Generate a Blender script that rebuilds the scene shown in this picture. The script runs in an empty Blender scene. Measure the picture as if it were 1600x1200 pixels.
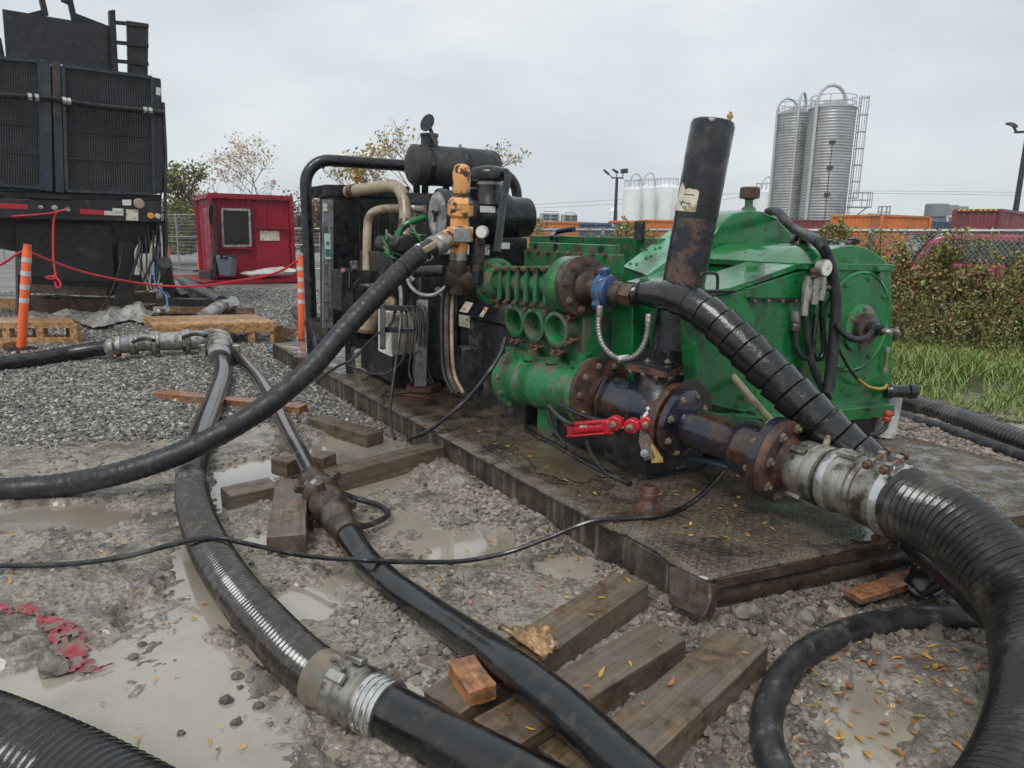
import bpy, bmesh, math, random
import numpy as np
from mathutils import Vector, Matrix
from math import radians, sin, cos, tan, pi, sqrt, atan2
random.seed(7)
RNG = np.random.default_rng(11)
S = bpy.context.scene
COL = S.collection

# ------------------------------------------------------------------ camera
CAM_H, FPX = 1.55, 1109.0
PITCH, ROLL = radians(12.0), radians(0.93)
F_ = Vector((0, cos(PITCH), -sin(PITCH)))
R_ = Vector((1, 0, 0)) * cos(ROLL) + Vector((0, sin(PITCH), cos(PITCH))) * sin(ROLL)
U_ = -Vector((1, 0, 0)) * sin(ROLL) + Vector((0, sin(PITCH), cos(PITCH))) * cos(ROLL)
CPOS = Vector((0, 0, CAM_H))
cd = bpy.data.cameras.new('camera')
cam = bpy.data.objects.new('camera', cd)
COL.objects.link(cam)
cam.matrix_world = Matrix(((R_.x, U_.x, -F_.x, 0), (R_.y, U_.y, -F_.y, 0), (R_.z, U_.z, -F_.z, CAM_H), (0, 0, 0, 1)))
cd.sensor_width = 36.0
cd.lens = FPX / 1600 * 36.0
cd.clip_start = 0.05
cd.clip_end = 3000
S.camera = cam

# ------------------------------------------------------------------ world, sun, exposure
w = bpy.data.worlds.new('World')
S.world = w
w.use_nodes = True
nt = w.node_tree
nt.nodes.clear()
SUN_EL, SUN_ROT = radians(52), radians(200)
sky = nt.nodes.new('ShaderNodeTexSky')
sky.sky_type = 'NISHITA'
sky.sun_disc = False
sky.sun_elevation = SUN_EL
sky.sun_rotation = SUN_ROT
tc = nt.nodes.new('ShaderNodeTexCoord')
mp = nt.nodes.new('ShaderNodeMapping')
mp.inputs['Scale'].default_value = (1.0, 1.0, 2.6)
ns = nt.nodes.new('ShaderNodeTexNoise')
ns.inputs['Scale'].default_value = 2.3
ns.inputs['Detail'].default_value = 5.0
ns.inputs['Roughness'].default_value = 0.52
cr = nt.nodes.new('ShaderNodeValToRGB')
cr.color_ramp.elements[0].position = 0.3
cr.color_ramp.elements[0].color = (4.55, 5.15, 5.6, 1)
cr.color_ramp.elements[1].position = 0.68
cr.color_ramp.elements[1].color = (6.75, 7.05, 7.2, 1)
mix = nt.nodes.new('ShaderNodeMix')
mix.data_type = 'RGBA'
mix.inputs[0].default_value = 0.95
bg = nt.nodes.new('ShaderNodeBackground')
bg.inputs['Strength'].default_value = 0.10
wo = nt.nodes.new('ShaderNodeOutputWorld')
L = nt.links
L.new(tc.outputs['Generated'], mp.inputs['Vector'])
L.new(mp.outputs['Vector'], ns.inputs['Vector'])
L.new(ns.outputs[0], cr.inputs['Fac'])
L.new(sky.outputs[0], mix.inputs['A'])
L.new(cr.outputs['Color'], mix.inputs['B'])
L.new(mix.outputs['Result'], bg.inputs['Color'])
L.new(bg.outputs[0], wo.inputs['Surface'])
sl = bpy.data.lights.new('sun', 'SUN')
sl.energy = 1.4
sl.angle = radians(26)
sl.color = (1.0, 0.98, 0.95)
sun = bpy.data.objects.new('sun', sl)
COL.objects.link(sun)
sd = Vector((-sin(SUN_ROT) * cos(SUN_EL) * -1, cos(SUN_ROT) * cos(SUN_EL), sin(SUN_EL)))
sun.rotation_euler = sd.to_track_quat('Z', 'Y').to_euler()
S.view_settings.view_transform = 'Standard'
S.view_settings.look = 'None'
S.view_settings.exposure = 0.36
S.view_settings.gamma = 1.0

# ------------------------------------------------------------------ maths helpers
V = Vector


def ray(x, y):
    return F_ + R_ * ((x - 800) / FPX) - U_ * ((y - 600) / FPX)


def at(x, y, d):
    """point seen along photo direction (x, y) at forward distance d metres"""
    return CPOS + ray(x, y) * d


def G(x, y, z=0.0):
    r = ray(x, y)
    return CPOS + r * ((z - CAM_H) / r.z)


def DY(x, y, Y):
    r = ray(x, y)
    return CPOS + r * (Y / r.y)


class Fr:
    """a local upright frame: u at angle du, v = u turned clockwise by 90 degrees"""
    def __init__(s, o, du, dv=None):
        s.o = V((o[0], o[1], 0.0))
        s.du = radians(du)
        s.u = V((cos(s.du), sin(s.du), 0))
        dv = du - 90 if dv is None else dv
        s.v = V((cos(radians(dv)), sin(radians(dv)), 0))

    def w(s, a, b, z):
        r = s.o + s.u * a + s.v * b
        return V((r.x, r.y, z))

    def pix(s, x, y, ax, val):
        d = ray(x, y)
        t = s.v if ax == 's' else s.u
        n = V((t.y, -t.x, 0))
        o = s.o + (s.u if ax == 's' else s.v) * val
        return CPOS + d * ((o - CPOS).dot(n) / d.dot(n))

    def loc(s, p):
        q = p - s.o
        det = s.u.x * s.v.y - s.u.y * s.v.x
        return V(((q.x * s.v.y - q.y * s.v.x) / det, (s.u.x * q.y - s.u.y * q.x) / det, p.z))

    def lp(s, x, y, ax, val):
        return s.loc(s.pix(x, y, ax, val))


def vnoise(x, y, seed=0):
    xi = np.floor(x).astype(np.int64); yi = np.floor(y).astype(np.int64)
    xf = x - xi; yf = y - yi
    xf = xf * xf * (3 - 2 * xf); yf = yf * yf * (3 - 2 * yf)
    def h(a, b):
        n = (a * 374761393 + b * 668265263 + seed * 974711) & 0x7fffffff
        n = ((n ^ (n >> 13)) * 1274126177) & 0x7fffffff
        n = n ^ (n >> 16)
        return (n & 0xffff) / 65535.0
    return ((h(xi, yi) * (1 - xf) + h(xi + 1, yi) * xf) * (1 - yf) + (h(xi, yi + 1) * (1 - xf) + h(xi + 1, yi + 1) * xf) * yf)


def fbm(x, y, sc, octs=4, seed=0, gain=0.5):
    r = 0; a = 1; t = 0
    for k in range(octs):
        r = r + a * vnoise(x * sc + 17.3 * k, y * sc + 5.1 * k, seed + k); t += a
        a *= gain; sc *= 2.03
    return r / t


def catmull(pts, n=8):
    """smooth curve through points; pts may carry extra components"""
    P = [np.array(p, float) for p in pts]
    P = [2 * P[0] - P[1]] + P + [2 * P[-1] - P[-2]]
    out = []
    for i in range(1, len(P) - 2):
        p0, p1, p2, p3 = P[i - 1:i + 3]
        for k in range(n):
            t = k / n
            out.append(0.5 * (2 * p1 + (p2 - p0) * t + (2 * p0 - 5 * p1 + 4 * p2 - p3) * t * t + (3 * p1 - p0 - 3 * p2 + p3) * t ** 3))
    out.append(P[-2])
    return np.array(out)


def resample(c, step):
    d = np.linalg.norm(np.diff(c[:, :3], axis=0), axis=1)
    s = np.concatenate([[0], np.cumsum(d)])
    n = max(2, int(s[-1] / step) + 1)
    q = np.linspace(0, s[-1], n)
    return np.array([np.interp(q, s, c[:, k]) for k in range(c.shape[1])]).T, q


# ------------------------------------------------------------------ mesh builder
class MB:
    def __init__(s):
        s.v = []; s.f = []; s.c = None

    def add(s, vs, fs):
        o = len(s.v)
        s.v.extend([tuple(p) for p in vs])
        s.f.extend([tuple(i + o for i in f) for f in fs])
        return s

    def box(s, c, sz, ax=None):
        """c centre, sz full sizes, ax three axis vectors"""
        ax = ax or (V((1, 0, 0)), V((0, 1, 0)), V((0, 0, 1)))
        c = V(c)
        vs = []
        for k in (-.5, .5):
            for j in (-.5, .5):
                for i in (-.5, .5):
                    vs.append(c + ax[0] * (i * sz[0]) + ax[1] * (j * sz[1]) + ax[2] * (k * sz[2]))
        return s.add(vs, [(0, 2, 3, 1), (4, 5, 7, 6), (0, 1, 5, 4), (2, 6, 7, 3), (0, 4, 6, 2), (1, 3, 7, 5)])

    def bar(s, a, b, w, h=None, up=(0, 0, 1)):
        """square bar from a to b"""
        a = V(a); b = V(b); h = h or w
        d = (b - a); l = d.length; d = d / l
        up = V(up)
        if abs(d.dot(up)) > .98: up = V((1, 0, 0))
        x = d.cross(up).normalized(); y = x.cross(d)
        return s.box((a + b) / 2, (l, w, h), (d, x, y))

    def prism(s, poly, e):
        """polygon of 3-D points pushed along vector e"""
        e = V(e); n = len(poly)
        vs = [V(p) for p in poly] + [V(p) + e for p in poly]
        fs = [tuple(range(n))[::-1], tuple(range(n, 2 * n))] + [(i, (i + 1) % n, (i + 1) % n + n, i + n) for i in range(n)]
        return s.add(vs, fs)

    def tube(s, pts, r, n=10, cap=True, frame=None):
        pts = [V(p[:3]) for p in pts]; m = len(pts)
        if not hasattr(r, '__len__'): r = [r] * m
        t0 = (pts[1] - pts[0]).normalized()
        a = V((0, 0, 1)) if abs(t0.z) < .9 else V((1, 0, 0))
        x = t0.cross(a).normalized()
        vs = []
        for i in range(m):
            t = (pts[min(i + 1, m - 1)] - pts[max(i - 1, 0)])
            if t.length < 1e-9: t = t0
            t = t.normalized()
            x = (x - t * x.dot(t)).normalized(); y = t.cross(x)
            for k in range(n):
                an = 2 * pi * k / n
                vs.append(pts[i] + (x * cos(an) + y * sin(an)) * r[i])
        fs = []
        for i in range(m - 1):
            for k in range(n):
                k2 = (k + 1) % n
                fs.append((i * n + k, i * n + k2, (i + 1) * n + k2, (i + 1) * n + k))
        if cap:
            fs.append(tuple(range(n))[::-1]); fs.append(tuple(range((m - 1) * n, m * n)))
        return s.add(vs, fs)

    def lathe(s, prof, o, d, n=24, cap=True):
        """prof list of (radius, distance) along axis d from o"""
        o = V(o); d = V(d).normalized()
        a = V((0, 0, 1)) if abs(d.z) < .9 else V((1, 0, 0))
        x = d.cross(a).normalized(); y = x.cross(d)
        vs = []
        for (r, h) in prof:
            for k in range(n):
                an = 2 * pi * k / n
                vs.append(o + d * h + (x * cos(an) + y * sin(an)) * max(r, 1e-4))
        fs = []
        m = len(prof)
        for i in range(m - 1):
            for k in range(n):
                k2 = (k + 1) % n
                fs.append((i * n + k, (i + 1) * n + k, (i + 1) * n + k2, i * n + k2))
        if cap:
            fs.append(tuple(range(n))); fs.append(tuple(range((m - 1) * n, m * n))[::-1])
        return s.add(vs, fs)

    def cyl(s, a, b, r, r2=None, n=16):
        a = V(a); b = V(b)
        return s.lathe([(r, 0), (r if r2 is None else r2, (b - a).length)], a, b - a, n)

    def torus(s, c, d, R, r, n=24, m=8):
        d = V(d).normalized()
        a = V((0, 0, 1)) if abs(d.z) < .9 else V((1, 0, 0))
        x = d.cross(a).normalized(); y = x.cross(d)
        pts = [V(c) + (x * cos(2 * pi * k / n) + y * sin(2 * pi * k / n)) * R for k in range(n)]
        vs = []; fs = []
        for i in range(n):
            rad = (pts[i] - V(c)).normalized()
            for k in range(m):
                an = 2 * pi * k / m
                vs.append(pts[i] + (rad * cos(an) + d * sin(an)) * r)
        for i in range(n):
            for k in range(m):
                fs.append((i * m + k, ((i + 1) % n) * m + k, ((i + 1) % n) * m + (k + 1) % m, i * m + (k + 1) % m))
        return s.add(vs, fs)

    def blob(s, c, r, sub=1, jit=0.2, sq=(1, 1, 1)):
        bm = bmesh.new(); bmesh.ops.create_icosphere(bm, subdivisions=sub, radius=1)
        vs = []
        for q in bm.verts:
            k = 1 + random.uniform(-jit, jit)
            vs.append(V(c) + V((q.co.x * sq[0], q.co.y * sq[1], q.co.z * sq[2])) * r * k)
        bm.verts.index_update()
        fs = [tuple(l.index for l in f.verts) for f in bm.faces]
        bm.free()
        return s.add(vs, fs)


def axes(d, up=(0, 0, 1)):
    d = V(d).normalized(); up = V(up)
    if abs(d.dot(up)) > .98: up = V((1, 0, 0))
    x = d.cross(up).normalized()
    return d, x, x.cross(d)


def tag(o, label=None, cat=None, group=None, kind=None):
    if label: o['label'] = label
    if cat: o['category'] = cat
    if group: o['group'] = group
    if kind: o['kind'] = kind
    return o


def mesh_of(name, vs, fs, m, ang=35):
    me = bpy.data.meshes.new(name)
    me.from_pydata(vs, [], fs)
    me.materials.append(m)
    if ang:
        me.shade_smooth()
        me.set_sharp_from_angle(angle=radians(ang))
    return me


def obj(name, mb, m, parent=None, label=None, cat=None, group=None, kind=None, bev=0, ang=35):
    vs = mb.v
    loc = V((0, 0, 0))
    if parent is None and kind != 'structure' and vs:
        a = np.array(vs)
        loc = V((float((a[:, 0].min() + a[:, 0].max()) / 2), float((a[:, 1].min() + a[:, 1].max()) / 2), float(a[:, 2].min())))
        vs = [tuple(q) for q in (a - np.array(loc))]
    me = mesh_of(name, vs, mb.f, m, ang)
    o = bpy.data.objects.new(name, me)
    COL.objects.link(o)
    if parent is not None:
        o.parent = parent
        par = parent; off = V((0, 0, 0))
        while par is not None:
            off = off + par.location; par = par.parent
        o.location = -off
    else:
        o.location = loc
    if bev:
        b = o.modifiers.new('bevel', 'BEVEL'); b.width = bev; b.segments = 2; b.limit_method = 'ANGLE'; b.angle_limit = radians(40)
    return tag(o, label, cat, group, kind)


def thing(name, label, cat, loc=(0, 0, 0), group=None):
    o = bpy.data.objects.new(name, None)
    o.empty_display_size = .1
    COL.objects.link(o)
    o.location = V(loc)
    return tag(o, label, cat, group)


def kids(o): return [c for c in bpy.data.objects if c.parent == o]


def copy_tree(o, parent=None):
    c = o.copy(); COL.objects.link(c)
    if parent is not None: c.parent = parent
    for ch in kids(o): copy_tree(ch, c)
    return c


def piece(src, name, loc, rot, parent, scale=1.0):
    """one more object sharing src mesh data (alike bolts, planks...)"""
    o = bpy.data.objects.new(name, src)
    COL.objects.link(o)
    o.parent = parent
    par = parent; off = V((0, 0, 0))
    while par is not None:
        off = off + par.location; par = par.parent
    o.location = V(loc) - off
    o.rotation_euler = rot
    o.scale = (scale,) * 3
    return o


# ------------------------------------------------------------------ materials
def M(name, col, rough=.5, metal=0.0, var=.25, vscale=6.0, dirt=None, damt=.5, dscale=3.0, streak=None, samt=.5, bump=.15, bscale=60.0, rvar=.2, coat=0.0, spec=.5, rust=None, ramt=.4, rscale=7.0, trans=0.0, attr=None, dirt2=None, d2amt=.4, d2scale=1.2, rnd=0.0, wet=0.0):
    m = bpy.data.materials.new(name)
    m.use_nodes = True
    t = m.node_tree; t.nodes.clear(); lk = t.links.new
    N = t.nodes.new
    out = N('ShaderNodeOutputMaterial'); b = N('ShaderNodeBsdfPrincipled')
    lk(b.outputs[0], out.inputs[0])
    tc = N('ShaderNodeTexCoord'); oi = N('ShaderNodeObjectInfo')
    ad = N('ShaderNodeVectorMath'); ad.operation = 'ADD'
    sc = N('ShaderNodeVectorMath'); sc.operation = 'SCALE'
    cx = N('ShaderNodeCombineXYZ')
    lk(oi.outputs['Random'], cx.inputs[0]); lk(oi.outputs['Random'], cx.inputs[1])
    lk(cx.outputs[0], sc.inputs[0]); sc.inputs['Scale'].default_value = 31.0
    lk(tc.outputs['Object'], ad.inputs[0]); lk(sc.outputs[0], ad.inputs[1])
    co = ad.outputs[0]

    def noise(s, det=4.0, rg=.55, vec=None):
        n = N('ShaderNodeTexNoise'); n.inputs['Scale'].default_value = s; n.inputs['Detail'].default_value = det; n.inputs['Roughness'].default_value = rg
        lk(vec or co, n.inputs['Vector']); return n.outputs[0]

    def ramp(src, a, c):
        r = N('ShaderNodeMapRange'); r.interpolation_type = 'SMOOTHSTEP'; r.inputs[1].default_value = a; r.inputs[2].default_value = c
        lk(src, r.inputs[0]); return r.outputs[0]

    def mixc(f, A, B):
        x = N('ShaderNodeMix'); x.data_type = 'RGBA'
        if hasattr(f, 'is_output'): lk(f, x.inputs[0])
        else: x.inputs[0].default_value = f
        for v_, k in ((A, 'A'), (B, 'B')):
            i = [q for q in x.inputs if q.name == k and q.type == 'RGBA'][0]
            if hasattr(v_, 'is_output'): lk(v_, i)
            else: i.default_value = (*v_, 1)
        return [q for q in x.outputs if q.type == 'RGBA'][0]

    base = col
    if attr:
        a_ = N('ShaderNodeAttribute'); a_.attribute_name = attr; base = a_.outputs['Color']
        c = mixc(ramp(noise(vscale), .3, .7), base, base)
    else:
        lo = tuple(max(0, q * (1 - var)) for q in col); hi = tuple(min(1, q * (1 + var)) for q in col)
        c = mixc(ramp(noise(vscale, 6.0, .62), .3, .7), lo, hi)
    if rnd:
        rm = N('ShaderNodeMapRange'); rm.inputs[3].default_value = 1 - rnd; rm.inputs[4].default_value = 1 + rnd
        lk(oi.outputs['Random'], rm.inputs[0])
        vm = N('ShaderNodeVectorMath'); vm.operation = 'SCALE'; lk(c, vm.inputs[0]); lk(rm.outputs[0], vm.inputs['Scale']); c = vm.outputs[0]
    rsrc = noise(vscale * 2.3 + 1, 5.0)
    rough_f = ramp(rsrc, .3, .7)
    if dirt:
        f_ = ramp(noise(dscale, 7.0, .65), .62 - .35 * damt, .72 - .22 * damt)
        c = mixc(f_, c, dirt)
    if dirt2:
        f_ = ramp(noise(d2scale, 8.0, .7), .64 - .35 * d2amt, .72 - .25 * d2amt)
        c = mixc(f_, c, dirt2)
    if streak:
        mpn = N('ShaderNodeMapping'); mpn.inputs['Scale'].default_value = (14, 14, .9); lk(co, mpn.inputs['Vector'])
        f_ = ramp(noise(1.0, 5.0, .6, mpn.outputs[0]), .66 - .3 * samt, .8 - .2 * samt)
        c = mixc(f_, c, streak)
    mt = metal
    if rust:
        rf = ramp(noise(rscale, 9.0, .68), .66 - .34 * ramt, .70 - .3 * ramt)
        rc = mixc(ramp(noise(rscale * 5, 4.0), .35, .65), rust, tuple(q * .45 for q in rust))
        c = mixc(rf, c, rc)
    lk(c, b.inputs['Base Color'])
    mr = N('ShaderNodeMapRange'); mr.inputs[3].default_value = max(.03, rough - rvar); mr.inputs[4].default_value = min(1, rough + rvar)
    lk(rough_f, mr.inputs[0]); lk(mr.outputs[0], b.inputs['Roughness'])
    b.inputs['Metallic'].default_value = mt
    b.inputs['Specular IOR Level'].default_value = spec
    if coat:
        b.inputs['Coat Weight'].default_value = coat; b.inputs['Coat Roughness'].default_value = .08
    if wet:
        wf = ramp(noise(9.0, 5.0, .6), .45, .6)
        wm = N('ShaderNodeMath'); wm.operation = 'MULTIPLY'; wm.inputs[1].default_value = wet; lk(wf, wm.inputs[0])
        lk(wm.outputs[0], b.inputs['Coat Weight']); b.inputs['Coat Roughness'].default_value = .06
    if trans:
        b.inputs['Transmission Weight'].default_value = trans
    if bump:
        bn = N('ShaderNodeBump'); bn.inputs['Strength'].default_value = bump; bn.inputs['Distance'].default_value = .02
        lk(noise(bscale, 5.0, .6), bn.inputs['Height']); lk(bn.outputs[0], b.inputs['Normal'])
    m.diffuse_color = (*col, 1)
    return m


RUST = (.16, .065, .03)
MUD = (.17, .15, .125)
m_green = M('green_paint', (.008, .155, .038), .2, var=.22, vscale=2.5, dirt=(.03, .06, .03), damt=.25, dscale=3.5, streak=(.03, .25, .085), samt=.3, bump=.05, bscale=30, coat=.45, dirt2=(.016, .045, .02), d2amt=.25, d2scale=11, rust=(.1, .05, .03), ramt=.0, rscale=9)
m_green2 = M('worn_green_paint', (.02, .17, .055), .32, var=.3, vscale=5, dirt=(.13, .12, .085), damt=.42, dscale=7, streak=(.05, .055, .04), samt=.3, bump=.15, bscale=40, rust=RUST, ramt=.2, rscale=11, wet=.4)
m_pale_green = M('pale_green_paint', (.12, .36, .2), .22, var=.15, dirt=(.07, .15, .08), damt=.3, coat=.4)
m_black = M('black_paint', (.0095, .0105, .0135), .28, var=.3, dirt=(.03, .028, .027), damt=.18, dscale=4, bump=.08, coat=.2, wet=.4)
m_blackr = M('rusty_black_paint', (.011, .012, .017), .3, var=.3, rust=(.085, .042, .027), ramt=.45, rscale=4.5, dirt=(.06, .05, .045), damt=.2, bump=.2, bscale=50, wet=.5)
m_blackd = M('dusty_black_steel', (.0115, .0115, .013), .42, var=.4, dirt=(.055, .048, .04), damt=.36, dscale=5, streak=(.05, .042, .034), samt=.35, bump=.15)
m_rubber = M('black_rubber', (.009, .0093, .0105), .3, var=.3, dirt=(.05, .046, .04), damt=.22, dscale=5, bump=.12, bscale=90, wet=.5)
m_rubwet = M('wet_black_rubber', (.006, .0064, .0075), .17, var=.3, dirt=(.028, .025, .021), damt=.25, dscale=18, bump=.22, bscale=32, rvar=.1, coat=.5)
m_rubdusty = M('dusty_black_rubber', (.017, .018, .021), .45, var=.3, dirt=(.05, .047, .043), damt=.33, dscale=12, bump=.15, bscale=120)
m_ribbed = M('muddy_ribbed_rubber', (.036, .031, .026), .16, var=.4, vscale=30, dirt=(.085, .07, .052), damt=.35, dscale=22, bump=.08, coat=.7, rvar=.1)
m_rib_dark = M('ribbed_rubber', (.014, .0135, .014), .18, var=.3, dirt=(.075, .063, .05), damt=.3, dscale=5, bump=.12, coat=.3)
m_steel = M('weathered_aluminium', (.38, .36, .32), .38, .75, var=.25, dirt=(.1, .085, .065), damt=.4, dscale=9, bump=.12, rvar=.15)
m_alu = M('wet_aluminium', (.58, .58, .56), .26, .85, var=.15, dirt=(.14, .13, .11), damt=.25, dscale=8, bump=.05)
m_capgrey = M('pale_grey_cap', (.3, .3, .29), .45, var=.15, dirt=(.12, .11, .1), damt=.3, dscale=8)
m_galv = M('galvanised_steel', (.42, .42, .41), .42, .7, var=.2, dirt=(.18, .16, .13), damt=.35, dscale=6)
m_chrome = M('chrome', (.75, .76, .78), .08, 1.0, var=.04, rvar=.04, bump=0)
m_rust = M('rusty_steel', (.11, .052, .03), .48, .15, var=.5, vscale=14, dirt=(.045, .03, .024), damt=.45, dscale=10, bump=.35, bscale=80, wet=.6)
m_rustdk = M('dark_rusty_steel', (.065, .042, .03), .4, .2, var=.5, vscale=12, dirt=(.1, .075, .055), damt=.25, dscale=8, bump=.3, bscale=70, wet=.6)
m_boltr = M('rusty_bolt', (.15, .085, .05), .5, .3, var=.4, vscale=30, bump=.2, rnd=.35)
m_bolt = M('grimy_bolt', (.27, .24, .18), .4, .6, var=.35, vscale=25, dirt=(.12, .07, .04), damt=.4, dscale=30, rnd=.3)
m_bluepipe = M('worn_blue_black_pipe', (.011, .0125, .025), .18, var=.6, vscale=6, rust=(.06, .032, .021), ramt=.5, rscale=5, dirt=(.03, .03, .034), damt=.3, bump=.12, coat=.5)
m_blue = M('blue_paint', (.028, .10, .25), .35, var=.3, dirt=(.07, .06, .05), damt=.35, dscale=18, rust=RUST, ramt=.2, rscale=20)
m_redcyl = M('red_paint', (.5, .012, .03), .3, var=.15, dirt=(.15, .02, .02), damt=.25, dscale=15, coat=.3)
m_orange = M('chipped_orange_paint', (.78, .37, .13), .42, var=.12, rust=(.07, .035, .022), ramt=.42, rscale=12, dirt=(.3, .15, .05), damt=.25, dscale=9)
m_deck = M('wet_steel_deck', (.10, .074, .048), .27, .1, var=.6, vscale=38, dirt=(.15, .125, .088), damt=.42, dscale=4.2, dirt2=(.035, .028, .022), d2amt=.42, d2scale=5, bump=.5, bscale=60, rvar=.17, wet=.9)
m_beam = M('skid_beam_steel', (.07, .056, .043), .38, .1, var=.45, vscale=8, streak=(.2, .165, .125), samt=.55, dirt=(.025, .021, .018), damt=.42, dscale=5, rust=(.09, .045, .026), ramt=.22, rscale=4, bump=.3)
m_wood = None
m_wire = M('fence_wire', (.33, .34, .35), .45, .5, var=.15, bump=0)
m_white = M('white_paint', (.66, .66, .62), .4, var=.08, dirt=(.38, .34, .26), damt=.3, dscale=10, bump=.03)
m_plastic_w = M('white_bucket_plastic', (.6, .6, .57), .35, var=.08, dirt=(.3, .28, .24), damt=.3, dscale=6)
m_label = M('aged_label', (.62, .58, .46), .55, var=.15, vscale=20, dirt=(.28, .2, .11), damt=.35, dscale=14, bump=.05)
m_ink = M('dark_print', (.05, .04, .035), .6, var=.2, bump=0)
m_tan = M('tan_painted_pipe', (.34, .275, .19), .4, var=.2, dirt=(.16, .12, .08), damt=.35, dscale=7, bump=.08)
m_glass = M('dark_glass', (.02, .025, .025), .06, var=.2, vscale=2, rvar=.03, bump=0, spec=.8)
m_gauge = M('gauge_face', (.75, .74, .68), .3, var=.06, bump=0)
m_brass = M('brass', (.45, .3, .1), .35, .8, var=.2)
m_grey = M('grey_painted_steel', (.19, .2, .215), .4, .2, var=.12, dirt=(.1, .09, .08), damt=.3, dscale=5)


def wood(name, c1, c2, axis, wet=.35, dirty=0.4, dcol=(.12, .105, .085)):
    """sawn timber: stretched grain along the given object axis"""
    m = M(name, c1, .45, bump=.1, var=.5, vscale=22, dirt=dcol, damt=dirty, dscale=5, wet=wet, rnd=.2)
    t = m.node_tree; N = t.nodes.new; lk = t.links.new
    b = [n for n in t.nodes if n.type == 'BSDF_PRINCIPLED'][0]
    co = [n for n in t.nodes if n.type == 'VECT_MATH' and n.operation == 'ADD'][0].outputs[0]
    mp = N('ShaderNodeMapping'); s = [38, 38, 38]; s[axis] = 1.6; mp.inputs['Scale'].default_value = s
    lk(co, mp.inputs['Vector'])
    n = N('ShaderNodeTexNoise'); n.inputs['Scale'].default_value = 1.0; n.inputs['Detail'].default_value = 6; n.inputs['Roughness'].default_value = .65
    lk(mp.outputs[0], n.inputs['Vector'])
    r = N('ShaderNodeMapRange'); r.inputs[1].default_value = .35; r.inputs[2].default_value = .65; lk(n.outputs[0], r.inputs[0])
    src = b.inputs['Base Color'].links[0].from_socket
    x = N('ShaderNodeMix'); x.data_type = 'RGBA'; x.blend_type = 'MULTIPLY'; x.inputs[0].default_value = .55
    A = [q for q in x.inputs if q.name == 'A' and q.type == 'RGBA'][0]; B = [q for q in x.inputs if q.name == 'B' and q.type == 'RGBA'][0]
    g = N('ShaderNodeMix'); g.data_type = 'RGBA'
    gA = [q for q in g.inputs if q.name == 'A' and q.type == 'RGBA'][0]; gB = [q for q in g.inputs if q.name == 'B' and q.type == 'RGBA'][0]
    gA.default_value = (*c2, 1); gB.default_value = (1.25, 1.2, 1.15, 1); lk(r.outputs[0], g.inputs[0])
    lk(src, A); lk([q for q in g.outputs if q.type == 'RGBA'][0], B)
    lk([q for q in x.outputs if q.type == 'RGBA'][0], b.inputs['Base Color'])
    bn = N('ShaderNodeBump'); bn.inputs['Strength'].default_value = .5; bn.inputs['Distance'].default_value = .01
    lk(n.outputs[0], bn.inputs['Height']); lk(bn.outputs[0], b.inputs['Normal'])
    return m


m_timber = wood('muddy_timber', (.125, .088, .052), (.4, .34, .28), 0, .35, .6, (.145, .12, .088))
m_timber_or = wood('wet_orange_timber', (.25, .115, .05), (.5, .42, .35), 0, .4, .3)
m_pine = wood('wet_pine', (.40, .23, .10), (.55, .48, .4), 0, .35, .22, (.2, .13, .07))
# ================================================================== GROUND
WATER_Z = 0.0


def gpoly(pts):
    return np.array([[*G(x, y, WATER_Z)[:2]] for x, y in pts])


PUDDLES = [gpoly(p) for p in (
    [(-60, 1075), (60, 1035), (190, 1000), (235, 940), (310, 905), (350, 960), (330, 1000), (395, 1045), (440, 1110), (470, 1215), (430, 1300), (-60, 1300)],
    [(285, 862), (310, 862), (400, 970), (500, 1085), (560, 1150), (540, 1215), (480, 1120), (380, 1015), (320, 930)],
    [(335, 735), (440, 712), (436, 742), (400, 765), (395, 790), (345, 800), (330, 770)],
    [(430, 925), (520, 905), (556, 925), (545, 960), (470, 968), (430, 950)],
    [(480, 688), (560, 672), (650, 694), (640, 720), (530, 728), (480, 712)],
    [(560, 752), (640, 732), (690, 760), (770, 810), (800, 850), (760, 880), (660, 880), (640, 862), (560, 878), (500, 870), (470, 850), (480, 800)],
    [(380, 845), (470, 838), (560, 868), (600, 900), (560, 915), (470, 880)],
    [(600, 1075), (660, 1055), (700, 1075), (660, 1110), (600, 1105)],
    [(1335, 1165), (1345, 1090), (1372, 1060), (1395, 1110), (1400, 1170), (1385, 1240), (1340, 1240)],
    [(1330, 1075), (1362, 1050), (1374, 1062), (1345, 1092)],
    [(0, 800), (120, 790), (210, 800), (150, 830), (20, 835)],
    [(880, 862), (930, 880), (920, 895), (860, 885)],
    [(1540, 1050), (1620, 1010), (1620, 1120), (1560, 1130)],
)]


def poly_sd(P, x, y):
    """signed distance, positive inside"""
    d = np.full(x.shape, 1e9); inside = np.zeros(x.shape, bool)
    n = len(P)
    for i in range(n):
        a = P[i]; b = P[(i + 1) % n]
        ex, ey = b - a
        t = np.clip(((x - a[0]) * ex + (y - a[1]) * ey) / (ex * ex + ey * ey), 0, 1)
        d = np.minimum(d, np.hypot(x - a[0] - t * ex, y - a[1] - t * ey))
        c = ((a[1] > y) != (b[1] > y)) & (x < ex * (y - a[1]) / (ey if abs(ey) > 1e-9 else 1e-9) + a[0])
        inside ^= c
    return np.where(inside, d, -d)


def gravel_mask(x, y):
    """1 on the clean gravel, 0 on the churned mud"""
    e = y - (5.1 + 0.28 * (x + 2.5) + .9 * (fbm(x, y, 1.1, 3, 41) - .5))
    return np.clip(e / .7 + .5, 0, 1)


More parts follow.
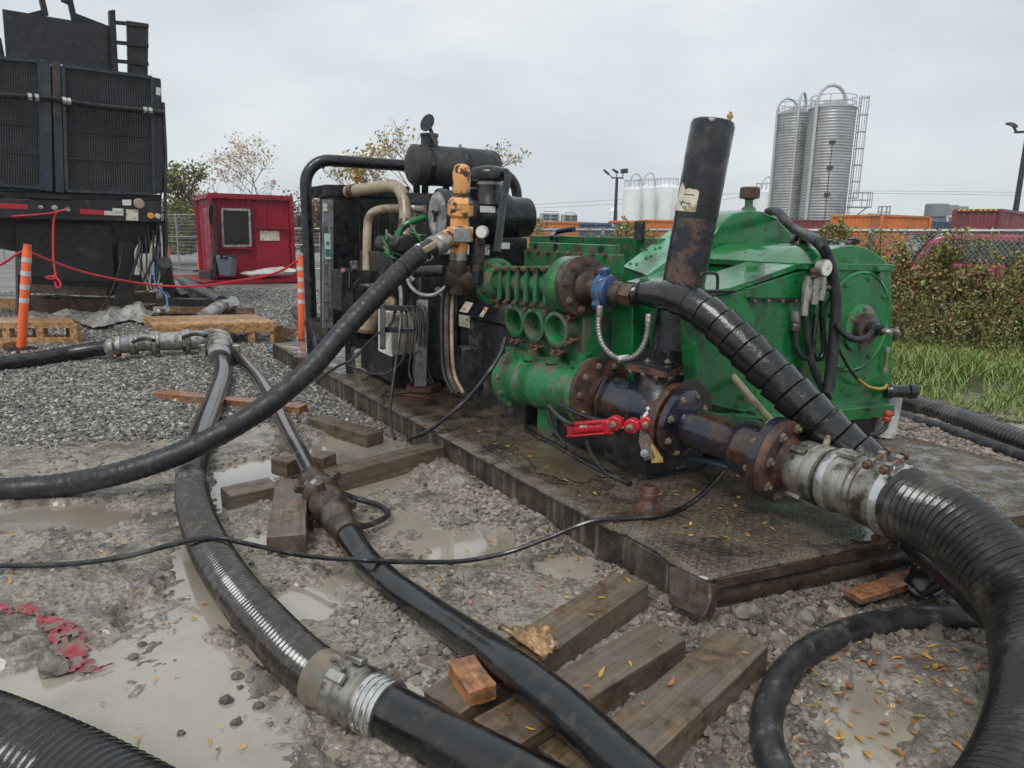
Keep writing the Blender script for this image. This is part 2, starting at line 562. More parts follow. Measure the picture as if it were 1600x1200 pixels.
def gh(x, y):
    x = np.asarray(x, float); y = np.asarray(y, float)
    m = gravel_mask(x, y)
    big = fbm(x, y, 1.3, 3, 3)
    med = fbm(x, y, 5.5, 4, 9)
    fine = fbm(x, y, 22, 3, 21, .6)
    ridg = 1 - np.abs(2 * fbm(x, y, 13, 3, 33) - 1)
    rough = np.clip(fbm(x, y, 1.9, 2, 57) * 2.2 - .55, .12, 1)
    h = .035 * (big - .45) + rough * (.045 * (med - .35) + .032 * (fine - .35) + .022 * (ridg - .55)) + .02
    h = np.maximum(h, .006 + .012 * (fine - .3))
    vf = fbm(x, y, 47, 3, 63, .6)
    h = h + rough * (.024 * (vf - .42) + .02 * (1 - np.abs(2 * fbm(x, y, 29, 2, 64) - 1)) - .012)
    h = h * (1 - m) + m * (.02 + .015 * (big - .5) + .012 * (fine - .5))
    pd = np.full(x.shape, -9.0)
    wob = .22 * (fbm(x, y, 6, 4, 71) - .5) + .14 * (fbm(x, y, 19, 3, 72) - .5) + .05 * (fine - .5)
    for P in PUDDLES:
        lo = P.min(0) - .4; hi = P.max(0) + .4
        k = (x > lo[0]) & (x < hi[0]) & (y > lo[1]) & (y < hi[1])
        if k.any():
            q = poly_sd(P, x[k], y[k]) if x.ndim else poly_sd(P, x, y)
            if x.ndim: pd[k] = np.maximum(pd[k], q)
    t = np.clip((pd + wob + .08) / .1, 0, 1); t = t * t * (3 - 2 * t)
    h = h - t * (.034 + .02 * fine) + t * .045 * np.clip(fbm(x, y, 15, 3, 73) - .6, 0, 1)
    return h


def gz(x, y):
    return float(gh(np.array([x]), np.array([y]))[0])


def ground_material():
    m = M('mud', (.285, .247, .198), .36, var=.5, vscale=48, dirt=(.13, .11, .088), damt=.47, dscale=5, dirt2=(.36, .325, .275), d2amt=.35, d2scale=1.6, bump=.8, bscale=75, rvar=.28, wet=.8)
    return m


m_mud = ground_material()
m_grav_far = M('gravel_ground', (.17, .157, .14), .45, var=.6, vscale=30, dirt=(.28, .27, .25), damt=.35, dscale=38, dirt2=(.1, .094, .085), d2amt=.4, d2scale=.6, bump=.9, bscale=34, rvar=.2)
x0, x1, y0, y1, st = -5.6, 6.4, 0.9, 9.3, .0165
xs = np.concatenate([np.arange(x0, -2.6, .02), np.arange(-2.6, 2.9, .0105), np.arange(2.9, x1 + .03, .03)])
ys = [y0]
while ys[-1] < y1: ys.append(ys[-1] + .0075 + .0034 * max(0, ys[-1] - 1.6))
ys = np.array(ys)
X, Y = np.meshgrid(xs, ys)
Z = gh(X, Y)
edge = np.minimum(np.minimum(X - xs[0], xs[-1] - X), np.minimum(Y - ys[0], ys[-1] - Y))
Z = Z * np.clip(edge / .4, 0, 1)
nx, ny = len(xs), len(ys)
me = bpy.data.meshes.new('ground')
co = np.stack([X.ravel(), Y.ravel(), Z.ravel()], 1)
idx = np.arange(nx * ny).reshape(ny, nx)
quads = np.stack([idx[:-1, :-1].ravel(), idx[:-1, 1:].ravel(), idx[1:, 1:].ravel(), idx[1:, :-1].ravel()], 1)
me.vertices.add(len(co)); me.vertices.foreach_set('co', co.ravel())
me.loops.add(quads.size); me.loops.foreach_set('vertex_index', quads.ravel())
me.polygons.add(len(quads)); me.polygons.foreach_set('loop_start', np.arange(0, quads.size, 4)); me.polygons.foreach_set('loop_total', np.full(len(quads), 4))
me.update(calc_edges=True)
me.shade_smooth()
me.materials.append(m_mud); me.materials.append(m_grav_far)
cx_ = (X[:-1, :-1] + st / 2).ravel(); cy_ = (Y[:-1, :-1] + st / 2).ravel()
gm = gravel_mask(cx_, cy_) + .5 * (vnoise(cx_ * 40, cy_ * 40, 5) - .5)
me.polygons.foreach_set('material_index', (gm > .5).astype(np.int32))
ground = bpy.data.objects.new('ground', me); COL.objects.link(ground); tag(ground, kind='structure')
# the same ground carried on to the horizon as a ring of sheets around the detailed part
mb = MB()
B_ = 900
a0, a1, b0, b1 = xs[0], xs[-1], ys[0], ys[-1]
vs = [(-B_, -60, 0), (B_, -60, 0), (B_, B_, 0), (-B_, B_, 0), (a0, b0, 0), (a1, b0, 0), (a1, b1, 0), (a0, b1, 0)]
mb.add(vs, [(0, 1, 5, 4), (1, 2, 6, 5), (2, 3, 7, 6), (3, 0, 4, 7)])
obj('gravel_yard', mb, m_grav_far, kind='structure', ang=0)

# ---- puddle water
mw = M('puddle_water', (.345, .305, .242), .04, var=.1, vscale=1.5, rvar=.02, bump=0, dirt=(.27, .232, .178), damt=.4, coat=1.0, dscale=1.1, spec=.62)
t = mw.node_tree; N = t.nodes.new; lk = t.links.new
bs = [n for n in t.nodes if n.type == 'BSDF_PRINCIPLED'][0]
tcn = [n for n in t.nodes if n.type == 'TEX_COORD'][0].outputs['Object']
vo = N('ShaderNodeTexVoronoi'); vo.inputs['Scale'].default_value = 6.5; lk(tcn, vo.inputs['Vector'])
m1 = N('ShaderNodeMath'); m1.operation = 'MULTIPLY'; m1.inputs[1].default_value = 46; lk(vo.outputs['Distance'], m1.inputs[0])
sp = N('ShaderNodeSeparateColor'); lk(vo.outputs['Color'], sp.inputs[0])
m2 = N('ShaderNodeMath'); m2.operation = 'MULTIPLY_ADD'; m2.inputs[1].default_value = 20; lk(sp.outputs[0], m2.inputs[0]); lk(m1.outputs[0], m2.inputs[2])
m3 = N('ShaderNodeMath'); m3.operation = 'SINE'; lk(m2.outputs[0], m3.inputs[0])
m4 = N('ShaderNodeMapRange'); m4.inputs[1].default_value = .0; m4.inputs[2].default_value = .42; m4.inputs[3].default_value = 1; m4.inputs[4].default_value = 0; lk(vo.outputs['Distance'], m4.inputs[0])
m5 = N('ShaderNodeMath'); m5.operation = 'MULTIPLY'; lk(m3.outputs[0], m5.inputs[0]); lk(m4.outputs[0], m5.inputs[1])
m6 = N('ShaderNodeMath'); m6.operation = 'GREATER_THAN'; m6.inputs[1].default_value = .45; lk(sp.outputs[1], m6.inputs[0])
m7 = N('ShaderNodeMath'); m7.operation = 'MULTIPLY'; lk(m5.outputs[0], m7.inputs[0]); lk(m6.outputs[0], m7.inputs[1])
n1 = N('ShaderNodeTexNoise'); n1.inputs['Scale'].default_value = 9; lk(tcn, n1.inputs['Vector'])
m8 = N('ShaderNodeMath'); m8.operation = 'MULTIPLY_ADD'; m8.inputs[1].default_value = .35; lk(n1.outputs[0], m8.inputs[0]); lk(m7.outputs[0], m8.inputs[2])
bn = N('ShaderNodeBump'); bn.inputs['Strength'].default_value = .3; bn.inputs['Distance'].default_value = .004
lk(m8.outputs[0], bn.inputs['Height']); lk(bn.outputs[0], bs.inputs['Normal'])
mb = MB(); mb.add([(-4.4, 1.05, 0), (4.6, 1.05, 0), (4.6, 5.9, 0), (-4.4, 5.9, 0)], [(0, 1, 2, 3)])
for i in range(4): mb.v[i] = (mb.v[i][0], mb.v[i][1], WATER_Z)
obj('puddle_water', mb, mw, kind='structure', ang=0)

# ---- stones, clods and gravel
ICO_V = None


def ico():
    bm = bmesh.new(); bmesh.ops.create_icosphere(bm, subdivisions=1, radius=1)
    v = np.array([q.co[:] for q in bm.verts]); bm.verts.index_update()
    f = np.array([[l.index for l in q.verts] for q in bm.faces]); bm.free()
    return v, f


OCT_V = np.array([[1, 0, 0], [-1, 0, 0], [0, 1, 0], [0, -1, 0], [0, 0, 1], [0, 0, -1]], float)
OCT_F = np.array([[0, 2, 4], [2, 1, 4], [1, 3, 4], [3, 0, 4], [2, 0, 5], [1, 2, 5], [3, 1, 5], [0, 3, 5]])
ICO_V, ICO_F = ico()


def scatter_mesh(name, P, size, BV, BF, mat, palette, squash=(.5, .9), jit=.35, smooth=False, sink=.25):
    n = len(P); k = len(BV)
    d = BV[None] * (1 + RNG.uniform(-jit, jit, (n, k, 1)))
    d = d * np.stack([RNG.uniform(.7, 1.25, n), RNG.uniform(.7, 1.25, n), np.ones(n)], 1)[:, None, :]
    # random tilt
    q = RNG.normal(size=(n, 4)); q /= np.linalg.norm(q, axis=1)[:, None]
    a, b, c, e = q.T
    Rm = np.stack([1 - 2 * (c * c + e * e), 2 * (b * c - e * a), 2 * (b * e + c * a), 2 * (b * c + e * a), 1 - 2 * (b * b + e * e), 2 * (c * e - b * a), 2 * (b * e - c * a), 2 * (c * e + b * a), 1 - 2 * (b * b + c * c)], 1).reshape(n, 3, 3)
    d = np.einsum('nij,nkj->nki', Rm, d)
    d[:, :, 2] *= RNG.uniform(*squash, (n, 1))
    d *= size[:, None, None]
    p = P.copy(); p[:, 2] += size * (.5 - sink)
    co = (d + p[:, None, :]).reshape(-1, 3)
    f = (BF[None] + (np.arange(n) * k)[:, None, None]).reshape(-1, 3)
    me = bpy.data.meshes.new(name)
    me.vertices.add(len(co)); me.vertices.foreach_set('co', co.ravel())
    me.loops.add(f.size); me.loops.foreach_set('vertex_index', f.ravel().astype(np.int32))
    me.polygons.add(len(f)); me.polygons.foreach_set('loop_start', np.arange(0, f.size, 3)); me.polygons.foreach_set('loop_total', np.full(len(f), 3))
    me.update(calc_edges=True)
    ca = me.color_attributes.new('tint', 'FLOAT_COLOR', 'POINT')
    pal = np.array(palette)
    c = pal[RNG.integers(0, len(pal), n)] * RNG.uniform(.75, 1.25, (n, 1))
    cc = np.ones((n, k, 4)); cc[:, :, :3] = c[:, None, :]
    ca.data.foreach_set('color', cc.ravel())
    me.materials.append(mat)
    if smooth: me.shade_smooth()
    else: me.shade_flat()
    o = bpy.data.objects.new(name, me); COL.objects.link(o)
    return o


m_stone = M('wet_stone', (.2, .2, .19), .4, attr='tint', bump=.35, bscale=80, rvar=.2, wet=.4)
m_clod = M('wet_mud_clod', (.2, .17, .14), .45, attr='tint', bump=.5, bscale=70, rvar=.2, wet=.35)
GP = [(.20, .185, .165), (.12, .11, .098), (.32, .30, .275), (.075, .069, .062), (.155, .143, .128), (.24, .21, .175), (.10, .092, .083), (.42, .40, .37)]
DECK_O = None


def inside(P, x, y): return poly_sd(np.array(P), x, y) > 0


A_ = G(1098, 903, .21); B__ = G(510, 582, .21); C_ = G(1430, 836, .21)
DU = (B__ - A_).normalized(); DV = (C_ - A_).normalized()
DECKP = [A_[:2], (A_ + DV * 2.85)[:2], (A_ + DV * 2.85 + DU * 6.9)[:2], (A_ + DU * 6.9)[:2]]


def pts_in(n, xr, yr, fn, pw=1.0):
    x = RNG.uniform(*xr, n); y = yr[0] + (yr[1] - yr[0]) * RNG.uniform(0, 1, n) ** pw
    k = fn(x, y)
    x = x[k]; y = y[k]
    return np.stack([x, y, gh(x, y)], 1)


nd = lambda x, y: ~inside(DECKP, x, y)
# gravel of the yard: dense, thinning with distance
P = pts_in(60000, (-7.4, -.6), (4.2, 10.5), lambda x, y: nd(x, y) & (gravel_mask(x, y) > RNG.uniform(.2, .8, len(x))) & (x > -.84 * y - .4) & (x < -.28 * y + .9), 1.15)
P[:, 2] *= (P[:, 1] < 9.2)
tag(scatter_mesh('gravel', P, RNG.uniform(.011, .026, len(P)), OCT_V, OCT_F, m_stone, GP), 'loose grey gravel covering the yard on the left', kind='stuff')
P = pts_in(22000, (-12, 1), (10, 19), lambda x, y: (x > -.84 * y - .4) & (x < -.12 * y))
P[:, 2] = 0
tag(scatter_mesh('gravel', P, RNG.uniform(.018, .034, len(P)), OCT_V, OCT_F, m_stone, GP), 'distant grey gravel in front of the red cabin', kind='stuff')
# gravel strip beyond the skid on the right
RP = [G(1385, 650, 0)[:2], G(1660, 720, 0)[:2], G(1660, 800, 0)[:2], G(1400, 700, 0)[:2]]
P = pts_in(26000, (2.2, 5.6), (3.2, 6.6), lambda x, y: nd(x, y) & (y > 7.6 - 1.0 * x - .3) & (y < 9.35 - 1.0 * x + .0))
tag(scatter_mesh('gravel', P, RNG.uniform(.012, .028, len(P)), OCT_V, OCT_F, m_stone, [(.24, .19, .16), (.17, .14, .12), (.3, .27, .23), (.12, .105, .095), (.3, .2, .15)]), 'brown gravel strip beside the steel deck on the right', kind='stuff')
# small stones in the mud
P = pts_in(6500, (-4.5, 4.0), (1.4, 6.2), lambda x, y: nd(x, y) & (gravel_mask(x, y) < .6) & (fbm(x, y, 2.5, 3, 91) > .47))
P = P[P[:, 2] > -.002]
tag(scatter_mesh('mud_clods', P, RNG.uniform(.005, .017, len(P)) * (1 + .7 * (RNG.uniform(size=len(P)) > .93)), ICO_V, ICO_F, m_clod, [(0.240, 0.210, 0.174), (0.180, 0.156, 0.132), (0.288, 0.258, 0.216), (0.120, 0.108, 0.096)], sink=.35), 'small clods and stones lying in the wet mud', kind='stuff')
# broken rubble along the skid and round the timbers
def near_line(a, b, wd):
    a = np.array(a); b = np.array(b)
    def fn(x, y):
        e = b - a; t = np.clip(((x - a[0]) * e[0] + (y - a[1]) * e[1]) / (e @ e), 0, 1)
        return np.hypot(x - a[0] - t * e[0], y - a[1] - t * e[1]) < wd * RNG.uniform(.1, 1, len(x))
    return fn
parts_ = []
for a, b, wd, n in (((1075, 985), (1560, 875), .3, 4200), ((1130, 1000), (1180, 1150), .1, 900), ((1120, 1210), (1190, 1120), .16, 800), ((1230, 990), (1215, 1160), .14, 700), ((850, 835), (985, 905), .13, 1100), ((640, 655), (860, 850), .16, 1500), ((530, 640), (660, 690), .18, 1200), ((1290, 985), (1545, 1000), .09, 500), ((940, 1110), (1090, 1010), .1, 420), ((1240, 1010), (1400, 990), .16, 600)):
    pa = G(*a); pb = G(*b); f_ = near_line(pa[:2], pb[:2], wd)
    lo = np.minimum(pa[:2], pb[:2]) - wd; hi = np.maximum(pa[:2], pb[:2]) + wd
    parts_.append(pts_in(n * 3, (lo[0], hi[0]), (lo[1], hi[1]), lambda x, y: f_(x, y) & nd(x, y))[:n])
P = np.concatenate(parts_)
sz = RNG.uniform(.006, .015, len(P)) * np.where(RNG.uniform(size=len(P)) > .88, RNG.uniform(1.3, 2.6, len(P)), 1)
sz = np.minimum(sz, .04)
tag(scatter_mesh('rubble', P, sz, ICO_V, ICO_F, m_clod, [(0.195, 0.168, 0.131), (0.142, 0.119, 0.093), (0.249, 0.214, 0.169), (0.102, 0.084, 0.069), (0.169, 0.134, 0.100)], squash=(.6, 1.0), jit=.5), 'broken grey rubble heaped round the skid and timbers', kind='stuff')
# mud heaps thrown up beside the hoses
P = []
for (x, y, rr, n) in ((555, 928, .11, 330), (640, 700, .12, 120), (760, 800, .3, 420), (880, 850, .2, 260), (560, 965, .12, 160), (330, 660, .05, 12), (395, 775, .06, 14), (465, 715, .1, 25), (540, 620, .18, 120), (600, 640, .12, 80), (420, 790, .05, 14), (700, 940, .3, 200), (640, 1010, .25, 160), (480, 780, .05, 10)):
    c = G(x, y)
    for k in range(n):
        a = random.uniform(0, 6.28); r = rr * sqrt(random.random())
        P.append((c.x + r * cos(a), c.y + r * sin(a) * 1.2))
P = np.array(P); P = np.column_stack([P, gh(P[:, 0], P[:, 1])])
P = P[nd(P[:, 0], P[:, 1])]
tag(scatter_mesh('mud_lumps', P, RNG.uniform(.006, .02, len(P)), ICO_V, ICO_F, m_clod, [(0.252, 0.220, 0.180), (0.198, 0.172, 0.144), (0.294, 0.260, 0.218)], sink=.4, jit=.55), 'wet mud lumps heaped beside the hoses', kind='stuff')
# separate stones standing in the puddles
m_rock = M('mud_rock', (.17, .15, .125), .42, var=.4, vscale=14, bump=.6, bscale=60, wet=.45, rnd=.2)
m_drock = M('dark_wet_stone', (.10, .088, .073), .35, bump=.5, wet=.5, rnd=.4)
for i, (x, y, r, lb) in enumerate(((355, 1096, .030, 'dark wet stone standing alone in the big puddle'), (403, 1105, .024, 'dark jagged stone in the puddle beside the ribbed hose'), (371, 1058, .026, 'dark stone in the puddle above the lone standing stone'), (368, 1131, .022, 'pale wet stone low in the big puddle'), (210, 1028, .024, 'black stone at the end of the torn red netting'), (222, 1008, .022, 'grey stone above the end of the torn red netting'), (113, 995, .032, 'grey stone lying on the torn red netting'), (283, 1147, .016, 'small black stone near the bottom of the big puddle'), (375, 1075, .015, 'flat stone between two dark puddle stones'), (15, 1015, .035, 'dark clod at the left edge above the puddle'), (85, 1050, .05, 'low mud lump left of the big puddle'), (72, 975, .03, 'brown stone in the mud by the red netting'), (1255, 985, .06, 'large grey rock below the end of the skid'), (1160, 975, .05, 'grey rock in front of the skid corner plate'), (1100, 1035, .034, 'round grey rock between the two right timbers'), (1175, 975, .045, 'pale rock beside the skid corner plate'), (465, 1040, .028, 'mud lump between the two hoses'))):
    g = G(x, y); r *= .72 if i < 9 else 1; mb = MB().blob((0, 0, 0), r, 2, .22, (1.1, .9, .75))
    for k, q in enumerate(mb.v): mb.v[k] = (q[0] + g.x, q[1] + g.y, q[2] + max(gz(g.x, g.y), WATER_Z) + r * .25)
    obj('stone', mb, m_rock if i > 8 else m_drock, label=lb, cat='stone', group='separate stones in the mud', ang=18)
# ================================================================== STEEL SKID DECK
DF = Fr(A_, math.degrees(atan2(DU.y, DU.x)), math.degrees(atan2(DV.y, DV.x)))
DZ = .21
SK_L, SK_W = 6.9, 2.85
skid = thing('steel_skid', 'long rusty steel skid deck carrying the green pump and black engine', 'skid', DF.w(0, 0, 0))


def slab(s0, s1, t0, t1, z0, z1, fr=None):
    fr = fr or DF
    return [fr.w(s0, t0, z0), fr.w(s1, t0, z0), fr.w(s1, t1, z0), fr.w(s0, t1, z0)], V((0, 0, z1 - z0))


# deck plate with worn, slightly wavy edges
mb = MB()
n1, n2 = 70, 24
vs = []; fs = []
for i in range(n1 + 1):
    for j in range(n2 + 1):
        s_ = SK_L * i / n1; t_ = SK_W * j / n2
        if j == 0: t_ += -.006 + .012 * vnoise(np.array(s_ * 6.), np.array(3.)) + (.022 if .28 < s_ < .5 else 0)
        if i == 0: s_ += .014 * (vnoise(np.array(t_ * 5.), np.array(8.)) - .5)
        p = DF.w(s_, float(t_), DZ + .006 * float(vnoise(np.array(s_ * 1.6), np.array(float(t_) * 1.6), 4) - .5) - (.004 if j == 0 or i == 0 else 0))
        vs.append(p)
for i in range(n1):
    for j in range(n2):
        a = i * (n2 + 1) + j
        fs.append((a, a + 1, a + n2 + 2, a + n2 + 1))
mb.add(vs, fs)
dp = obj('deck_plate', mb, m_deck, skid)
so = dp.modifiers.new('thickness', 'SOLIDIFY'); so.thickness = .016; so.offset = -1 if (vs[1] - vs[0]).cross(vs[n2 + 1] - vs[0]).z > 0 else 1
# side beam (channel) and the far side one
for t0, nm in ((.022, 'side_beam'), (SK_W - .06, 'side_beam')):
    mb = MB()
    p, e = slab(.03, SK_L, t0, t0 + .02, .012, DZ - .022); mb.prism(p, e)
    p, e = slab(.03, SK_L, t0 - .012 if t0 < 1 else t0 - .05, t0 + .07, -.012, .012); mb.prism(p, e)
    obj('side_beam', mb, m_beam, skid, bev=.004)
# near end: hanging plate lip, rolled member, lower flange
mb = MB(); p, e = slab(-.002, .018, .06, SK_W, DZ - .065, DZ - .018); mb.prism(p, e); obj('end_lip', mb, m_rustdk, skid, bev=.003)
mb = MB(); mb.tube([DF.w(.075, .02, .085), DF.w(.075, SK_W, .085)], .062, 14); obj('end_pipe', mb, m_rustdk, skid)
mb = MB(); p, e = slab(.06, .16, .04, SK_W, -.02, .035); mb.prism(p, e); obj('end_flange', mb, m_beam, skid)
mb = MB(); p, e = slab(.14, .16, .04, SK_W, .02, .18); mb.prism(p, e); obj('end_web', mb, m_beam, skid)
mb = MB(); p, e = slab(SK_L - .03, SK_L, 0, SK_W, 0, DZ - .02); mb.prism(p, e); obj('end_web', mb, m_beam, skid)
# thick corner plates
cp = [at(1046, 884, 2.93), at(1109, 912, 2.74), at(1111, 938, 2.72), at(1100, 968, 2.70), at(1044, 944, 2.89)]
nrm = (cp[1] - cp[0]).cross(cp[4] - cp[0]).normalized()
mb = MB().prism(cp, nrm * (.045 if nrm.dot(cp[0] - CPOS) > 0 else -.045)); obj('corner_plate', mb, m_rustdk, skid, bev=.006)
mb = MB(); p, e = slab(.03, .12, .0, .16, -.02, .03); mb.prism(p, e); obj('corner_foot', mb, m_beam, skid, bev=.004)
# raised lozenges of the checker plate
LZ = MB()
d1 = (DF.u + DF.v).normalized(); d2 = (DF.u - DF.v).normalized()
for i in range(-4, 66):
    for j in range(0, 100):
        s_ = i * .026 + .013; t_ = .05 + j * .028
        if not (.02 < s_ < 1.45): continue
        if t_ < 1.2 and vnoise(np.array(s_ * 3.), np.array(t_ * 3.), 66) < .45: continue
        a, b = (d1, d2) if (i + j) % 2 else (d2, d1)
        c = DF.w(s_, t_, DZ + .0005)
        h = V((0, 0, .0026 if t_ > 1.1 else .0016))
        o = len(LZ.v)
        LZ.v.extend([tuple(c + a * .0125), tuple(c + b * .0042), tuple(c - a * .0125), tuple(c - b * .0042), tuple(c + a * .006 + h), tuple(c - a * .006 + h)])
        LZ.f.extend([(o, o + 1, o + 4), (o + 1, o + 5, o + 4), (o + 1, o + 2, o + 5), (o + 2, o + 3, o + 5), (o + 3, o + 4, o + 5), (o + 3, o, o + 4)])
obj('checker_tread', LZ, m_deck, skid, kind='stuff')


def sheet(name, poly, z, m, wob=.03, n=10, seed=0):
    """irregular thin sheet (standing water) from photo outline laid at height z"""
    P = catmull([[*G(x, y, z)[:2], 0] for x, y in poly + [poly[0]]], n)[:-1]
    c = P.mean(0)
    mb = MB(); k = len(P)
    vs = [(c[0], c[1], z)]
    for i, q in enumerate(P):
        f = 1 + wob * (vnoise(np.array(i * .9), np.array(seed * 7.3), 3) - .5) * 2
        vs.append((c[0] + (q[0] - c[0]) * f, c[1] + (q[1] - c[1]) * f, z))
    mb.add(vs, [(0, 1 + i, 1 + (i + 1) % k) for i in range(k)])
    return obj(name, mb, m, kind='structure', ang=0)


m_deckwater = M('deck_water', (.115, .09, .058), .04, rvar=.02, bump=.03, bscale=12, dirt=(.085, .066, .045), damt=.4, dscale=3)
sheet('deck_water', [(815, 700), (850, 692), (900, 712), (950, 738), (935, 750), (880, 748), (840, 735)], DZ + .0065, m_deckwater, .2, 8, 2)
sheet('deck_water', [(1330, 842), (1360, 828), (1384, 830), (1392, 838), (1350, 846)], DZ + .0065, m_deckwater, .2, 6, 3)

# ================================================================== small shared shapes
HEX = mesh_of('hex_bolt', *(lambda b: (b.v, b.f))(MB().lathe([(1.0, 0), (1.0, .62), (.86, .72)], (0, 0, 0), (0, 0, 1), 6).lathe([(.52, .7), (.52, 1.15), (.4, 1.2)], (0, 0, 0), (0, 0, 1), 8)), m_boltr)
HEXG = HEX.copy(); HEXG.materials.clear(); HEXG.materials.append(m_bolt)
HEXN = HEX.copy(); HEXN.materials.clear(); HEXN.materials.append(m_green2)


def rot_to(d): return V(d).to_track_quat('Z', 'Y').to_euler()


def ring_bolts(parent, c, d, R, n, r, me=HEX, ph=0.0, name='bolt'):
    d, x, y = axes(d)
    for k in range(n):
        a = 2 * pi * k / n + ph
        piece(me, name, V(c) + (x * cos(a) + y * sin(a)) * R, rot_to(d), parent, r)


# ================================================================== GREEN PUMP
PO = at(1395, 632, 4.85)
PF = Fr(PO, 119)
pump = thing('mud_pump', 'large wet green piston pump with domed covers in the middle of the skid', 'pump', (2.0, 5.2, DZ))
px = lambda x, y, s: PF.pix(x, y, 's', s)


def pp(poly, s, depth):
    return MB().prism([px(x, y, s) for x, y in poly], PF.u * depth)


obj('crankcase', pp([(1393, 420), (1256, 421), (1142, 458), (1180, 452), (1180, 650), (1190, 652), (1395, 632)], 0, .95), m_green, pump, bev=.008)
arc = [(1262, 416), (1270, 410), (1282, 400), (1297, 390.5), (1314, 385), (1332, 383), (1350, 386), (1366, 393.5), (1381, 405), (1391, 416)]
obj('crosshead_box', pp([(1182, 450), (1142, 458), (1088, 470), (1088, 628), (1182, 650)], .002, .40), m_green, pump, bev=.008)
obj('crosshead_side', pp([(988, 470), (1084, 478), (1084, 622), (988, 604)], .52, .22), m_green, pump, bev=.006)
obj('lid', pp(arc, .012, .93), m_green, pump, bev=.006)
obj('lid_rim', pp([(1399, 413), (1247, 411), (1247, 421), (1399, 424)], -.015, .98), m_green, pump, bev=.004)
mb = MB()
a = [px(1247, 421, -.005), px(1247, 412, -.005), px(1142, 449, -.005), px(1082, 460, -.005), px(1082, 468, -.005), px(1142, 458, -.005)]
obj('sloped_cover', mb.prism(a, PF.u * .38), m_green, pump, bev=.004)
dome = [(1098, 420), (1101, 404), (1110, 376), (1126, 350), (1146, 334), (1170, 328), (1194, 331), (1216, 343), (1234, 362), (1247, 386), (1253, 420)]
obj('gear_cover', pp(dome, .955, .46), m_green, pump, bev=.01)
# filler neck and breather cap on the gear cover
q = px(1169, 332, 1.1)
cap = obj('breather_neck', MB().lathe([(.055, -.03), (.052, .03), (.03, .05), (.03, .09), (.045, .1)], q, (0, 0, 1), 16), m_green2, pump)
obj('breather_cap', MB().lathe([(.06, .1), (.075, .105), (.075, .175), (.065, .185)], q, (0, 0, 1), 12), m_rustdk, cap)
# lower ledge, base and legs
obj('bottom_ledge', pp([(1120, 646), (1190, 652), (1398, 632), (1398, 650), (1190, 671), (1120, 664)], -.10, .12), m_green, pump, bev=.004)
obj('base_frame', pp([(1120, 662), (1190, 668), (1385, 648), (1385, 690), (1190, 712), (1120, 700)], .06, .8), m_blackd, pump)
mb = MB(); mb.tube([px(1305, 648, -.07), px(1382, 640, -.07)], .012, 8); obj('ledge_rod', mb, m_blackd, pump)
mb = MB().prism([px(x, y, -.006) for x, y in ((1058, 618), (1062, 602), (1074, 592), (1090, 594), (1104, 606), (1112, 622), (1112, 640), (1058, 632))], PF.u * .004); obj('access_opening', mb, m_ink, pump)
# round end cover
cc = px(1337, 503, 0); nd_ = -PF.u
Rk = (px(1337, 427, 0) - px(1337, 582, 0)).length / 2
cov = obj('end_cover', MB().lathe([(Rk, -.01), (Rk, .012), (Rk * .955, .02), (Rk * .93, .012), (0, .012)], cc, nd_, 48), m_green, pump)
ring_bolts(cov, cc + nd_ * .012, nd_, Rk * .86, 8, .015, HEXN, .2)
c2 = px(1341, 512, -.012)
obj('bearing_cap', MB().lathe([(.15, 0), (.15, .022), (.135, .03), (0, .03)], c2, nd_, 32), m_green2, cov)
ring_bolts(cov, c2 + nd_ * .022, nd_, .125, 6, .018, HEXG, .5)
obj('shaft_guard', MB().lathe([(.098, .02), (.098, .075), (.085, .08), (0, .08)], c2, nd_, 28), m_rustdk, cov)
obj('shaft_hub', MB().lathe([(.05, .07), (.05, .12), (.034, .13), (.034, .16), (0, .16)], c2, nd_, 20), m_blackr, cov)
mb = MB(); e0 = c2 + nd_ * .17; v_ = PF.v
mb.tube(catmull([e0, e0 + nd_ * .03, e0 + v_ * .05 + nd_ * .05, e0 + v_ * .08 + nd_ * .04 + V((0, 0, -.02))], 5), .018, 10)
obj('shaft_elbow', mb, m_steel, cov)
# sight glass, hinge
q = px(1382, 562, -.012)
sg = obj('sight_glass', MB().lathe([(.011, -.07), (.011, .07)], q + nd_ * .012, (0, 0, 1), 10), m_brass, pump)
obj('sight_glass_end', MB().lathe([(.017, -.085), (.017, -.055)], q + nd_ * .012, (0, 0, 1), 8), m_galv, sg); obj('sight_glass_end', MB().lathe([(.017, .055), (.017, .085)], q + nd_ * .012, (0, 0, 1), 8), m_galv, sg)
q = px(1378, 420, -.02); mb = MB().box(q, (.1, .03, .03), (PF.v, nd_, V((0, 0, 1)))).box(q + V((0, 0, -.045)), (.05, .03, .05), (PF.v, nd_, V((0, 0, 1)))); obj('latch', mb, m_green2, pump, bev=.004)
# handle and rod on the sloped cover
mb = MB().tube(catmull([px(1095, 431, -.0) , px(1098, 427, -.0), px(1116, 427, .0), px(1121, 432, 0.0), px(1121, 452, 0)], 5), .009, 8); obj('cover_handle', mb, m_blackd, pump)
mb = MB().tube([px(1098, 455, -.02), px(1150, 455, -.02)], .009, 8); obj('cover_rod', mb, m_blackd, pump)
mb = MB().bar(px(1170, 467, -.012), px(1250, 468, -.012), .02, .015); hb = obj('bolt_strip', mb, m_blackd, pump)
for x in (1178, 1200, 1222, 1243): piece(HEXG, 'bolt', px(x, 470, -.014), rot_to(nd_), hb, .012)
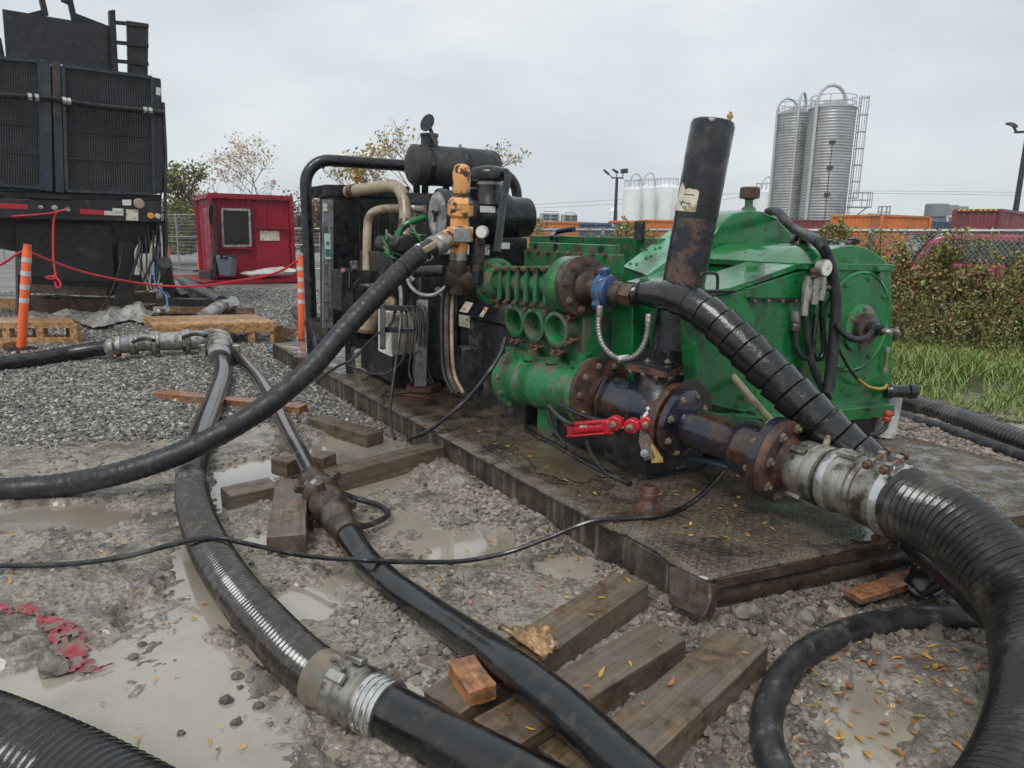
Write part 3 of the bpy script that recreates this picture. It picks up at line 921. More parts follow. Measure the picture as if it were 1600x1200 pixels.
# pale slanted cover plate left of the dampener, with bolts
sp_ = [at(973, 416, 5.35), at(1046, 360, 5.55), at(1092, 372, 5.2), at(1012, 430, 5.0)]
nn = (sp_[1] - sp_[0]).cross(sp_[3] - sp_[0]).normalized(); nn = nn if nn.z > 0 else -nn
sc_ = obj('slanted_cover', MB().prism(sp_, -nn * .03), m_pale_green, pump, bev=.003)
obj('slanted_side', MB().prism([at(1012, 430, 5.0), at(1092, 372, 5.2), at(1094, 420, 5.15), at(1050, 462, 5.0)], PF.u * .05), m_green, pump)
for x, y in ((1003, 391), (1010, 391), (1024, 390), (1031, 388), (1010, 404), (1017, 401), (985, 413), (995, 414)):
    r = ray(x, y); k = (sp_[0] - CPOS).dot(nn) / r.dot(nn); piece(HEXN, 'bolt', CPOS + r * k, rot_to(nn), sc_, .013)
# rear belt housing
q0 = PF.loc(at(1030, 372, 5.4)).x
obj('belt_housing', MB().prism([px(x, y, q0) for x, y in ((1028, 372), (1075, 373), (1075, 470), (1028, 470))], PF.u * 1.95), m_green2, pump, bev=.006)
mb = MB().tube(catmull([px(862, 372, q0 + 1.2), at(868, 364, 6.6), at(880, 360, 6.5), at(897, 358, 6.4)], 5), .025, 8); obj('vent_hose', mb, m_rubber, pump)
q = at(999, 372, 5.55); obj('exhaust_stub', MB().cyl(q + V((0, 0, -.02)), q + V((0, 0, .13)), .041, n=16), m_blackd, pump)
# fluid end block
q1 = PF.loc(at(912, 574, 4.5)).x
fb = obj('fluid_end_block', MB().prism([px(x, y, q1) for x, y in ((912, 474), (990, 470), (990, 570), (912, 574))], PF.u * .84), m_green2, pump, bev=.006)
obj('block_foot', MB().prism([px(x, y, q1 + .02) for x, y in ((890, 572), (985, 570), (985, 582), (890, 586))], PF.u * .86), m_green2, pump, bev=.004)
mb = MB().prism([px(x, y, q1 - .012) for x, y in ((981, 478), (986, 478), (986, 568), (981, 568))], PF.u * .02); obj('block_seam', mb, m_blackd, pump)
# top covers of the fluid end
q2 = PF.loc(at(965, 383, 4.95)).x
tcv = obj('top_cover', MB().prism([px(x, y, q2) for x, y in ((953, 383), (968, 383), (968, 401), (953, 401))], PF.u * 1.1), m_green2, pump, bev=.004)
tc2 = obj('top_cover_base', MB().prism([px(x, y, q2 - .06) for x, y in ((954, 398), (976, 398), (976, 428), (954, 428))], PF.u * 1.2), m_green2, pump, bev=.004)
for k in range(4):
    a = px(953, 391, q2) + PF.u * (.1 + .3 * k); obj('cover_hole', MB().lathe([(.032, 0), (.032, .004), (0, .004)], a - PF.v * .002, -PF.v, 14), m_ink if k == 1 else m_blackd, tcv)
for k in range(8):
    a = px(955, 402, q2 - .06) + PF.u * (.06 + .15 * k); piece(HEX, 'bolt', a - PF.v * .012 + V((0, 0, .006)), (0, 0, 0), tc2, .024)
# discharge manifold
dR = at(905, 447, 4.42); dL = at(772, 440, 5.38); dax = (dR - dL).normalized()
dm = obj('discharge_manifold', MB().lathe([(.088, 0), (.088, (dR - dL).length)], dL, dax, 24), m_green2, pump)
f1 = obj('manifold_flange', MB().lathe([(.176, -.015), (.176, .05), (.14, .056), (.1, .12)], dL, dax, 36), m_green2, pump)
obj('flange_gasket', MB().lathe([(.172, -.05), (.172, -.012)], dL, dax, 36), m_blackd, f1)
ring_bolts(f1, dL + dax * .052, dax, .143, 8, .022, HEX, .3)
f2 = obj('manifold_flange', MB().lathe([(.1, -.17), (.18, -.13), (.186, -.115), (.186, .0)], dR, dax, 36), m_green2, pump)
obj('flange_gasket', MB().lathe([(.18, 0), (.18, .008)], dR, dax, 36), m_ink, f2)
f3 = obj('blind_flange', MB().lathe([(.186, .008), (.186, .05), (.172, .056), (0, .056)], dR, dax, 36), m_rustdk, pump)
ring_bolts(f3, dR + dax * .052, dax, .143, 8, .025, HEX, .15)
# clamp bars with nuts along the manifold
Lm = (dR - dL).length
CLP = None
for k in range(6):
    c = dL + dax * (.27 + (Lm - .5) * k / 5) - PF.v * .1
    mb = MB().bar(c + V((0, 0, -.12)), c + V((0, 0, .105)), .02, .035, up=PF.u)
    cb = obj('clamp_bar', mb, m_green2, pump, bev=.003)
    for z in (-.135, .10):
        piece(HEX, 'nut', c + V((0, 0, z)) - PF.v * .012, rot_to(-PF.v), cb, .023)
    mb = MB().torus(c + V((0, 0, -.165)) - PF.v * .02, -PF.v, .014, .006, 10, 6); obj('stud_eye', mb, m_boltr, cb)
    rb = MB().lathe([(.09, -.035), (.097, -.02), (.097, .02), (.09, .035)], dL + dax * (.27 + (Lm - .5) * (k + .5) / 5), dax, 24)
    if k < 5: obj('manifold_rib', rb, m_green2, dm)
mb = MB().prism([dL + dax * .13 - PF.v * .11 + V((0, 0, .108)), dR - dax * .1 - PF.v * .11 + V((0, 0, .108)), dR - dax * .1 + PF.v * .06 + V((0, 0, .108)), dL + dax * .13 + PF.v * .06 + V((0, 0, .108))], V((0, 0, .012))); obj('manifold_top_plate', mb, m_green2, pump)
# the valve chest between manifold and ports
mb = MB().prism([px(x, y, q1 + .03) for x, y in ((905, 440), (960, 436), (960, 480), (905, 480))], PF.u * .85); obj('valve_chest', mb, m_green2, pump, bev=.005)
# three open cylinder ports
pax = V((-.80, -.58, -.06)).normalized()
for (x, y, dd, r) in ((803, 502, 5.02, .112), (833, 508, 4.76, .114), (868, 515, 4.5, .116)):
    c = at(x, y, dd)
    p_ = obj('cylinder_port', MB().lathe([(r * .92, -.2), (r * .92, -.05), (r, -.04), (r, 0), (r * .80, .004), (r * .74, -.015), (r * .70, -.09), (r * .2, -.095), (0.0, -.095)], c, pax, 32, cap=False), m_green2, pump)
    obj('port_plug', MB().lathe([(.022, -.096), (.022, -.075), (.008, -.07)], c, pax, 8), m_bolt, p_)
    for a in (.4, 2.4, 3.6, 5.3):
        d_, xx, yy = axes(pax); b = c - pax * .06 + (xx * cos(a) + yy * sin(a)) * (r * 1.15)
        obj('stud', MB().cyl(b - pax * .03, b + pax * .035, .013, n=8).torus(b + pax * .03, pax, .013, .006, 10, 6), m_boltr, p_)
c = at(886, 516, 4.42); obj('side_port', MB().lathe([(.03, 0), (.03, .004), (0, .004)], c, (-.3, -.95, 0), 14), m_ink, pump)
for (x, y, dd) in ((804, 532, 5.0), (812, 534, 4.98), (833, 541, 4.75), (842, 543, 4.72), (868, 549, 4.5), (878, 551, 4.46), (890, 536, 4.42), (896, 532, 4.40), (893, 497, 4.42)):
    b = at(x, y, dd); obj('stud', MB().cyl(b - pax * .04, b + pax * .03, .012, n=8).torus(b + pax * .03, pax, .014, .006, 10, 6), m_boltr, pump)
# suction manifold
sR = at(937, 617, 4.32); sL = at(812, 593, 5.15); sax = (sR - sL).normalized(); Ls = (sR - sL).length
sm = obj('suction_manifold', MB().lathe([(.15, 0), (.168, .06), (.172, .16), (.165, .17), (.165, .3), (.172, .31), (.172, .42), (.165, .43), (.165, Ls - .1), (.17, Ls)], sL, sax, 36), m_green2, pump)
g1 = obj('suction_flange', MB().lathe([(.16, -.04), (.216, -.035), (.216, .012), (.2, .016), (.16, .04)], sL, sax, 40), m_green2, pump)
ring_bolts(g1, sL + sax * .014, sax, .19, 10, .02, HEXG, .2)
g2 = obj('suction_flange', MB().lathe([(.17, -.06), (.228, -.045), (.228, 0)], sR, sax, 40), m_green2, pump)
g3 = obj('rusty_flange', MB().lathe([(.228, .003), (.228, .042), (.12, .05), (.12, .1)], sR, sax, 40), m_rust, pump)
obj('red_gasket', MB().lathe([(.223, -.001), (.223, .004)], sR, sax, 40), m_redcyl, g3)
ring_bolts(g3, sR + sax * .044, sax, .185, 10, .022, HEXG, .1)
for k in range(3):
    c = sL + sax * (.2 + k * (Ls - .38) / 2)
    mb = MB().lathe([(.05, .1), (.05, .25)], c, (0, 0, 1), 16).lathe([(.085, .165), (.085, .19)], c, (0, 0, 1), 16); obj('feed_stub', mb, m_green2, pump)
mb = MB().prism([sL + sax * .35 + V((-.05, .0, -.15)), sL + sax * .35 + V((.1, .0, -.15)), sL + sax * .35 + V((.1, 0, -.34)), sL + sax * .35 + V((-.05, 0, -.34))], sax * .12); obj('manifold_leg', mb, m_green2, pump)
mb = MB().box(sL + sax * .1 + V((.05, .02, -.26)), (.18, .1, .2), (PF.v, PF.u, V((0, 0, 1)))); obj('manifold_leg', mb, m_blackd, pump)

# ================================================================== valve stand, valve body and black dampener column
vb = thing('suction_valve', 'rusty black tee valve body between the green manifold and blue pipe', 'valve', (.75, 4.0, .5))
c0 = sR + sax * .06; c1 = at(1050, 655, 3.95); va = (c1 - c0).normalized(); vl = (c1 - c0).length
obj('valve_body', MB().lathe([(.125, 0), (.165, .05), (.165, .06), (.14, .075), (.14, vl * .45), (.125, vl * .6), (.125, vl)], c0, va, 32), m_bluepipe, vb)
cb_ = at(1031, 590, 4.16)
zc = V((0, 0, 1)); ax3 = (PF.v, -PF.u, zc)
obj('riser_neck', MB().lathe([(.135, 0), (.128, .06), (.128, .2), (.15, .24)], at(1026, 652, 4.02), at(1031, 588, 4.1) - at(1026, 652, 4.02), 28), m_blackr, vb)
mb = MB().prism([at(976, 578, 4.06), at(1041, 592, 3.86), at(1083, 578, 4.12), at(1010, 564, 4.38)], zc * .045); rf = obj('square_flange', mb, m_rust, vb, bev=.004)
mb = MB().prism([at(979, 570, 4.05), at(1042, 582, 3.85), at(1082, 567, 4.11), at(1012, 555, 4.36)], zc * .026); rf2 = obj('square_flange', mb, m_black, vb, bev=.003)
for (x, y, d_) in ((986, 577, 4.04), (1006, 582, 3.98), (1026, 587, 3.91), (1046, 588, 3.9), (1062, 582, 4.0), (1076, 577, 4.09)):
    b = at(x, y, d_); piece(HEXG, 'bolt', b, rot_to((0, 0, -1)), rf, .019)
for (x, y, d_) in ((993, 561, 4.08), (1012, 566, 4.02), (1043, 567, 3.95), (1060, 562, 4.05), (1074, 558, 4.12)):
    b = at(x, y, d_); piece(HEXG, 'bolt', b, rot_to((0, 0, 1)), rf2, .019)
obj('valve_flange', MB().lathe([(.12, -.03), (.205, -.02), (.205, .02), (.17, .024)], c1, va, 36), m_rust, vb)

col = thing('pulsation_dampener', 'tall leaning black steel column with torn paper label above the pump', 'dampener', cb_)
k0 = at(1046, 562, 4.12); k1 = at(1115, 188, 3.86); ka = (k1 - k0).normalized(); kl = (k1 - k0).length
obj('lower_cylinder', MB().lathe([(.119, 0), (.1175, kl * .61)], k0, ka, 40), m_blackr, col)
obj('upper_cylinder', MB().lathe([(.1175, kl * .6), (.119, kl * .62), (.119, kl - .03), (.112, kl - .008), (.095, kl), (0, kl)], k0, ka, 40), m_black, col)
mb = MB().box(k0 + ka * .03, (.25, .25, .09), ax3); obj('base_collar', mb, m_black, col, bev=.006)
tn = at(1139, 190, 3.84); obj('top_nipple', MB().lathe([(.012, -.02), (.012, .02), (.017, .021), (.017, .035), (.009, .036), (.009, .05)], tn, ka, 8), m_brass, col)
# torn paper label wrapped on the column
def on_col(x, y, rr):
    d = ray(x, y); oc = CPOS - k0
    dp = d - ka * d.dot(ka); op = oc - ka * oc.dot(ka)
    A = dp.dot(dp); B = 2 * dp.dot(op); Cc = op.dot(op) - rr * rr
    disc = B * B - 4 * A * Cc
    return CPOS + d * ((-B - sqrt(max(disc, 0))) / (2 * A))
mb = MB(); nxl = 10
top = [(1060, 305), (1063, 292), (1067, 285), (1071, 296), (1076, 294), (1080, 295), (1084, 296), (1087, 296), (1090, 297), (1092, 298), (1092.5, 301)]
bot = [(1053, 328), (1056, 328.5), (1060, 329), (1065, 329.5), (1070, 330), (1074, 330.5), (1078, 331), (1081, 331), (1084, 331), (1086, 331), (1087, 330)]
vs = [on_col(x, y, .1205) for x, y in top] + [on_col(x, y, .1205) for x, y in bot]
mb.add(vs, [(i, i + 1, i + 12, i + 11) for i in range(10)])
pl = obj('paper_label', mb, m_label, col)
def wobble(pts, n=3): return [on_col(x, y, .1215) for x, y in pts]
mb = MB()
for pts in ([(1062, 313), (1064, 317), (1066, 321)], [(1068, 313), (1065, 316), (1063, 320)], [(1066, 316), (1072, 317), (1079, 318)], [(1066, 325), (1068, 322), (1070, 326), (1072, 322)], [(1069, 303), (1074, 304), (1080, 304), (1085, 305)]):
    mb.tube(catmull(wobble(pts), 4), .0022, 4)
obj('faded_print', mb, m_ink, pl)

st = thing('valve_stand', 'low black checker plate box under the valve on the deck', 'stand', G(1010, 745, DZ))
b0 = DF.loc(G(1010, 747, DZ)); FR2 = Fr(G(1010, 747, DZ), 119)
mb = MB().prism([FR2.w(0, 0, DZ + .004), FR2.w(1.0, 0, DZ + .004), FR2.w(1.0, .42, DZ + .004), FR2.w(0, .42, DZ + .004)], V((0, 0, .27))); obj('stand_box', mb, m_blackd, st, bev=.004)
mb = MB().prism([FR2.w(-.03, -.03, DZ + .003), FR2.w(1.05, -.03, DZ + .003), FR2.w(1.05, .5, DZ + .003), FR2.w(-.03, .5, DZ + .003)], V((0, 0, .012))); obj('stand_foot', mb, m_blackd, st)
mb = MB().box(G(1058, 736, DZ) + V((0, 0, .03)), (.07, .05, .008), ax3).box(G(1052, 720, DZ) + V((0, 0, .1)), (.09, .02, .06), ax3); obj('stand_bracket', mb, m_bolt, st)
for (x, y) in ((1040, 700), (1062, 705), (1088, 698)): obj('stand_fitting', MB().lathe([(.02, 0), (.02, .05), (.012, .055)], at(x, y, 3.95), (.4, -.9, 0), 8), m_rustdk, st)

# ================================================================== blue and rust pipe spool
spool = thing('pipe_spool', 'blue and rust coloured flanged pipe reducer leading to the big hose', 'pipe', (1.1, 3.6, .4))
s0 = at(1066, 661, 3.88); s1 = at(1212, 716, 3.48); sa = (s1 - s0).normalized(); sl_ = (s1 - s0).length
path = catmull([s0, s0 + sa * .12, s0 + sa * sl_ * .55 + V((0, 0, .004)), s0 + sa * sl_ * .72, s1], 8)
n = len(path)
rads = [.108] * n
for i in range(n):
    f = i / (n - 1)
    rads[i] = .108 if f < .5 else .108 + .038 * min(1, (f - .5) / .22) if f < .72 else .146
mb = MB().tube(path, rads, 36); obj('pipe', mb, m_bluepipe, spool)
fa = obj('flange', MB().lathe([(.11, -.024), (.193, -.02), (.193, .018), (.18, .022), (.12, .05)], s0, sa, 40), m_bluepipe, spool)
ring_bolts(fa, s0 + sa * .02, sa, .160, 8, .023, HEXG, .35)
d_, xx, yy = axes(sa)
for k in range(8):
    a = 2 * pi * k / 8 + .35; b = s0 + (xx * cos(a) + yy * sin(a)) * .16
    obj('stud', MB().cyl(b - sa * .12, b + sa * .0, .010, n=8), m_bluepipe, fa)
fb2 = obj('flange', MB().lathe([(.15, -.03), (.202, -.026), (.202, .012)], s1 - sa * .012, sa, 44), m_bluepipe, spool)
ring_bolts(fb2, s1 - sa * .04, -sa, .172, 8, .022, HEXG, .2)
obj('orange_gasket', MB().lathe([(.199, 0), (.199, .006)], s1, sa, 44), m_rust, fb2)
fc = obj('face_flange', MB().lathe([(.204, .006), (.204, .05), (.193, .056), (.13, .06), (.118, .075), (.118, .13)], s1, sa, 44), m_rust, spool)
ring_bolts(fc, s1 + sa * .054, sa, .172, 8, .026, HEXG, .2)
# camlock coupling
cp_ = thing('hose_coupling', 'weathered aluminium cam coupling with levers joining pipe to the huge hose', 'coupling', (1.5, 3.1, .3))
e0 = s1 + sa * .12; e1 = at(1418, 789, 2.93); ea = (e1 - e0).normalized(); el = (e1 - e0).length
prof = [(.10, 0), (.128, .012), (.137, .03), (.137, .10), (.128, .105), (.128, .12), (.142, .13), (.142, .165), (.13, .17), (.13, .18)]
obj('coupler_socket', MB().lathe(prof, e0, ea, 40), m_steel, cp_)
obj('seal_ring', MB().lathe([(.139, .178), (.139, .192)], e0, ea, 40), m_rubber, cp_)
obj('white_band', MB().lathe([(.140, .191), (.146, .2), (.146, .235), (.138, .24)], e0, ea, 40), m_alu, cp_)
obj('coupler_body', MB().lathe([(.137, .238), (.137, .3), (.142, .305), (.142, .33), (.13, .335), (.126, .36)], e0, ea, 40), m_steel, cp_)
obj('coupler_groove', MB().lathe([(.129, .355), (.129, .375)], e0, ea, 40), m_rust, cp_)
obj('hose_shank', MB().lathe([(.133, .37), (.145, .375), (.145, .43), (.15, .44), (.15, el - .06)], e0, ea, 40), m_steel, cp_)
obj('hose_clamp', MB().lathe([(.15, el - .075), (.163, el - .07), (.163, el - .02), (.152, el - .015)], e0, ea, 40), m_alu, cp_)
d_, xx, yy = axes(ea)
if yy.z < 0: xx, yy = -xx, -yy
def polar(a, r, h): return e0 + ea * h + (xx * cos(a) + yy * sin(a)) * r
for a in (.9, 2.5, 4.2, 5.4):
    mb = MB().bar(polar(a, .142, .02), polar(a, .146, .1), .034, .02, up=polar(a, 1, 0) - e0); obj('coupler_lug', mb, m_steel, cp_, bev=.003)
for a in (1.4, 2.7, 4.4):
    rr = polar(a, 1, 0) - e0
    mb = MB().bar(polar(a, .146, .22), polar(a, .15, .32), .05, .022, up=rr).bar(polar(a, .146, .25), polar(a, .152, .29), .02, .04, up=rr); obj('coupler_lug', mb, m_steel, cp_, bev=.004)
for a, da, h0, h1 in ((1.9, .25, .10, -.06), (3.5, -.35, .22, .42)):
    mb = MB().tube(catmull([polar(a, .16, h0), polar(a, .172, h0 + (h1 - h0) * .3), polar(a + da * .5, .165, h0 + (h1 - h0) * .7), polar(a + da, .16, h1)], 5), [.013, .013, .013, .012, .012, .012, .011, .011, .011, .01, .01, .01, .009, .009, .009, .009], 6); lv = obj('cam_lever', mb, m_blackd, cp_)
    obj('lever_pivot', MB().cyl(polar(a, .13, h0), polar(a, .185, h0), .016, n=10), m_bolt, lv)
    obj('pull_ring', MB().torus(polar(a + da, .165, h1), ea.cross(V((0, 0, 1))), .022, .0028, 16, 5), m_bolt, lv)
for h in (el - .12, el - .045):
    for a in (1.25, 4.35):
        rr = polar(a, 1, 0) - e0; tg = ea.cross(rr).normalized()
        for sgn in (-1, 1):
            c = polar(a, .178, h) + tg * (.035 * sgn)
            mb = MB().box(c, (.03, .024, .05), (ea, tg, rr.normalized())); obj('clamp_ear', mb, m_steel, cp_, bev=.004)
        c = polar(a, .185, h); mb = MB().cyl(c - tg * .085, c + tg * .085, .009, n=8); ob = obj('clamp_bolt', mb, m_boltr, cp_)
        piece(HEX, 'nut', c + tg * .06, rot_to(tg), cp_, .02); piece(HEX, 'nut', c - tg * .06, rot_to(-tg), cp_, .02)

# hydraulic cylinder of the valve
hc = thing('hydraulic_cylinder', 'small bright red hydraulic cylinder with chrome rod beside the valve', 'cylinder', at(950, 668, 4.0))
h0 = at(893, 671, 4.08); h1 = at(951, 666, 3.93); ha = (h1 - h0).normalized(); hl = (h1 - h0).length
obj('barrel', MB().lathe([(.034, 0), (.034, hl)], h0, ha, 20), m_redcyl, hc)
for (h, th) in ((-.01, .035), (hl - .02, .05)):
    obj('end_cap', MB().box(h0 + ha * (h + th / 2), (th, .085, .085), axes(ha)), m_redcyl, hc, bev=.012)
d_, xx, yy = axes(ha)
for a in (.8, 2.4, 3.9, 5.5):
    o_ = (xx * cos(a) + yy * sin(a)) * .046
    obj('tie_rod', MB().cyl(h0 + o_ - ha * .02, h1 + o_ + ha * .04, .0065, n=8), m_redcyl, hc)
obj('rod', MB().cyl(h1, at(992, 667, 3.88), .014, n=16), m_chrome, hc)
for (x, y, d_) in ((961, 661, 3.9), (988, 665, 3.87), (1012, 662, 3.85)):
    c = at(x, y, d_); sd = V((-.45, -.88, 0))
    cl = obj('clevis', MB().lathe([(.042, -.03), (.042, .03)], c, sd, 16).bar(c, c + ha * .05, .05, .05), m_redcyl, hc, bev=.006)
    obj('pin', MB().lathe([(.02, .02), (.02, .05), (.012, .055)], c, sd, 10), m_bolt, cl)
obj('rating_plate', MB().box(h0 + ha * .09 + V((-.012, -.03, .016)), (.045, .002, .022), (ha, ha.cross(zc).normalized() * -1, zc)), m_label, hc)
lev = [at(1000, 650, 3.86), at(1014, 648, 3.86), at(1016, 690, 3.83), at(1022, 716, 3.8), at(1006, 720, 3.8), at(998, 690, 3.83)]
lv = obj('valve_lever', MB().prism(lev, V((.01, .02, 0))), m_rustdk, vb, bev=.002)
obj('lever_bolt', MB().lathe([(.022, 0), (.022, .008), (0, .012)], at(1007, 708, 3.79), (-.2, -.97, .1), 16), m_galv, lv)
sec = [at(1016, 684, 3.84)]
for k in range(9): sec += [at(1019 + k * 2.2, 690 + k * 3.2, 3.82), at(1017.5 + k * 2.2, 692.5 + k * 3.2, 3.82)]
sec += [at(1037, 722, 3.8), at(1018, 724, 3.81)]
obj('toothed_quadrant', MB().prism(sec, V((.004, .01, 0))), m_brass, vb)
mb = MB().tube(catmull([at(1006, 655, 3.86), at(1009, 648, 3.86), at(1014, 643, 3.86), at(1011, 636, 3.86)], 4), .011, 8); obj('paper_tag', mb, m_white, vb)
for k, (x, y, x2, y2) in enumerate(((858, 634, 895, 662), (872, 630, 945, 657))):
    mb = MB().tube(catmull([at(x, y, 4.2), at((x + x2) / 2 - 3, (y + y2) / 2 + 3, 4.1), at(x2 - 5, y2, 4.0), at(x2, y2, 4.0)], 6), .013, 8)
    obj('hydraulic_hose', mb, m_rubwet, label=['thin black hydraulic hose entering the rear of the red cylinder', 'thin black hydraulic hose above the red cylinder barrel'][k], cat='hose', group='hydraulic hoses of the red cylinder')
# rusty swage nipple standing on the deck
q = G(1012, 803, DZ + .004)
obj('pipe_fitting', MB().lathe([(.058, 0), (.06, .02), (.052, .05), (.042, .075), (.042, .09), (.044, .092), (.044, .11), (.042, .112), (.04, .14), (.036, .15), (.03, .15), (.028, .1), (0, .1)], q, (0, 0, 1), 28), m_rust, label='rusty bell shaped pipe nipple standing upright on the deck', cat='pipe fitting')
# clamp ring on the deck
q = G(662, 608, DZ + .006)
rg = thing('clamp_ring', 'rusty round clamp ring with rod handle lying on the deck', 'ring', q)
mb = MB().lathe([(.15, 0), (.15, .045), (.10, .045), (.10, 0), (.15, 0)], q, (0, 0, 1), 36, cap=False); obj('ring', mb, m_rust, rg)
mb = MB().tube(catmull([G(640, 612, DZ + .03), G(610, 616, DZ + .02), G(597, 618, DZ + .02), G(594, 624, DZ + .02), G(600, 628, DZ + .02)], 4), .011, 8); obj('rod', mb, m_rust, rg)
obj('scrap_strip', MB().bar(G(618, 615, DZ + .012), G(673, 622, DZ + .012), .012, .006), M('dull_red_strip', (.2, .04, .03), .5), label='thin dull red strip lying in front of the clamp ring', cat='strip')
# ================================================================== POWER UNIT (engine, radiator, frame)
def ptube(pts, r, n=10, k=6):
    """pipe through photo points (x, y, forward distance)"""
    c = catmull([at(*p) for p in pts], k)
    return MB().tube(c, r, n)


b1 = G(489, 552, DZ); hb_ = DY(500, 246, b1.y).z - .02
fdir = V((.835, .55, 0)).normalized()
b2 = DY(806, 400, 8.7); b2 = V((b2.x, b2.y, DZ))
frm = thing('roll_frame', 'black bent tube roll hoop standing round the radiator', 'frame', b1)
z1 = hb_; rt = .062
R0 = .26; fd = (b2 - b1).normalized(); up = V((0, 0, 1))
t1 = V((b1.x, b1.y, z1)); z2 = DY(790, 270, b2.y).z; t2 = V((b2.x, b2.y, z2))
pth = [b1]
for k in range(9):
    a = pi / 2 * k / 8
    pth.append(t1 + fd * (R0 * (1 - cos(a))) + up * (-R0 + R0 * sin(a)))
for k in range(9):
    a = pi / 2 * k / 8
    pth.append(t2 - fd * (R0 - R0 * sin(a)) + up * (-R0 + R0 * cos(a)))
pth.append(b2)
obj('hoop', MB().tube(pth, rt, 18), m_black, frm)
mb = MB().bar(at(492, 500, 7.45), at(503, 556, 7.3), .12, .12); obj('foot_brace', mb, m_black, frm, bev=.006)
for (x0_, y0_, x1_, y1_) in ((488, 296, 512, 298), (489, 360, 510, 361)):
    obj('stay', ptube([(x0_, y0_, 7.45), (x1_, y1_, 7.2)], .02, 8, 1), m_black, frm)
obj('stay', ptube([(790, 318, 8.2), (806, 319, 8.3)], .03, 8, 1), m_black, frm)

EF = Fr(at(520, 522, 7.0), 121)
ex = lambda x, y, s: EF.pix(x, y, 's', s)
rad = thing('radiator', 'tall black engine radiator with grey corner rails and louvred guard', 'radiator', at(520, 530, 7.0))
obj('core_box', MB().prism([ex(x, y, 0) for x, y in ((519, 300), (700, 306), (700, 540), (519, 520))], EF.u * .42), m_blackd, rad, bev=.008)
obj('top_tank', MB().prism([ex(x, y, -.03) for x, y in ((508, 288), (640, 291), (640, 309), (508, 307))], EF.u * .5), m_black, rad, bev=.008)
obj('side_plate', MB().prism([ex(x, y, -.012) for x, y in ((519, 312), (552, 313), (552, 512), (519, 508))], EF.u * .015), m_black, rad, bev=.003)
mb = MB()
for k in range(26): mb.bar(ex(553, 330 + k * 2.9, -.02), ex(559, 330 + k * 2.9, -.02), .012, .008)
obj('louvres', mb, m_blackd, rad, kind='stuff')
mb = MB()
for k in range(14): mb.bar(ex(562 + k * 6, 332, -.025), ex(562 + k * 6, 425, -.025), .005)
for k in range(12): mb.bar(ex(560, 334 + k * 8, -.025), ex(645, 335 + k * 8, -.025), .005)
obj('guard_mesh', mb, m_blackd, rad, kind='stuff')
for x, w_ in ((508, .05), (516, .05)):
    a = ex(x, 312, -.01); b = ex(x, 512, -.01)
    rl = obj('corner_rail', MB().bar(a, b, w_, .04, up=EF.u), m_grey, rad, bev=.003)
    for k in range(7): piece(HEXG, 'bolt', a.lerp(b, .06 + k * .145) - EF.u * .022, rot_to(-EF.u), rl, .011)
q = ex(512, 385, -.045)
lb = obj('maker_plate', MB().box(q, (.06, .003, .24), (EF.v, -EF.u, zc)), M('white_green_decal', (.5, .58, .55), .35, var=.1), rad)
obj('plate_emblem', MB().lathe([(.017, 0), (.017, .003), (0, .004)], q + V((0, 0, .03)) - EF.u * .003, -EF.u, 12).box(q + V((0, 0, -.06)) - EF.u * .004, (.052, .002, .07), (EF.v, -EF.u, zc)), M('dark_teal_print', (.03, .14, .12), .4), rad)
obj('small_sticker', MB().box(ex(508, 324, -.04), (.04, .003, .07), (EF.v, -EF.u, zc)), m_label, rad)
obj('base', MB().prism([ex(x, y, -.03) for x, y in ((512, 512), (700, 520), (700, 548), (512, 540))], EF.u * .5), m_blackd, rad, bev=.006)

eng = thing('engine', 'grimy black diesel engine mass with green block and many pipes', 'engine', at(700, 620, 6.0))
EN = Fr(at(640, 600, 6.1), 121)
en = lambda x, y, s: EN.pix(x, y, 's', s)
obj('block', MB().prism([en(x, y, .1) for x, y in ((612, 395), (838, 400), (838, 640), (700, 640), (612, 598))], EN.u * .8), m_blackd, eng, bev=.01)
obj('side_cover', MB().prism([en(x, y, -.05) for x, y in ((655, 430), (716, 430), (716, 600), (655, 590))], EN.u * .2), m_blackd, eng, bev=.02)
obj('dark_head', MB().prism([en(x, y, .0) for x, y in ((620, 370), (640, 366), (658, 372), (660, 392), (624, 396), (616, 384))], EN.u * .5), m_blackd, eng, bev=.02)
for (x, y, r, l) in ((628, 385, .055, .1), (650, 372, .045, .09), (655, 392, .06, .07), (616, 398, .035, .12)):
    obj('green_pump_part', MB().lathe([(r, 0), (r, l * .6), (r * .7, l * .65), (r * .7, l), (0, l)], at(x, y, 6.05), (-.25, -.96, .05), 16), m_green2, eng)
obj('yellow_cap', MB().lathe([(.02, 0), (.02, .03), (0, .032)], at(632, 379, 5.92), (-.3, -.9, .2), 10), M('yellow_plastic', (.7, .45, .05), .4), eng)
for (x, y, x2, y2, d) in ((598, 372, 612, 404, 5.97), (606, 366, 622, 378, 5.95), (601, 394, 622, 406, 5.95), (618, 362, 628, 386, 5.93), (642, 352, 660, 384, 5.93), (634, 392, 656, 404, 5.93), (604, 360, 600, 380, 6.0), (612, 392, 640, 400, 5.95), (600, 385, 610, 402, 5.95), (640, 362, 665, 368, 5.95)):
    obj('green_line', ptube([(x, y, d), ((x + x2) / 2 + 3, (y + y2) / 2 + 3, d - .05), (x2, y2, d)], .012, 6, 4), m_green2, eng)
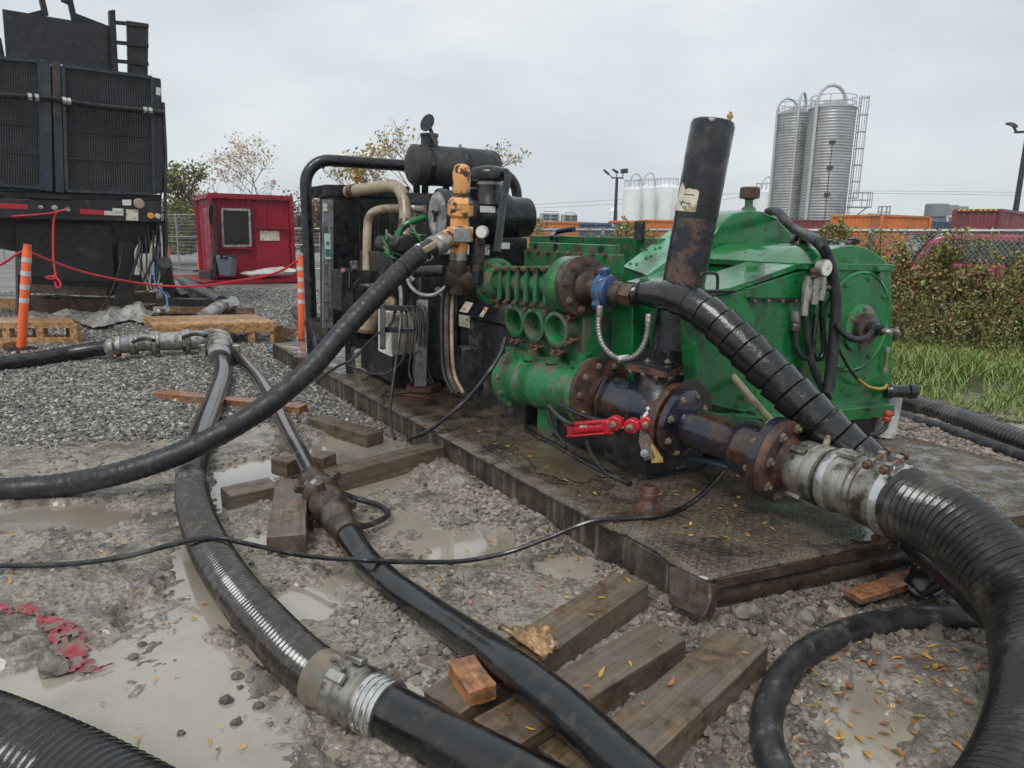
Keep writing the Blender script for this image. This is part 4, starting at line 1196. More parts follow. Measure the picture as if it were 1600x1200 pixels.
for pts, r in (([(543, 300, 6.75), (560, 297, 6.65), (596, 292, 6.5), (616, 291, 6.4), (628, 302, 6.32), (633, 325, 6.28), (633, 372, 6.2)], .057), ([(664, 326, 6.3), (620, 326, 6.35), (592, 328, 6.4), (578, 338, 6.42), (574, 360, 6.42), (573, 425, 6.4)], .039)):
    pe = obj('charge_air_pipe', ptube(pts, r, 16), m_tan, eng)
    q0_, q1_ = at(*pts[0]), at(*pts[1])
    obj('hose_clamp', MB().tube([q0_.lerp(q1_, .3), q0_.lerp(q1_, .75)], r + .008, 16), m_rust if r > .05 else m_steel, pe)
q0_, q1_ = at(633, 345, 6.24), at(633, 358, 6.22)
obj('red_brown_coupling', MB().tube([q0_, q1_], .062, 16), m_rust, eng)
obj('green_pipe', ptube([(621, 388, 5.95), (621, 374, 5.95), (626, 360, 5.95), (638, 349, 5.95), (664, 340, 6.0)], .03, 12), m_green, eng)
obj('exhaust_pipe', ptube([(640, 425, 5.65), (695, 423, 5.5)], .045, 16, 1), m_black, eng)
obj('braided_hose', ptube([(636, 430, 5.55), (641, 446, 5.45), (656, 459, 5.35), (676, 461, 5.3), (692, 452, 5.28), (703, 440, 5.3)], .014, 8), m_galv, eng)
for (x, y) in ((640, 432), (687, 456)): obj('hose_end', MB().lathe([(.02, -.04), (.02, .04)], at(x, y, 5.42), (.5, .1, -.6), 8), m_alu, eng)
# upright brackets under the muffler, and cross beam
for x in (651, 664, 697, 712): obj('bracket', MB().bar(at(x, 285, 6.35), at(x, 312, 6.3), .06, .02), m_black, eng)
obj('cross_beam', MB().bar(at(630, 309, 6.3), at(716, 312, 6.2), .05, .09), m_black, eng, bev=.004)
obj('support_post', MB().bar(at(646, 310, 6.35), at(646, 360, 6.25), .035, .035), m_rust, eng)

ac = thing('air_cleaner', 'big black engine air cleaner drum with grey end cap', 'air cleaner', at(740, 390, 5.8))
av = V((.87, .49, 0)).normalized(); a0 = at(683, 336, 5.75)
obj('drum', MB().lathe([(.19, 0), (.21, .015), (.215, .06), (.2, .07), (.2, .2), (.225, .21), (.235, .25), (.235, .52), (.2, .54), (.2, .62), (.175, .64), (.165, .84), (.14, .86), (0, .86)], a0, av, 36), m_black, ac)
cpz = obj('end_cap', MB().lathe([(.0, -.004), (.10, -.004), (.115, -.014), (.15, -.014), (.165, -.004), (.185, 0), (.185, .01)], a0, av, 36), m_capgrey, ac)
mb = MB()
for k in range(3):
    a = 2 * pi * k / 3 + .4; d_, xx, yy = axes(av); mb.bar(a0 - av * .02, a0 - av * .02 + (xx * cos(a) + yy * sin(a)) * .055, .02, .02)
obj('wing_nut', mb, m_black, cpz)
obj('white_label', MB().box(at(762, 327, 5.66), (.13, .012, .05), (av, av.cross(zc), zc)), m_white, ac)
q = at(765, 300, 5.75)
pc = obj('rubber_neck', MB().lathe([(.13, -.1), (.115, -.05), (.1, 0), (.1, .09), (.115, .1)], q, zc, 24), m_rubber, ac)
obj('neck_clamp', MB().lathe([(.105, .055), (.105, .075)], q, zc, 24), m_galv, pc)
obj('precleaner', MB().lathe([(.105, .085), (.165, .10), (.17, .14), (.165, .16), (.14, .185), (.07, .2), (0, .202)], q, zc, 32), m_black, ac)
obj('support_arm', ptube([(789, 268, 5.6), (793, 276, 5.58), (789, 300, 5.55), (784, 330, 5.5), (776, 395, 5.4)], .032, 8), m_black, ac)
obj('lower_box', MB().box(at(794, 392, 6.0), (.26, .2, .22), (av, av.cross(zc), zc)), m_black, ac, bev=.01)
obj('box_label', MB().box(at(789, 384, 5.82), (.09, .003, .05), (av, av.cross(zc), zc)), m_white, ac)
obj('pedestal', MB().bar(at(800, 390, 6.2), at(800, 460, 6.1), .2, .2), m_blackd, ac)

mf = thing('muffler', 'dull black horizontal muffler drum with rain cap open above it', 'muffler', at(690, 290, 6.3))
c = at(644, 257, 6.05)
obj('drum', MB().lathe([(0, -.03), (.1, -.028), (.15, -.012), (.168, .01), (.168, .76), (.155, .79), (0, .8)], c, av, 32), M('matt_black_muffler', (.035, .036, .038), .6, var=.2, rust=(.1, .05, .03), ramt=.15, dirt=(.06, .058, .055), damt=.3), mf)
for h in (.1, .44): obj('strap', MB().lathe([(.17, h), (.174, h + .005), (.174, h + .05), (.17, h + .055)], c, av, 32), m_black, mf)
q = c + av * .16 + V((0, 0, .155))
ou = obj('outlet', MB().lathe([(.075, -.02), (.073, .08), (.08, .085), (.08, .105), (.062, .105)], q, zc, 20), m_blackr, mf)
q2_ = at(668, 192, 5.98); fx = V((.45, -.6, .65)).normalized()
fl = obj('rain_cap', MB().lathe([(.075, 0), (.075, .006)], q2_, V((-.55, -.78, .3)), 24), m_black, ou)
obj('cap_lever', MB().prism([at(668, 197, 5.97), at(674, 199, 5.97), at(685, 222, 5.97), at(680, 226, 5.97), at(673, 214, 5.97)], V((0, .02, 0))), m_black, fl)

ht = thing('hydraulic_tank', 'black steel tank with filler cap in front of the radiator', 'tank', at(570, 500, 6.3))
TF = Fr(at(548, 490, 6.3), 121)
tp = lambda x, y, s: TF.pix(x, y, 's', s)
tk = obj('tank_body', MB().prism([tp(x, y, 0) for x, y in ((550, 421), (645, 425), (645, 500), (550, 490))], TF.u * .35), m_blackd, ht, bev=.006)
obj('tank_flap', MB().prism([tp(x, y, -.01) for x, y in ((533, 422), (552, 424), (552, 492), (533, 486))], TF.u * .3), m_blackd, ht, bev=.005)
obj('filler_cap', MB().lathe([(.035, 0), (.04, .02), (.04, .06), (.03, .066), (0, .066)], at(554, 419, 6.2), zc, 14), m_steel, ht)
obj('rust_strip', MB().bar(tp(546, 425, -.02), tp(546, 450, -.02), .02, .01), m_rust, ht)
obj('pink_sticker', MB().lathe([(.02, 0), (.02, .002), (0, .002)], tp(536, 422, -.025), -TF.u, 10), M('pink_sticker', (.55, .18, .24), .5), ht)
vl_ = obj('ball_valve', ptube([(565, 447, 6.2), (584, 446, 6.1), (596, 444, 6.05)], .02, 10), m_steel, ht)
obj('valve_ring', MB().torus(at(563, 447, 6.2), -TF.u, .05, .012, 20, 6), m_black, ht)
obj('stand_rail', MB().bar(tp(533, 523, -.05), tp(600, 527, -.05), .06, .05), m_black, ht)
obj('stand_leg', MB().bar(G(546, 583, DZ), G(546, 583, DZ) + V((0, 0, .42)), .055, .055), m_black, ht)
flt = obj('tan_filter', MB().lathe([(.075, 0), (.1, .03), (.105, .16), (.09, .22)], at(571, 520, 6.25), (.15, .1, 1), 20), m_tan, ht)
dr = thing('white_drum', 'dirty white ribbed canister standing on the deck by the engine', 'canister', G(572, 578, DZ))
q = G(573, 576, DZ + .004)
obj('lower_section', MB().lathe([(.105, 0), (.108, .02), (.1, .03), (.108, .05), (.1, .06), (.108, .08), (.1, .09)], q, zc, 24), m_label, dr)
obj('upper_section', MB().lathe([(.1, .09), (.112, .095), (.112, .16), (.118, .165), (.118, .18), (.1, .19), (0, .19)], q, zc, 24), m_plastic_w, dr)
dr2 = obj('grey_canister', MB().lathe([(.1, 0), (.1, .18), (.105, .19), (.09, .2), (0, .2)], G(562, 560, DZ + .004), zc, 20), m_steel, label='grey metal canister behind the white ribbed canister', cat='canister')

cbx = thing('control_box', 'pale beige electrical box with open white door and black bars', 'electrical box', at(620, 556, 5.8))
CF = Fr(at(612, 556, 5.75), 121)
cq = lambda x, y, s: CF.pix(x, y, 's', s)
obj('case', MB().prism([cq(x, y, 0) for x, y in ((613, 490), (650, 489), (650, 552), (613, 556))], CF.u * .22), M('beige_enclosure', (.42, .39, .32), .4, var=.12, dirt=(.2, .16, .11), damt=.4, dscale=6), cbx, bev=.006)
dl = [at(591, 483, 6.05), at(612, 487, 5.72), at(612, 558, 5.72), at(591, 548, 6.05)]
obj('door', MB().prism(dl, V((.012, .016, 0))), m_white, cbx, bev=.003)
for (x, y) in ((620, 497), (622, 523), (622, 533), (622, 543)): obj('screw_cover', MB().lathe([(.014, 0), (.014, .01), (0, .012)], cq(x, y, -.004), -CF.u, 10), m_tan, cbx)
for (xa, ya, xb, yb) in ((598, 470, 598, 545), (596, 481, 650, 481), (597, 515, 648, 516)): obj('guard_bar', MB().bar(at(xa, ya, 5.62), at(xb, yb, 5.55), .045, .04), m_black, cbx, bev=.004)
obj('dial_back', MB().lathe([(.045, 0), (.045, .03)], at(612, 472, 5.7), (-.3, -.95, 0), 20), m_brass, cbx)
obj('dial', MB().lathe([(.036, .031), (0, .032)], at(612, 472, 5.7), (-.3, -.95, 0), 20, cap=False), m_tan, cbx)

cab = thing('control_cabinet', 'black grimy steel cabinet with sloping top and old labels', 'cabinet', at(760, 640, 5.2))
CBF = Fr(at(743, 616, 5.35) + PF.v * .24, 119)
tq = lambda x, y, t: CBF.pix(x, y, 't', t)
obj('cabinet_body', MB().prism([tq(x, y, .04) for x, y in ((719, 492), (800, 505), (816, 668), (786, 645), (720, 605))], CBF.v * .45), M('grimy_black_cabinet', (.028, .03, .036), .42, var=.4, vscale=9, dirt=(.2, .185, .17), damt=.22, dscale=5, streak=(.16, .15, .14), samt=.3, bump=.35, bscale=90, rust=(.1, .045, .03), ramt=.15, wet=.4), cab, bev=.005)
slp = [tq(716, 492, .03), tq(798, 508, .03), tq(805, 481, .03) + CBF.v * .14, tq(727, 469, .03) + CBF.v * .14]
obj('sloping_top', MB().prism(slp, V((.01, .006, -.03))), m_black, cab, bev=.003)
sn = (slp[1] - slp[0]).cross(slp[3] - slp[0]).normalized(); sn = sn if sn.z > 0 else -sn
def onslope(x, y, off=.004):
    r = ray(x, y); return CPOS + r * ((slp[0] - CPOS).dot(sn) / r.dot(sn)) + sn * off
for nm, pl_, m_ in (('label', ((718, 487), (731, 489.5), (740, 474), (728, 471)), m_label), ('label', ((749, 494), (754, 497), (764, 482), (758, 480)), m_label), ('orange_mark', ((756, 485.5), (761, 487), (764, 482), (758, 480)), m_orange), ('screen', ((762, 489), (774, 491), (779, 483), (768, 481)), m_glass)):
    mb = MB().add([onslope(x, y, .007 if nm == 'orange_mark' else .004) for x, y in pl_], [(0, 1, 2, 3)]); obj(nm, mb, m_, cab)
mb = MB().add([tq(x, y, .03) - CBF.v * .0 for x, y in ((717, 491), (734, 494), (734, 513), (717, 509))], [(0, 1, 2, 3)]); obj('label', mb, m_label, cab)
obj('black_box', MB().prism([at(711, 540, 5.45), at(722, 545, 5.3), at(722, 614, 5.3), at(711, 606, 5.45)], V((.16, .06, 0))), m_black, label='tall narrow black box standing before the cabinet', cat='box', bev=.008)
# hanging cables by the engine
for pts, lb_ in (([(628, 480, 5.6), (622, 540, 5.5), (614, 600, 5.3), (609, 645, 5.1), (612, 672, 4.95), (617, 686, 4.85)], 'black cable hanging from the beige box over the deck edge'),
            ([(618, 485, 5.62), (610, 508, 5.6), (590, 522, 5.62), (572, 540, 5.65), (550, 562, 5.65), (528, 572, 5.6), (505, 588, 5.5), (496, 598, 5.4)], 'black cable trailing left from the beige box across the deck'),
            ([(634, 478, 5.6), (636, 520, 5.55), (630, 560, 5.5), (612, 580, 5.5), (590, 585, 5.6), (562, 578, 5.75), (545, 570, 5.8)], 'looped black cable hanging below the beige box')):
    obj('cable', ptube(pts, .011, 6), m_rubdusty, label=lb_, cat='cable')
obj('cable', ptube([(790, 528, 4.95), (782, 552, 4.9), (765, 580, 4.85), (735, 618, 4.85), (700, 650, 4.85), (668, 674, 4.9), (640, 686, 4.95)], .015, 8), m_rubber, label='thick black cable swinging from the green ports down to the deck edge', cat='cable')
for k in range(9):
    x = 643 + k * 2.5 + (k % 3); pts = [(x - 10 + k, 478 + (k % 2) * 6, 5.55), (x + 4, 505, 5.5), (x + (k % 4) * 2, 545, 5.5), (x - 4 + (k % 3) * 4, 580, 5.5), (x + 2 + k * 1.2, 598, 5.45)]
    obj('cable', ptube(pts, .009, 6, 4), m_rubdusty, eng)
for (x, r, m_) in ((698, .02, m_rustdk), (706, .014, m_tan), (690, .012, m_rubdusty)):
    obj('oil_line', ptube([(x + 4, 455, 5.3), (x, 480, 5.25), (x, 540, 5.2), (x + 4, 585, 5.2), (x + 18, 615, 5.1)], r, 8), m_, eng)
obj('bent_pipe', ptube([(614, 455, 5.9), (620, 447, 5.88), (626, 452, 5.85), (627, 480, 5.8)], .018, 8), m_grey, eng)
obj('side_post', MB().bar(at(660, 470, 5.6), at(657, 605, 5.45), .09, .05), m_black, eng)

# orange relief valve and the pipe run to the manifold
rv = thing('relief_valve', 'chipped orange pressure relief valve standing above the manifold pipe', 'valve', at(716, 412, 5.2))
q = at(716, 412, 5.2); top_ = at(722, 256, 4.98); vx = (top_ - q).normalized(); hh = (top_ - q).length
f_ = lambda y: (412 - y) / 156 * hh
obj('cap', MB().lathe([(.062, f_(300)), (.064, f_(270)), (.05, f_(259)), (.02, f_(256)), (0, f_(256))], q, vx, 24), m_orange, rv)
obj('neck', MB().lathe([(.058, f_(308)), (.058, f_(299))], q, vx, 24), m_rust, rv)
obj('bonnet', MB().lathe([(.07, f_(338)), (.092, f_(334)), (.092, f_(315)), (.06, f_(306))], q, vx, 8), m_orange, rv)
obj('body', MB().lathe([(.062, f_(393)), (.068, f_(376)), (.07, f_(338))], q, vx, 20), m_orange, rv)
bx, by, bz = PF.v, -PF.u, vx
wn = obj('window_block', MB().box(q + vx * f_(365), (.165, .165, f_(353) - f_(378)), (V((.95, .3, 0)).normalized(), V((.3, -.95, 0)).normalized(), vx)), m_orange, rv, bev=.01)
obj('window_plate', MB().box(q + vx * f_(365.5) + V((.026, -.083, 0)), (.13, .012, .1), (V((.95, .3, 0)).normalized(), V((.3, -.95, 0)).normalized(), vx)), m_alu, wn, bev=.004)
for (x, y, s_) in ((717, 267, .014), (711, 319, .012)): obj('bolt_hole', MB().lathe([(s_, 0), (s_, .004), (0, .004)], at(x, y, 4.95 if y < 300 else 4.98), (0, -1, 0), 10), m_ink, rv)
obj('base_ring', MB().lathe([(.066, f_(405)), (.062, f_(393))], q, vx, 20), m_galv, rv)
obj('pipe_neck', MB().lathe([(.06, -.22), (.055, -.1), (.068, -.02), (.058, f_(405))], q, vx, 20), m_rustdk, rv)
ol = at(688, 379, 4.98)
obj('outlet', MB().tube([at(708, 366, 5.15), ol], .06, 16), m_orange, rv)
pr = thing('discharge_pipe', 'rusty black pipe run between relief valve and green manifold', 'pipe', at(735, 450, 5.3))
obj('run', MB().tube([at(697, 433, 5.25), at(722, 437, 5.27), dL - dax * .05], [.09, .09, .1], 20), m_rustdk, pr)
for f in (.25, .55): 
    a = at(700, 433, 5.25).lerp(dL, f); obj('joint', MB().lathe([(.1, -.02), (.108, 0), (.1, .02)], a, dax, 20), m_rustdk, pr)
gp = at(745, 425, 5.25)
obj('riser', MB().lathe([(.05, -.08), (.05, .06), (.058, .065), (.058, .23), (.05, .24), (0, .24)], gp, zc, 16), m_blackr, pr)
gq = at(752, 363, 5.05)
gg = obj('pressure_gauge', MB().lathe([(.034, .05), (.045, .04), (.045, 0), (.038, -.004)], gq, V((.25, .96, .1)), 24), m_galv, pr)
obj('gauge_face', MB().lathe([(.038, 0), (0, .001)], gq - V((.25, .96, .1)) * .0045, V((-.25, -.96, -.1)), 20, cap=False), m_gauge, gg)
obj('gauge_stem', MB().cyl(gp + V((0, 0, .23)), gq + V((0, .03, -.03)), .016, n=8), m_brass, gg)

# hammer union and crimped fitting where the wrapped hose starts
un = thing('hammer_union', 'blue hammer union with rusty nipple on the blind flange', 'union', at(940, 455, 4.3))
u0 = dR + dax * .05; u1 = at(992, 461, 4.16); uax = (u1 - u0).normalized(); ul = (u1 - u0).length
obj('sub', MB().lathe([(.1, 0), (.1, .03), (.062, .06), (.062, .16)], u0, uax, 24), m_rustdk, un)
uk = at(946, 454, 4.28); 
un_ = obj('wing_nut', MB().lathe([(.075, -.05), (.098, -.04), (.104, .0), (.095, .035), (.07, .045)], uk, uax, 28), m_blue, un)
d_, xx, yy = axes(uax)
for a in (1.3, 3.4, 5.5):
    o_ = xx * cos(a) + yy * sin(a); obj('lug', MB().bar(uk + o_ * .09, uk + o_ * .14, .05, .045, up=uax), m_blue, un_, bev=.006)
obj('nipple', MB().lathe([(.07, .0), (.075, .04), (.062, .06)], at(957, 457, 4.25), uax, 20).lathe([(.055, .04), (.055, .11)], at(957, 457, 4.25), uax, 20), m_rustdk, un)
obj('hex', MB().lathe([(.068, 0), (.068, .07)], at(974, 459, 4.2), uax, 6), m_rust, un)
obj('safety_wire', ptube([(946, 436, 4.2), (936, 440, 4.2), (933, 460, 4.2), (937, 484, 4.15)], .007, 6), m_rust, un)
mt_ = thing('flexible_conduit', 'grey corrugated metal whip hose looping below the hammer union', 'hose', at(970, 560, 4.1))
pts = [(936, 492, 4.18), (935, 510, 4.15), (940, 535, 4.1), (954, 553, 4.06), (972, 561, 4.04), (992, 556, 4.03), (1006, 538, 4.03), (1012, 515, 4.03), (1013, 502, 4.03)]
c, s_ = resample(catmull([at(*p) for p in pts], 10), .003)
obj('corrugated_hose', MB().tube(c, [.0155 + .0025 * sin(q * 2 * pi / .0105) for q in s_], 10), m_galv, mt_)
for (x, y, ax_) in ((937, 487, (0.02, 0, 1)), (974, 560, (.9, .2, .1)), (1014, 500, (0, 0, 1))): obj('ferrule', MB().lathe([(.02, -.035), (.022, -.02), (.022, .03), (.018, .035)], at(x, y, 4.05 if x > 950 else 4.17), ax_, 10), m_alu, mt_)

# gauge tree and hoses on the pump end cover
gt = thing('gauge_tree', 'brass and steel gauge manifold with round pressure gauge on the green end cover', 'gauge', at(1280, 450, 4.7))
gb = lambda x, y, s=-.07: px(x, y, s)
gcl = gb(1291, 419, -.13)
gz_ = obj('gauge_case', MB().lathe([(.03, -.05), (.045, -.045), (.05, -.03), (.05, .0), (.044, .004)], gcl, nd_, 28), m_galv, gt)
obj('gauge_face', MB().lathe([(.044, .006), (0, .007)], gcl, nd_, 24, cap=False), m_gauge, gz_)
obj('needle', MB().bar(gcl + nd_ * .009 + V((-.02, 0, -.02)), gcl + nd_ * .009 + V((.018, 0, .016)), .004, .002), m_ink, gz_)
obj('red_fitting', MB().lathe([(.022, -.04), (.026, -.03), (.018, -.02), (.026, 0), (.02, .02)], gb(1272, 424), zc, 10), m_rust, gt)
obj('tee', MB().lathe([(.03, -.13), (.03, .04)], gb(1274, 440), zc, 10).lathe([(.022, -.07), (.022, .1)], gb(1276, 450), PF.v, 10), m_steel, gt)
obj('side_elbow', MB().lathe([(.026, -.1), (.03, -.02), (.02, .04)], gb(1262, 442), zc, 10), m_steel, gt)
obj('valve_stub', MB().lathe([(.024, -.1), (.03, -.05), (.024, .05)], gb(1284, 442), zc, 10), m_galv, gt)
obj('lower_ferrule', MB().lathe([(.026, -.14), (.022, 0)], gb(1259, 455), zc, 10), m_steel, gt)
fq = obj('hose_fitting', MB().lathe([(.03, -.06), (.03, -.03), (.022, -.02), (.032, .0), (.032, .05)], gb(1243, 500, -.03), zc, 10), m_steel, gt)
ehs = (([at(1200, 331, 5.6), at(1215, 331, 5.4), at(1232, 350, 5.1), at(1250, 363, 4.85), px(1275, 376, -.05), px(1292, 398, -.07), px(1302, 435, -.08), px(1306, 480, -.09), px(1303, 530, -.11), px(1298, 580, -.12), px(1294, 612, -.13)], .033, 'thick black hose draped over both green domes and down the end cover', m_rubdusty),
       ([px(1259, 470, -.07), px(1258, 500, -.07), px(1263, 540, -.06), px(1272, 580, -.07), px(1285, 606, -.08), px(1297, 622, -.09)], .021, 'grey hose hanging from the gauge manifold left side', m_rubdusty),
       ([px(1284, 462, -.07), px(1284, 500, -.06), px(1288, 540, -.05), px(1282, 560, -.05), px(1272, 558, -.05), px(1271, 535, -.05), px(1275, 490, -.04)], .016, 'thin dark hose curling beside the end cover', m_rubber),
       ([px(1243, 515, -.03), px(1244, 540, -.04), px(1252, 556, -.05), px(1268, 562, -.05)], .018, 'short dark hose bending from the lower steel fitting', m_rubdusty),
       ([px(1362, 518, -.24), px(1352, 528, -.24), px(1334, 530, -.22), px(1316, 519, -.17), px(1306, 506, -.14)], .020, 'short black hose leaving the shaft elbow', m_rubber),
       ([px(1308, 540, -.10), px(1325, 572, -.08), px(1340, 592, -.07), px(1356, 604, -.07), px(1376, 608, -.08), px(1386, 604, -.09)], .010, 'thin black line sagging under the end cover', m_rubber))
for pts, r, lb_, m_ in ehs:
    obj('hose', MB().tube(catmull(pts, 6), r, 12), m_, label=lb_, cat='hose')
obj('copper_line', MB().tube(catmull([px(1340, 592, -.075), px(1352, 602, -.075), px(1366, 607, -.08), px(1380, 607, -.085), px(1386, 601, -.09)], 6), .0125, 8), m_brass, label='copper tube end curling up at the pump corner', cat='tube')
sc = thing('black_rag', 'black cloth tied round the thick hose on the green lid', 'rag', at(1260, 372, 4.8))
for k, (x, y, d) in enumerate(((1248, 366, 4.86), (1256, 370, 4.8), (1262, 372, 4.76))):
    obj('wrap', MB().torus(at(x, y, d), (.75, -.2, -.3), .042, .014, 16, 6), m_rubber, sc)
obj('loose_end', MB().tube(catmull([at(1246, 368, 4.82), at(1240, 376, 4.82), at(1234, 381, 4.84), at(1220, 384, 4.9)], 6), [.02 - .0004 * i for i in range(19)], 6), m_rubber, sc)
mb = MB()
for k in range(14): mb.blob(at(1282 + k * 4.0, 380 - 3 * sin(k * .7) - (3 if k > 11 else 0) + k * .1, 5.25), .035 + .012 * random.random(), 1, .3, (1.2, 1, .6))
obj('loose_rag', mb, m_rubber, label='crumpled black plastic strip lying along the top of the green lid', cat='rag', kind=None)

# white bucket with black valve at the pump corner
bk = thing('filter_canister', 'white plastic cylinder with black valve cap beside the pump corner', 'canister', G(1376, 683, DZ))
q = G(1378, 680, DZ + .004); hb2 = (at(1396, 615, 4.75) - at(1396, 681, 4.75)).length
obj('tube_body', MB().lathe([(.085, 0), (.085, hb2), (0, hb2)], q, (.06, .02, 1), 24), m_plastic_w, bk)
obj('black_valve', MB().lathe([(.05, 0), (.055, .03), (.045, .05), (.045, .14), (.055, .15), (.05, .19), (.03, .2), (0, .2)], at(1383, 611, 4.72), (1, -.1, 0.02), 14), m_rubwet, bk)
obj('red_fitting', MB().lathe([(.026, 0), (.03, .02), (.024, .03), (.03, .05), (.022, .07)], at(1385, 658, 4.55), (.12, 0, 1), 10), M('dull_red_fitting', (.35, .05, .03), .45), bk)
obj('bent_hose', ptube([(1386, 660, 4.55), (1382, 670, 4.52), (1370, 678, 4.5), (1358, 680, 4.5)], .015, 8), m_rubdusty, bk)
# tan hose and fitting under the pump
th = thing('tan_hose', 'dirty tan hose running down in front of the green crankcase', 'hose', at(1200, 655, 3.8))
obj('hose', ptube([(1095, 512, 4.3), (1104, 535, 4.25), (1126, 565, 4.15), (1150, 594, 4.05), (1176, 625, 3.95), (1205, 658, 3.85)], .021, 10), M('tan_rubber', (.40, .33, .22), .45, dirt=(.2, .16, .1), damt=.3, dscale=8), th)
obj('short_branch', ptube([(1128, 604, 4.4), (1145, 600, 4.3), (1160, 608, 4.2), (1168, 625, 4.1)], .018, 8), M('tan_rubber_dark', (.2, .16, .11), .5), th)
dk = thing('drain_hose', 'black hose with steel end below the pump beside the tan hose', 'hose', at(1150, 640, 4.2))
obj('hose', ptube([(1112, 604, 4.45), (1132, 618, 4.35), (1160, 640, 4.25), (1185, 664, 4.1)], .036, 12), m_rubber, dk)
obj('end_fitting', MB().cyl(at(1108, 602, 4.48), at(1120, 610, 4.4), .042, n=12), m_steel, dk)
# ================================================================== HOSES ON THE GROUND
def gp_(x, y, z):
    """point on the ground sheet under photo direction, lifted by z"""
    p = G(x, y, z); return V((p.x, p.y, z))


def ribbed(pts, r, pitch, amp, n=24, step=None):
    c, s_ = resample(catmull(pts, 14), step or pitch / 4)
    return MB().tube(c, [r * (1 + amp * sin(q * 2 * pi / pitch)) for q in s_], n)


def smooth_tube(pts, r, n=20, k=10):
    c = catmull(pts, k)
    return MB().tube(c, r, n) if not hasattr(r, '__len__') else MB().tube(c, list(np.interp(np.linspace(0, 1, len(c)), np.linspace(0, 1, len(r)), r)), n)


# hose A: relief line
ha_ = thing('relief_hose', 'long black smooth hose rising from the left edge to the orange valve', 'hose', G(200, 735, 0))
pA = [gp_(-120, 766, .08), gp_(-40, 767, .08), gp_(20, 764, .085), gp_(100, 757, .10), gp_(200, 736, .18), at(300, 700, 4.15), at(400, 645, 4.25), at(480, 581, 4.38), at(540, 513, 4.52), at(600, 449, 4.68), at(648, 403, 4.84), at(675, 387, 4.93)]
c, s_ = resample(catmull(pA, 12), .012)
obj('hose', MB().tube(c, [.066 + .0013 * sin(q * 2 * pi / .05) for q in s_], 22), m_rubdusty, ha_)
e = (pA[-1] - pA[-2]).normalized()
obj('sleeve', MB().lathe([(0.0688, -.02), (0.0714, .0), (0.0714, .06), (0.0671, .065)], at(672, 389, 4.93), e, 24), m_blackd, ha_)
obj('white_band', MB().lathe([(0.0697, 0), (0.0697, .02)], at(656, 397, 4.875), e, 24), m_white, ha_)
obj('white_band', MB().lathe([(0.0697, 0), (0.0697, .02)], at(663, 394, 4.9), e, 24), m_white, ha_)
cl = obj('clamp', MB().lathe([(0.0722, 0), (0.0757, .01), (0.0757, .05), (0.0705, .06)], at(674, 388, 4.94), e, 24), m_steel, ha_)
obj('clamp_latch', MB().box(at(672, 386, 4.83), (.12, .03, .04), axes(e)), m_tan, cl, bev=.006)
obj('ferrule', MB().lathe([(0.0671, .05), (0.0722, .06), (0.0722, .11), (0.0602, .13)], at(676, 387, 4.94), e, 24), m_steel, ha_)
obj('tie_band', MB().lathe([(0.0675, 0), (0.0705, .004), (0.0705, .012), (0.0675, .016)], at(628, 421, 4.76), e, 24), m_blackd, ha_)

# hose B: ribbed suction hose
hb = thing('ribbed_hose', 'fat muddy ribbed hose running from the manifold elbow towards the camera', 'hose', G(310, 760, 0))
pB = [gp_(343, 558, .14), gp_(347, 578, .12), gp_(344, 600, .092), gp_(331, 636, .092), gp_(319, 668, .092), gp_(308, 702, .092), gp_(300, 735, .092), gp_(300, 768, .092), gp_(308, 806, .092), gp_(324, 848, .092), gp_(348, 892, .092), gp_(380, 936, .092), gp_(420, 982, .092), gp_(462, 1026, .092), gp_(506, 1062, .092)]
obj('upper_length', smooth_tube(pB[:7], [.08, .08, .084, .086, .088, .086], 26), m_rubwet, hb)
obj('ribbed_length', ribbed(pB[5:], .088, .0225, .04, 28, .0056), m_ribbed, hb)
ax_ = (gp_(598, 1107, .092) - gp_(500, 1058, .092)).normalized(); o_ = gp_(498, 1057, .092)
obj('sleeve', MB().lathe([(0.0884, 0), (0.0952, .005), (0.0952, .10), (0.0892, .105)], o_, ax_, 32), M('muddy_steel_sleeve', (.19, .155, .11), .3, .0, var=.25, dirt=(0.1275, .13, .1), damt=.4, dscale=8), hb)
cp2 = obj('coupling', MB().lathe([(0.0892, .10), (0.0978, .105), (0.0978, .12), (0.1020, .125), (0.1020, .145), (0.0935, .15), (0.0935, .185), (0.1003, .19), (0.1003, .22), (0.0901, .225), (0.0901, .30)], o_, ax_, 32), m_steel, hb)
for k in range(4): obj('bright_band', MB().lathe([(0.0918, .232 + k * .022), (0.0948, .236 + k * .022), (0.0948, .246 + k * .022), (0.0918, .25 + k * .022)], o_, ax_, 32), m_alu, cp2)
d_, xx, yy = axes(ax_)
if yy.z < 0: xx, yy = -xx, -yy
for a in (1.0, 1.9, 3.9): 
    rr = xx * cos(a) + yy * sin(a); mb = MB().bar(o_ + ax_ * .11 + rr * .104, o_ + ax_ * .18 + rr * .107, .035, .02, up=rr); obj('coupling_lug', mb, m_steel, cp2, bev=.004)
a = 1.45; rr = xx * cos(a) + yy * sin(a); obj('clamp_handle', MB().tube(catmull([o_ + ax_ * .08 + rr * .103, o_ + ax_ * .12 + rr * .12, o_ + ax_ * .17 + rr * .112 + xx * .03], 4), .01, 8), m_steel, cp2)
pB2 = [o_ + ax_ * .22, o_ + ax_ * .32, gp_(640, 1130, .092), gp_(700, 1160, .092), gp_(780, 1202, .092), gp_(880, 1255, .092), gp_(980, 1310, .092)]
obj('smooth_length', smooth_tube(pB2, .083, 28), m_rubwet, hb)

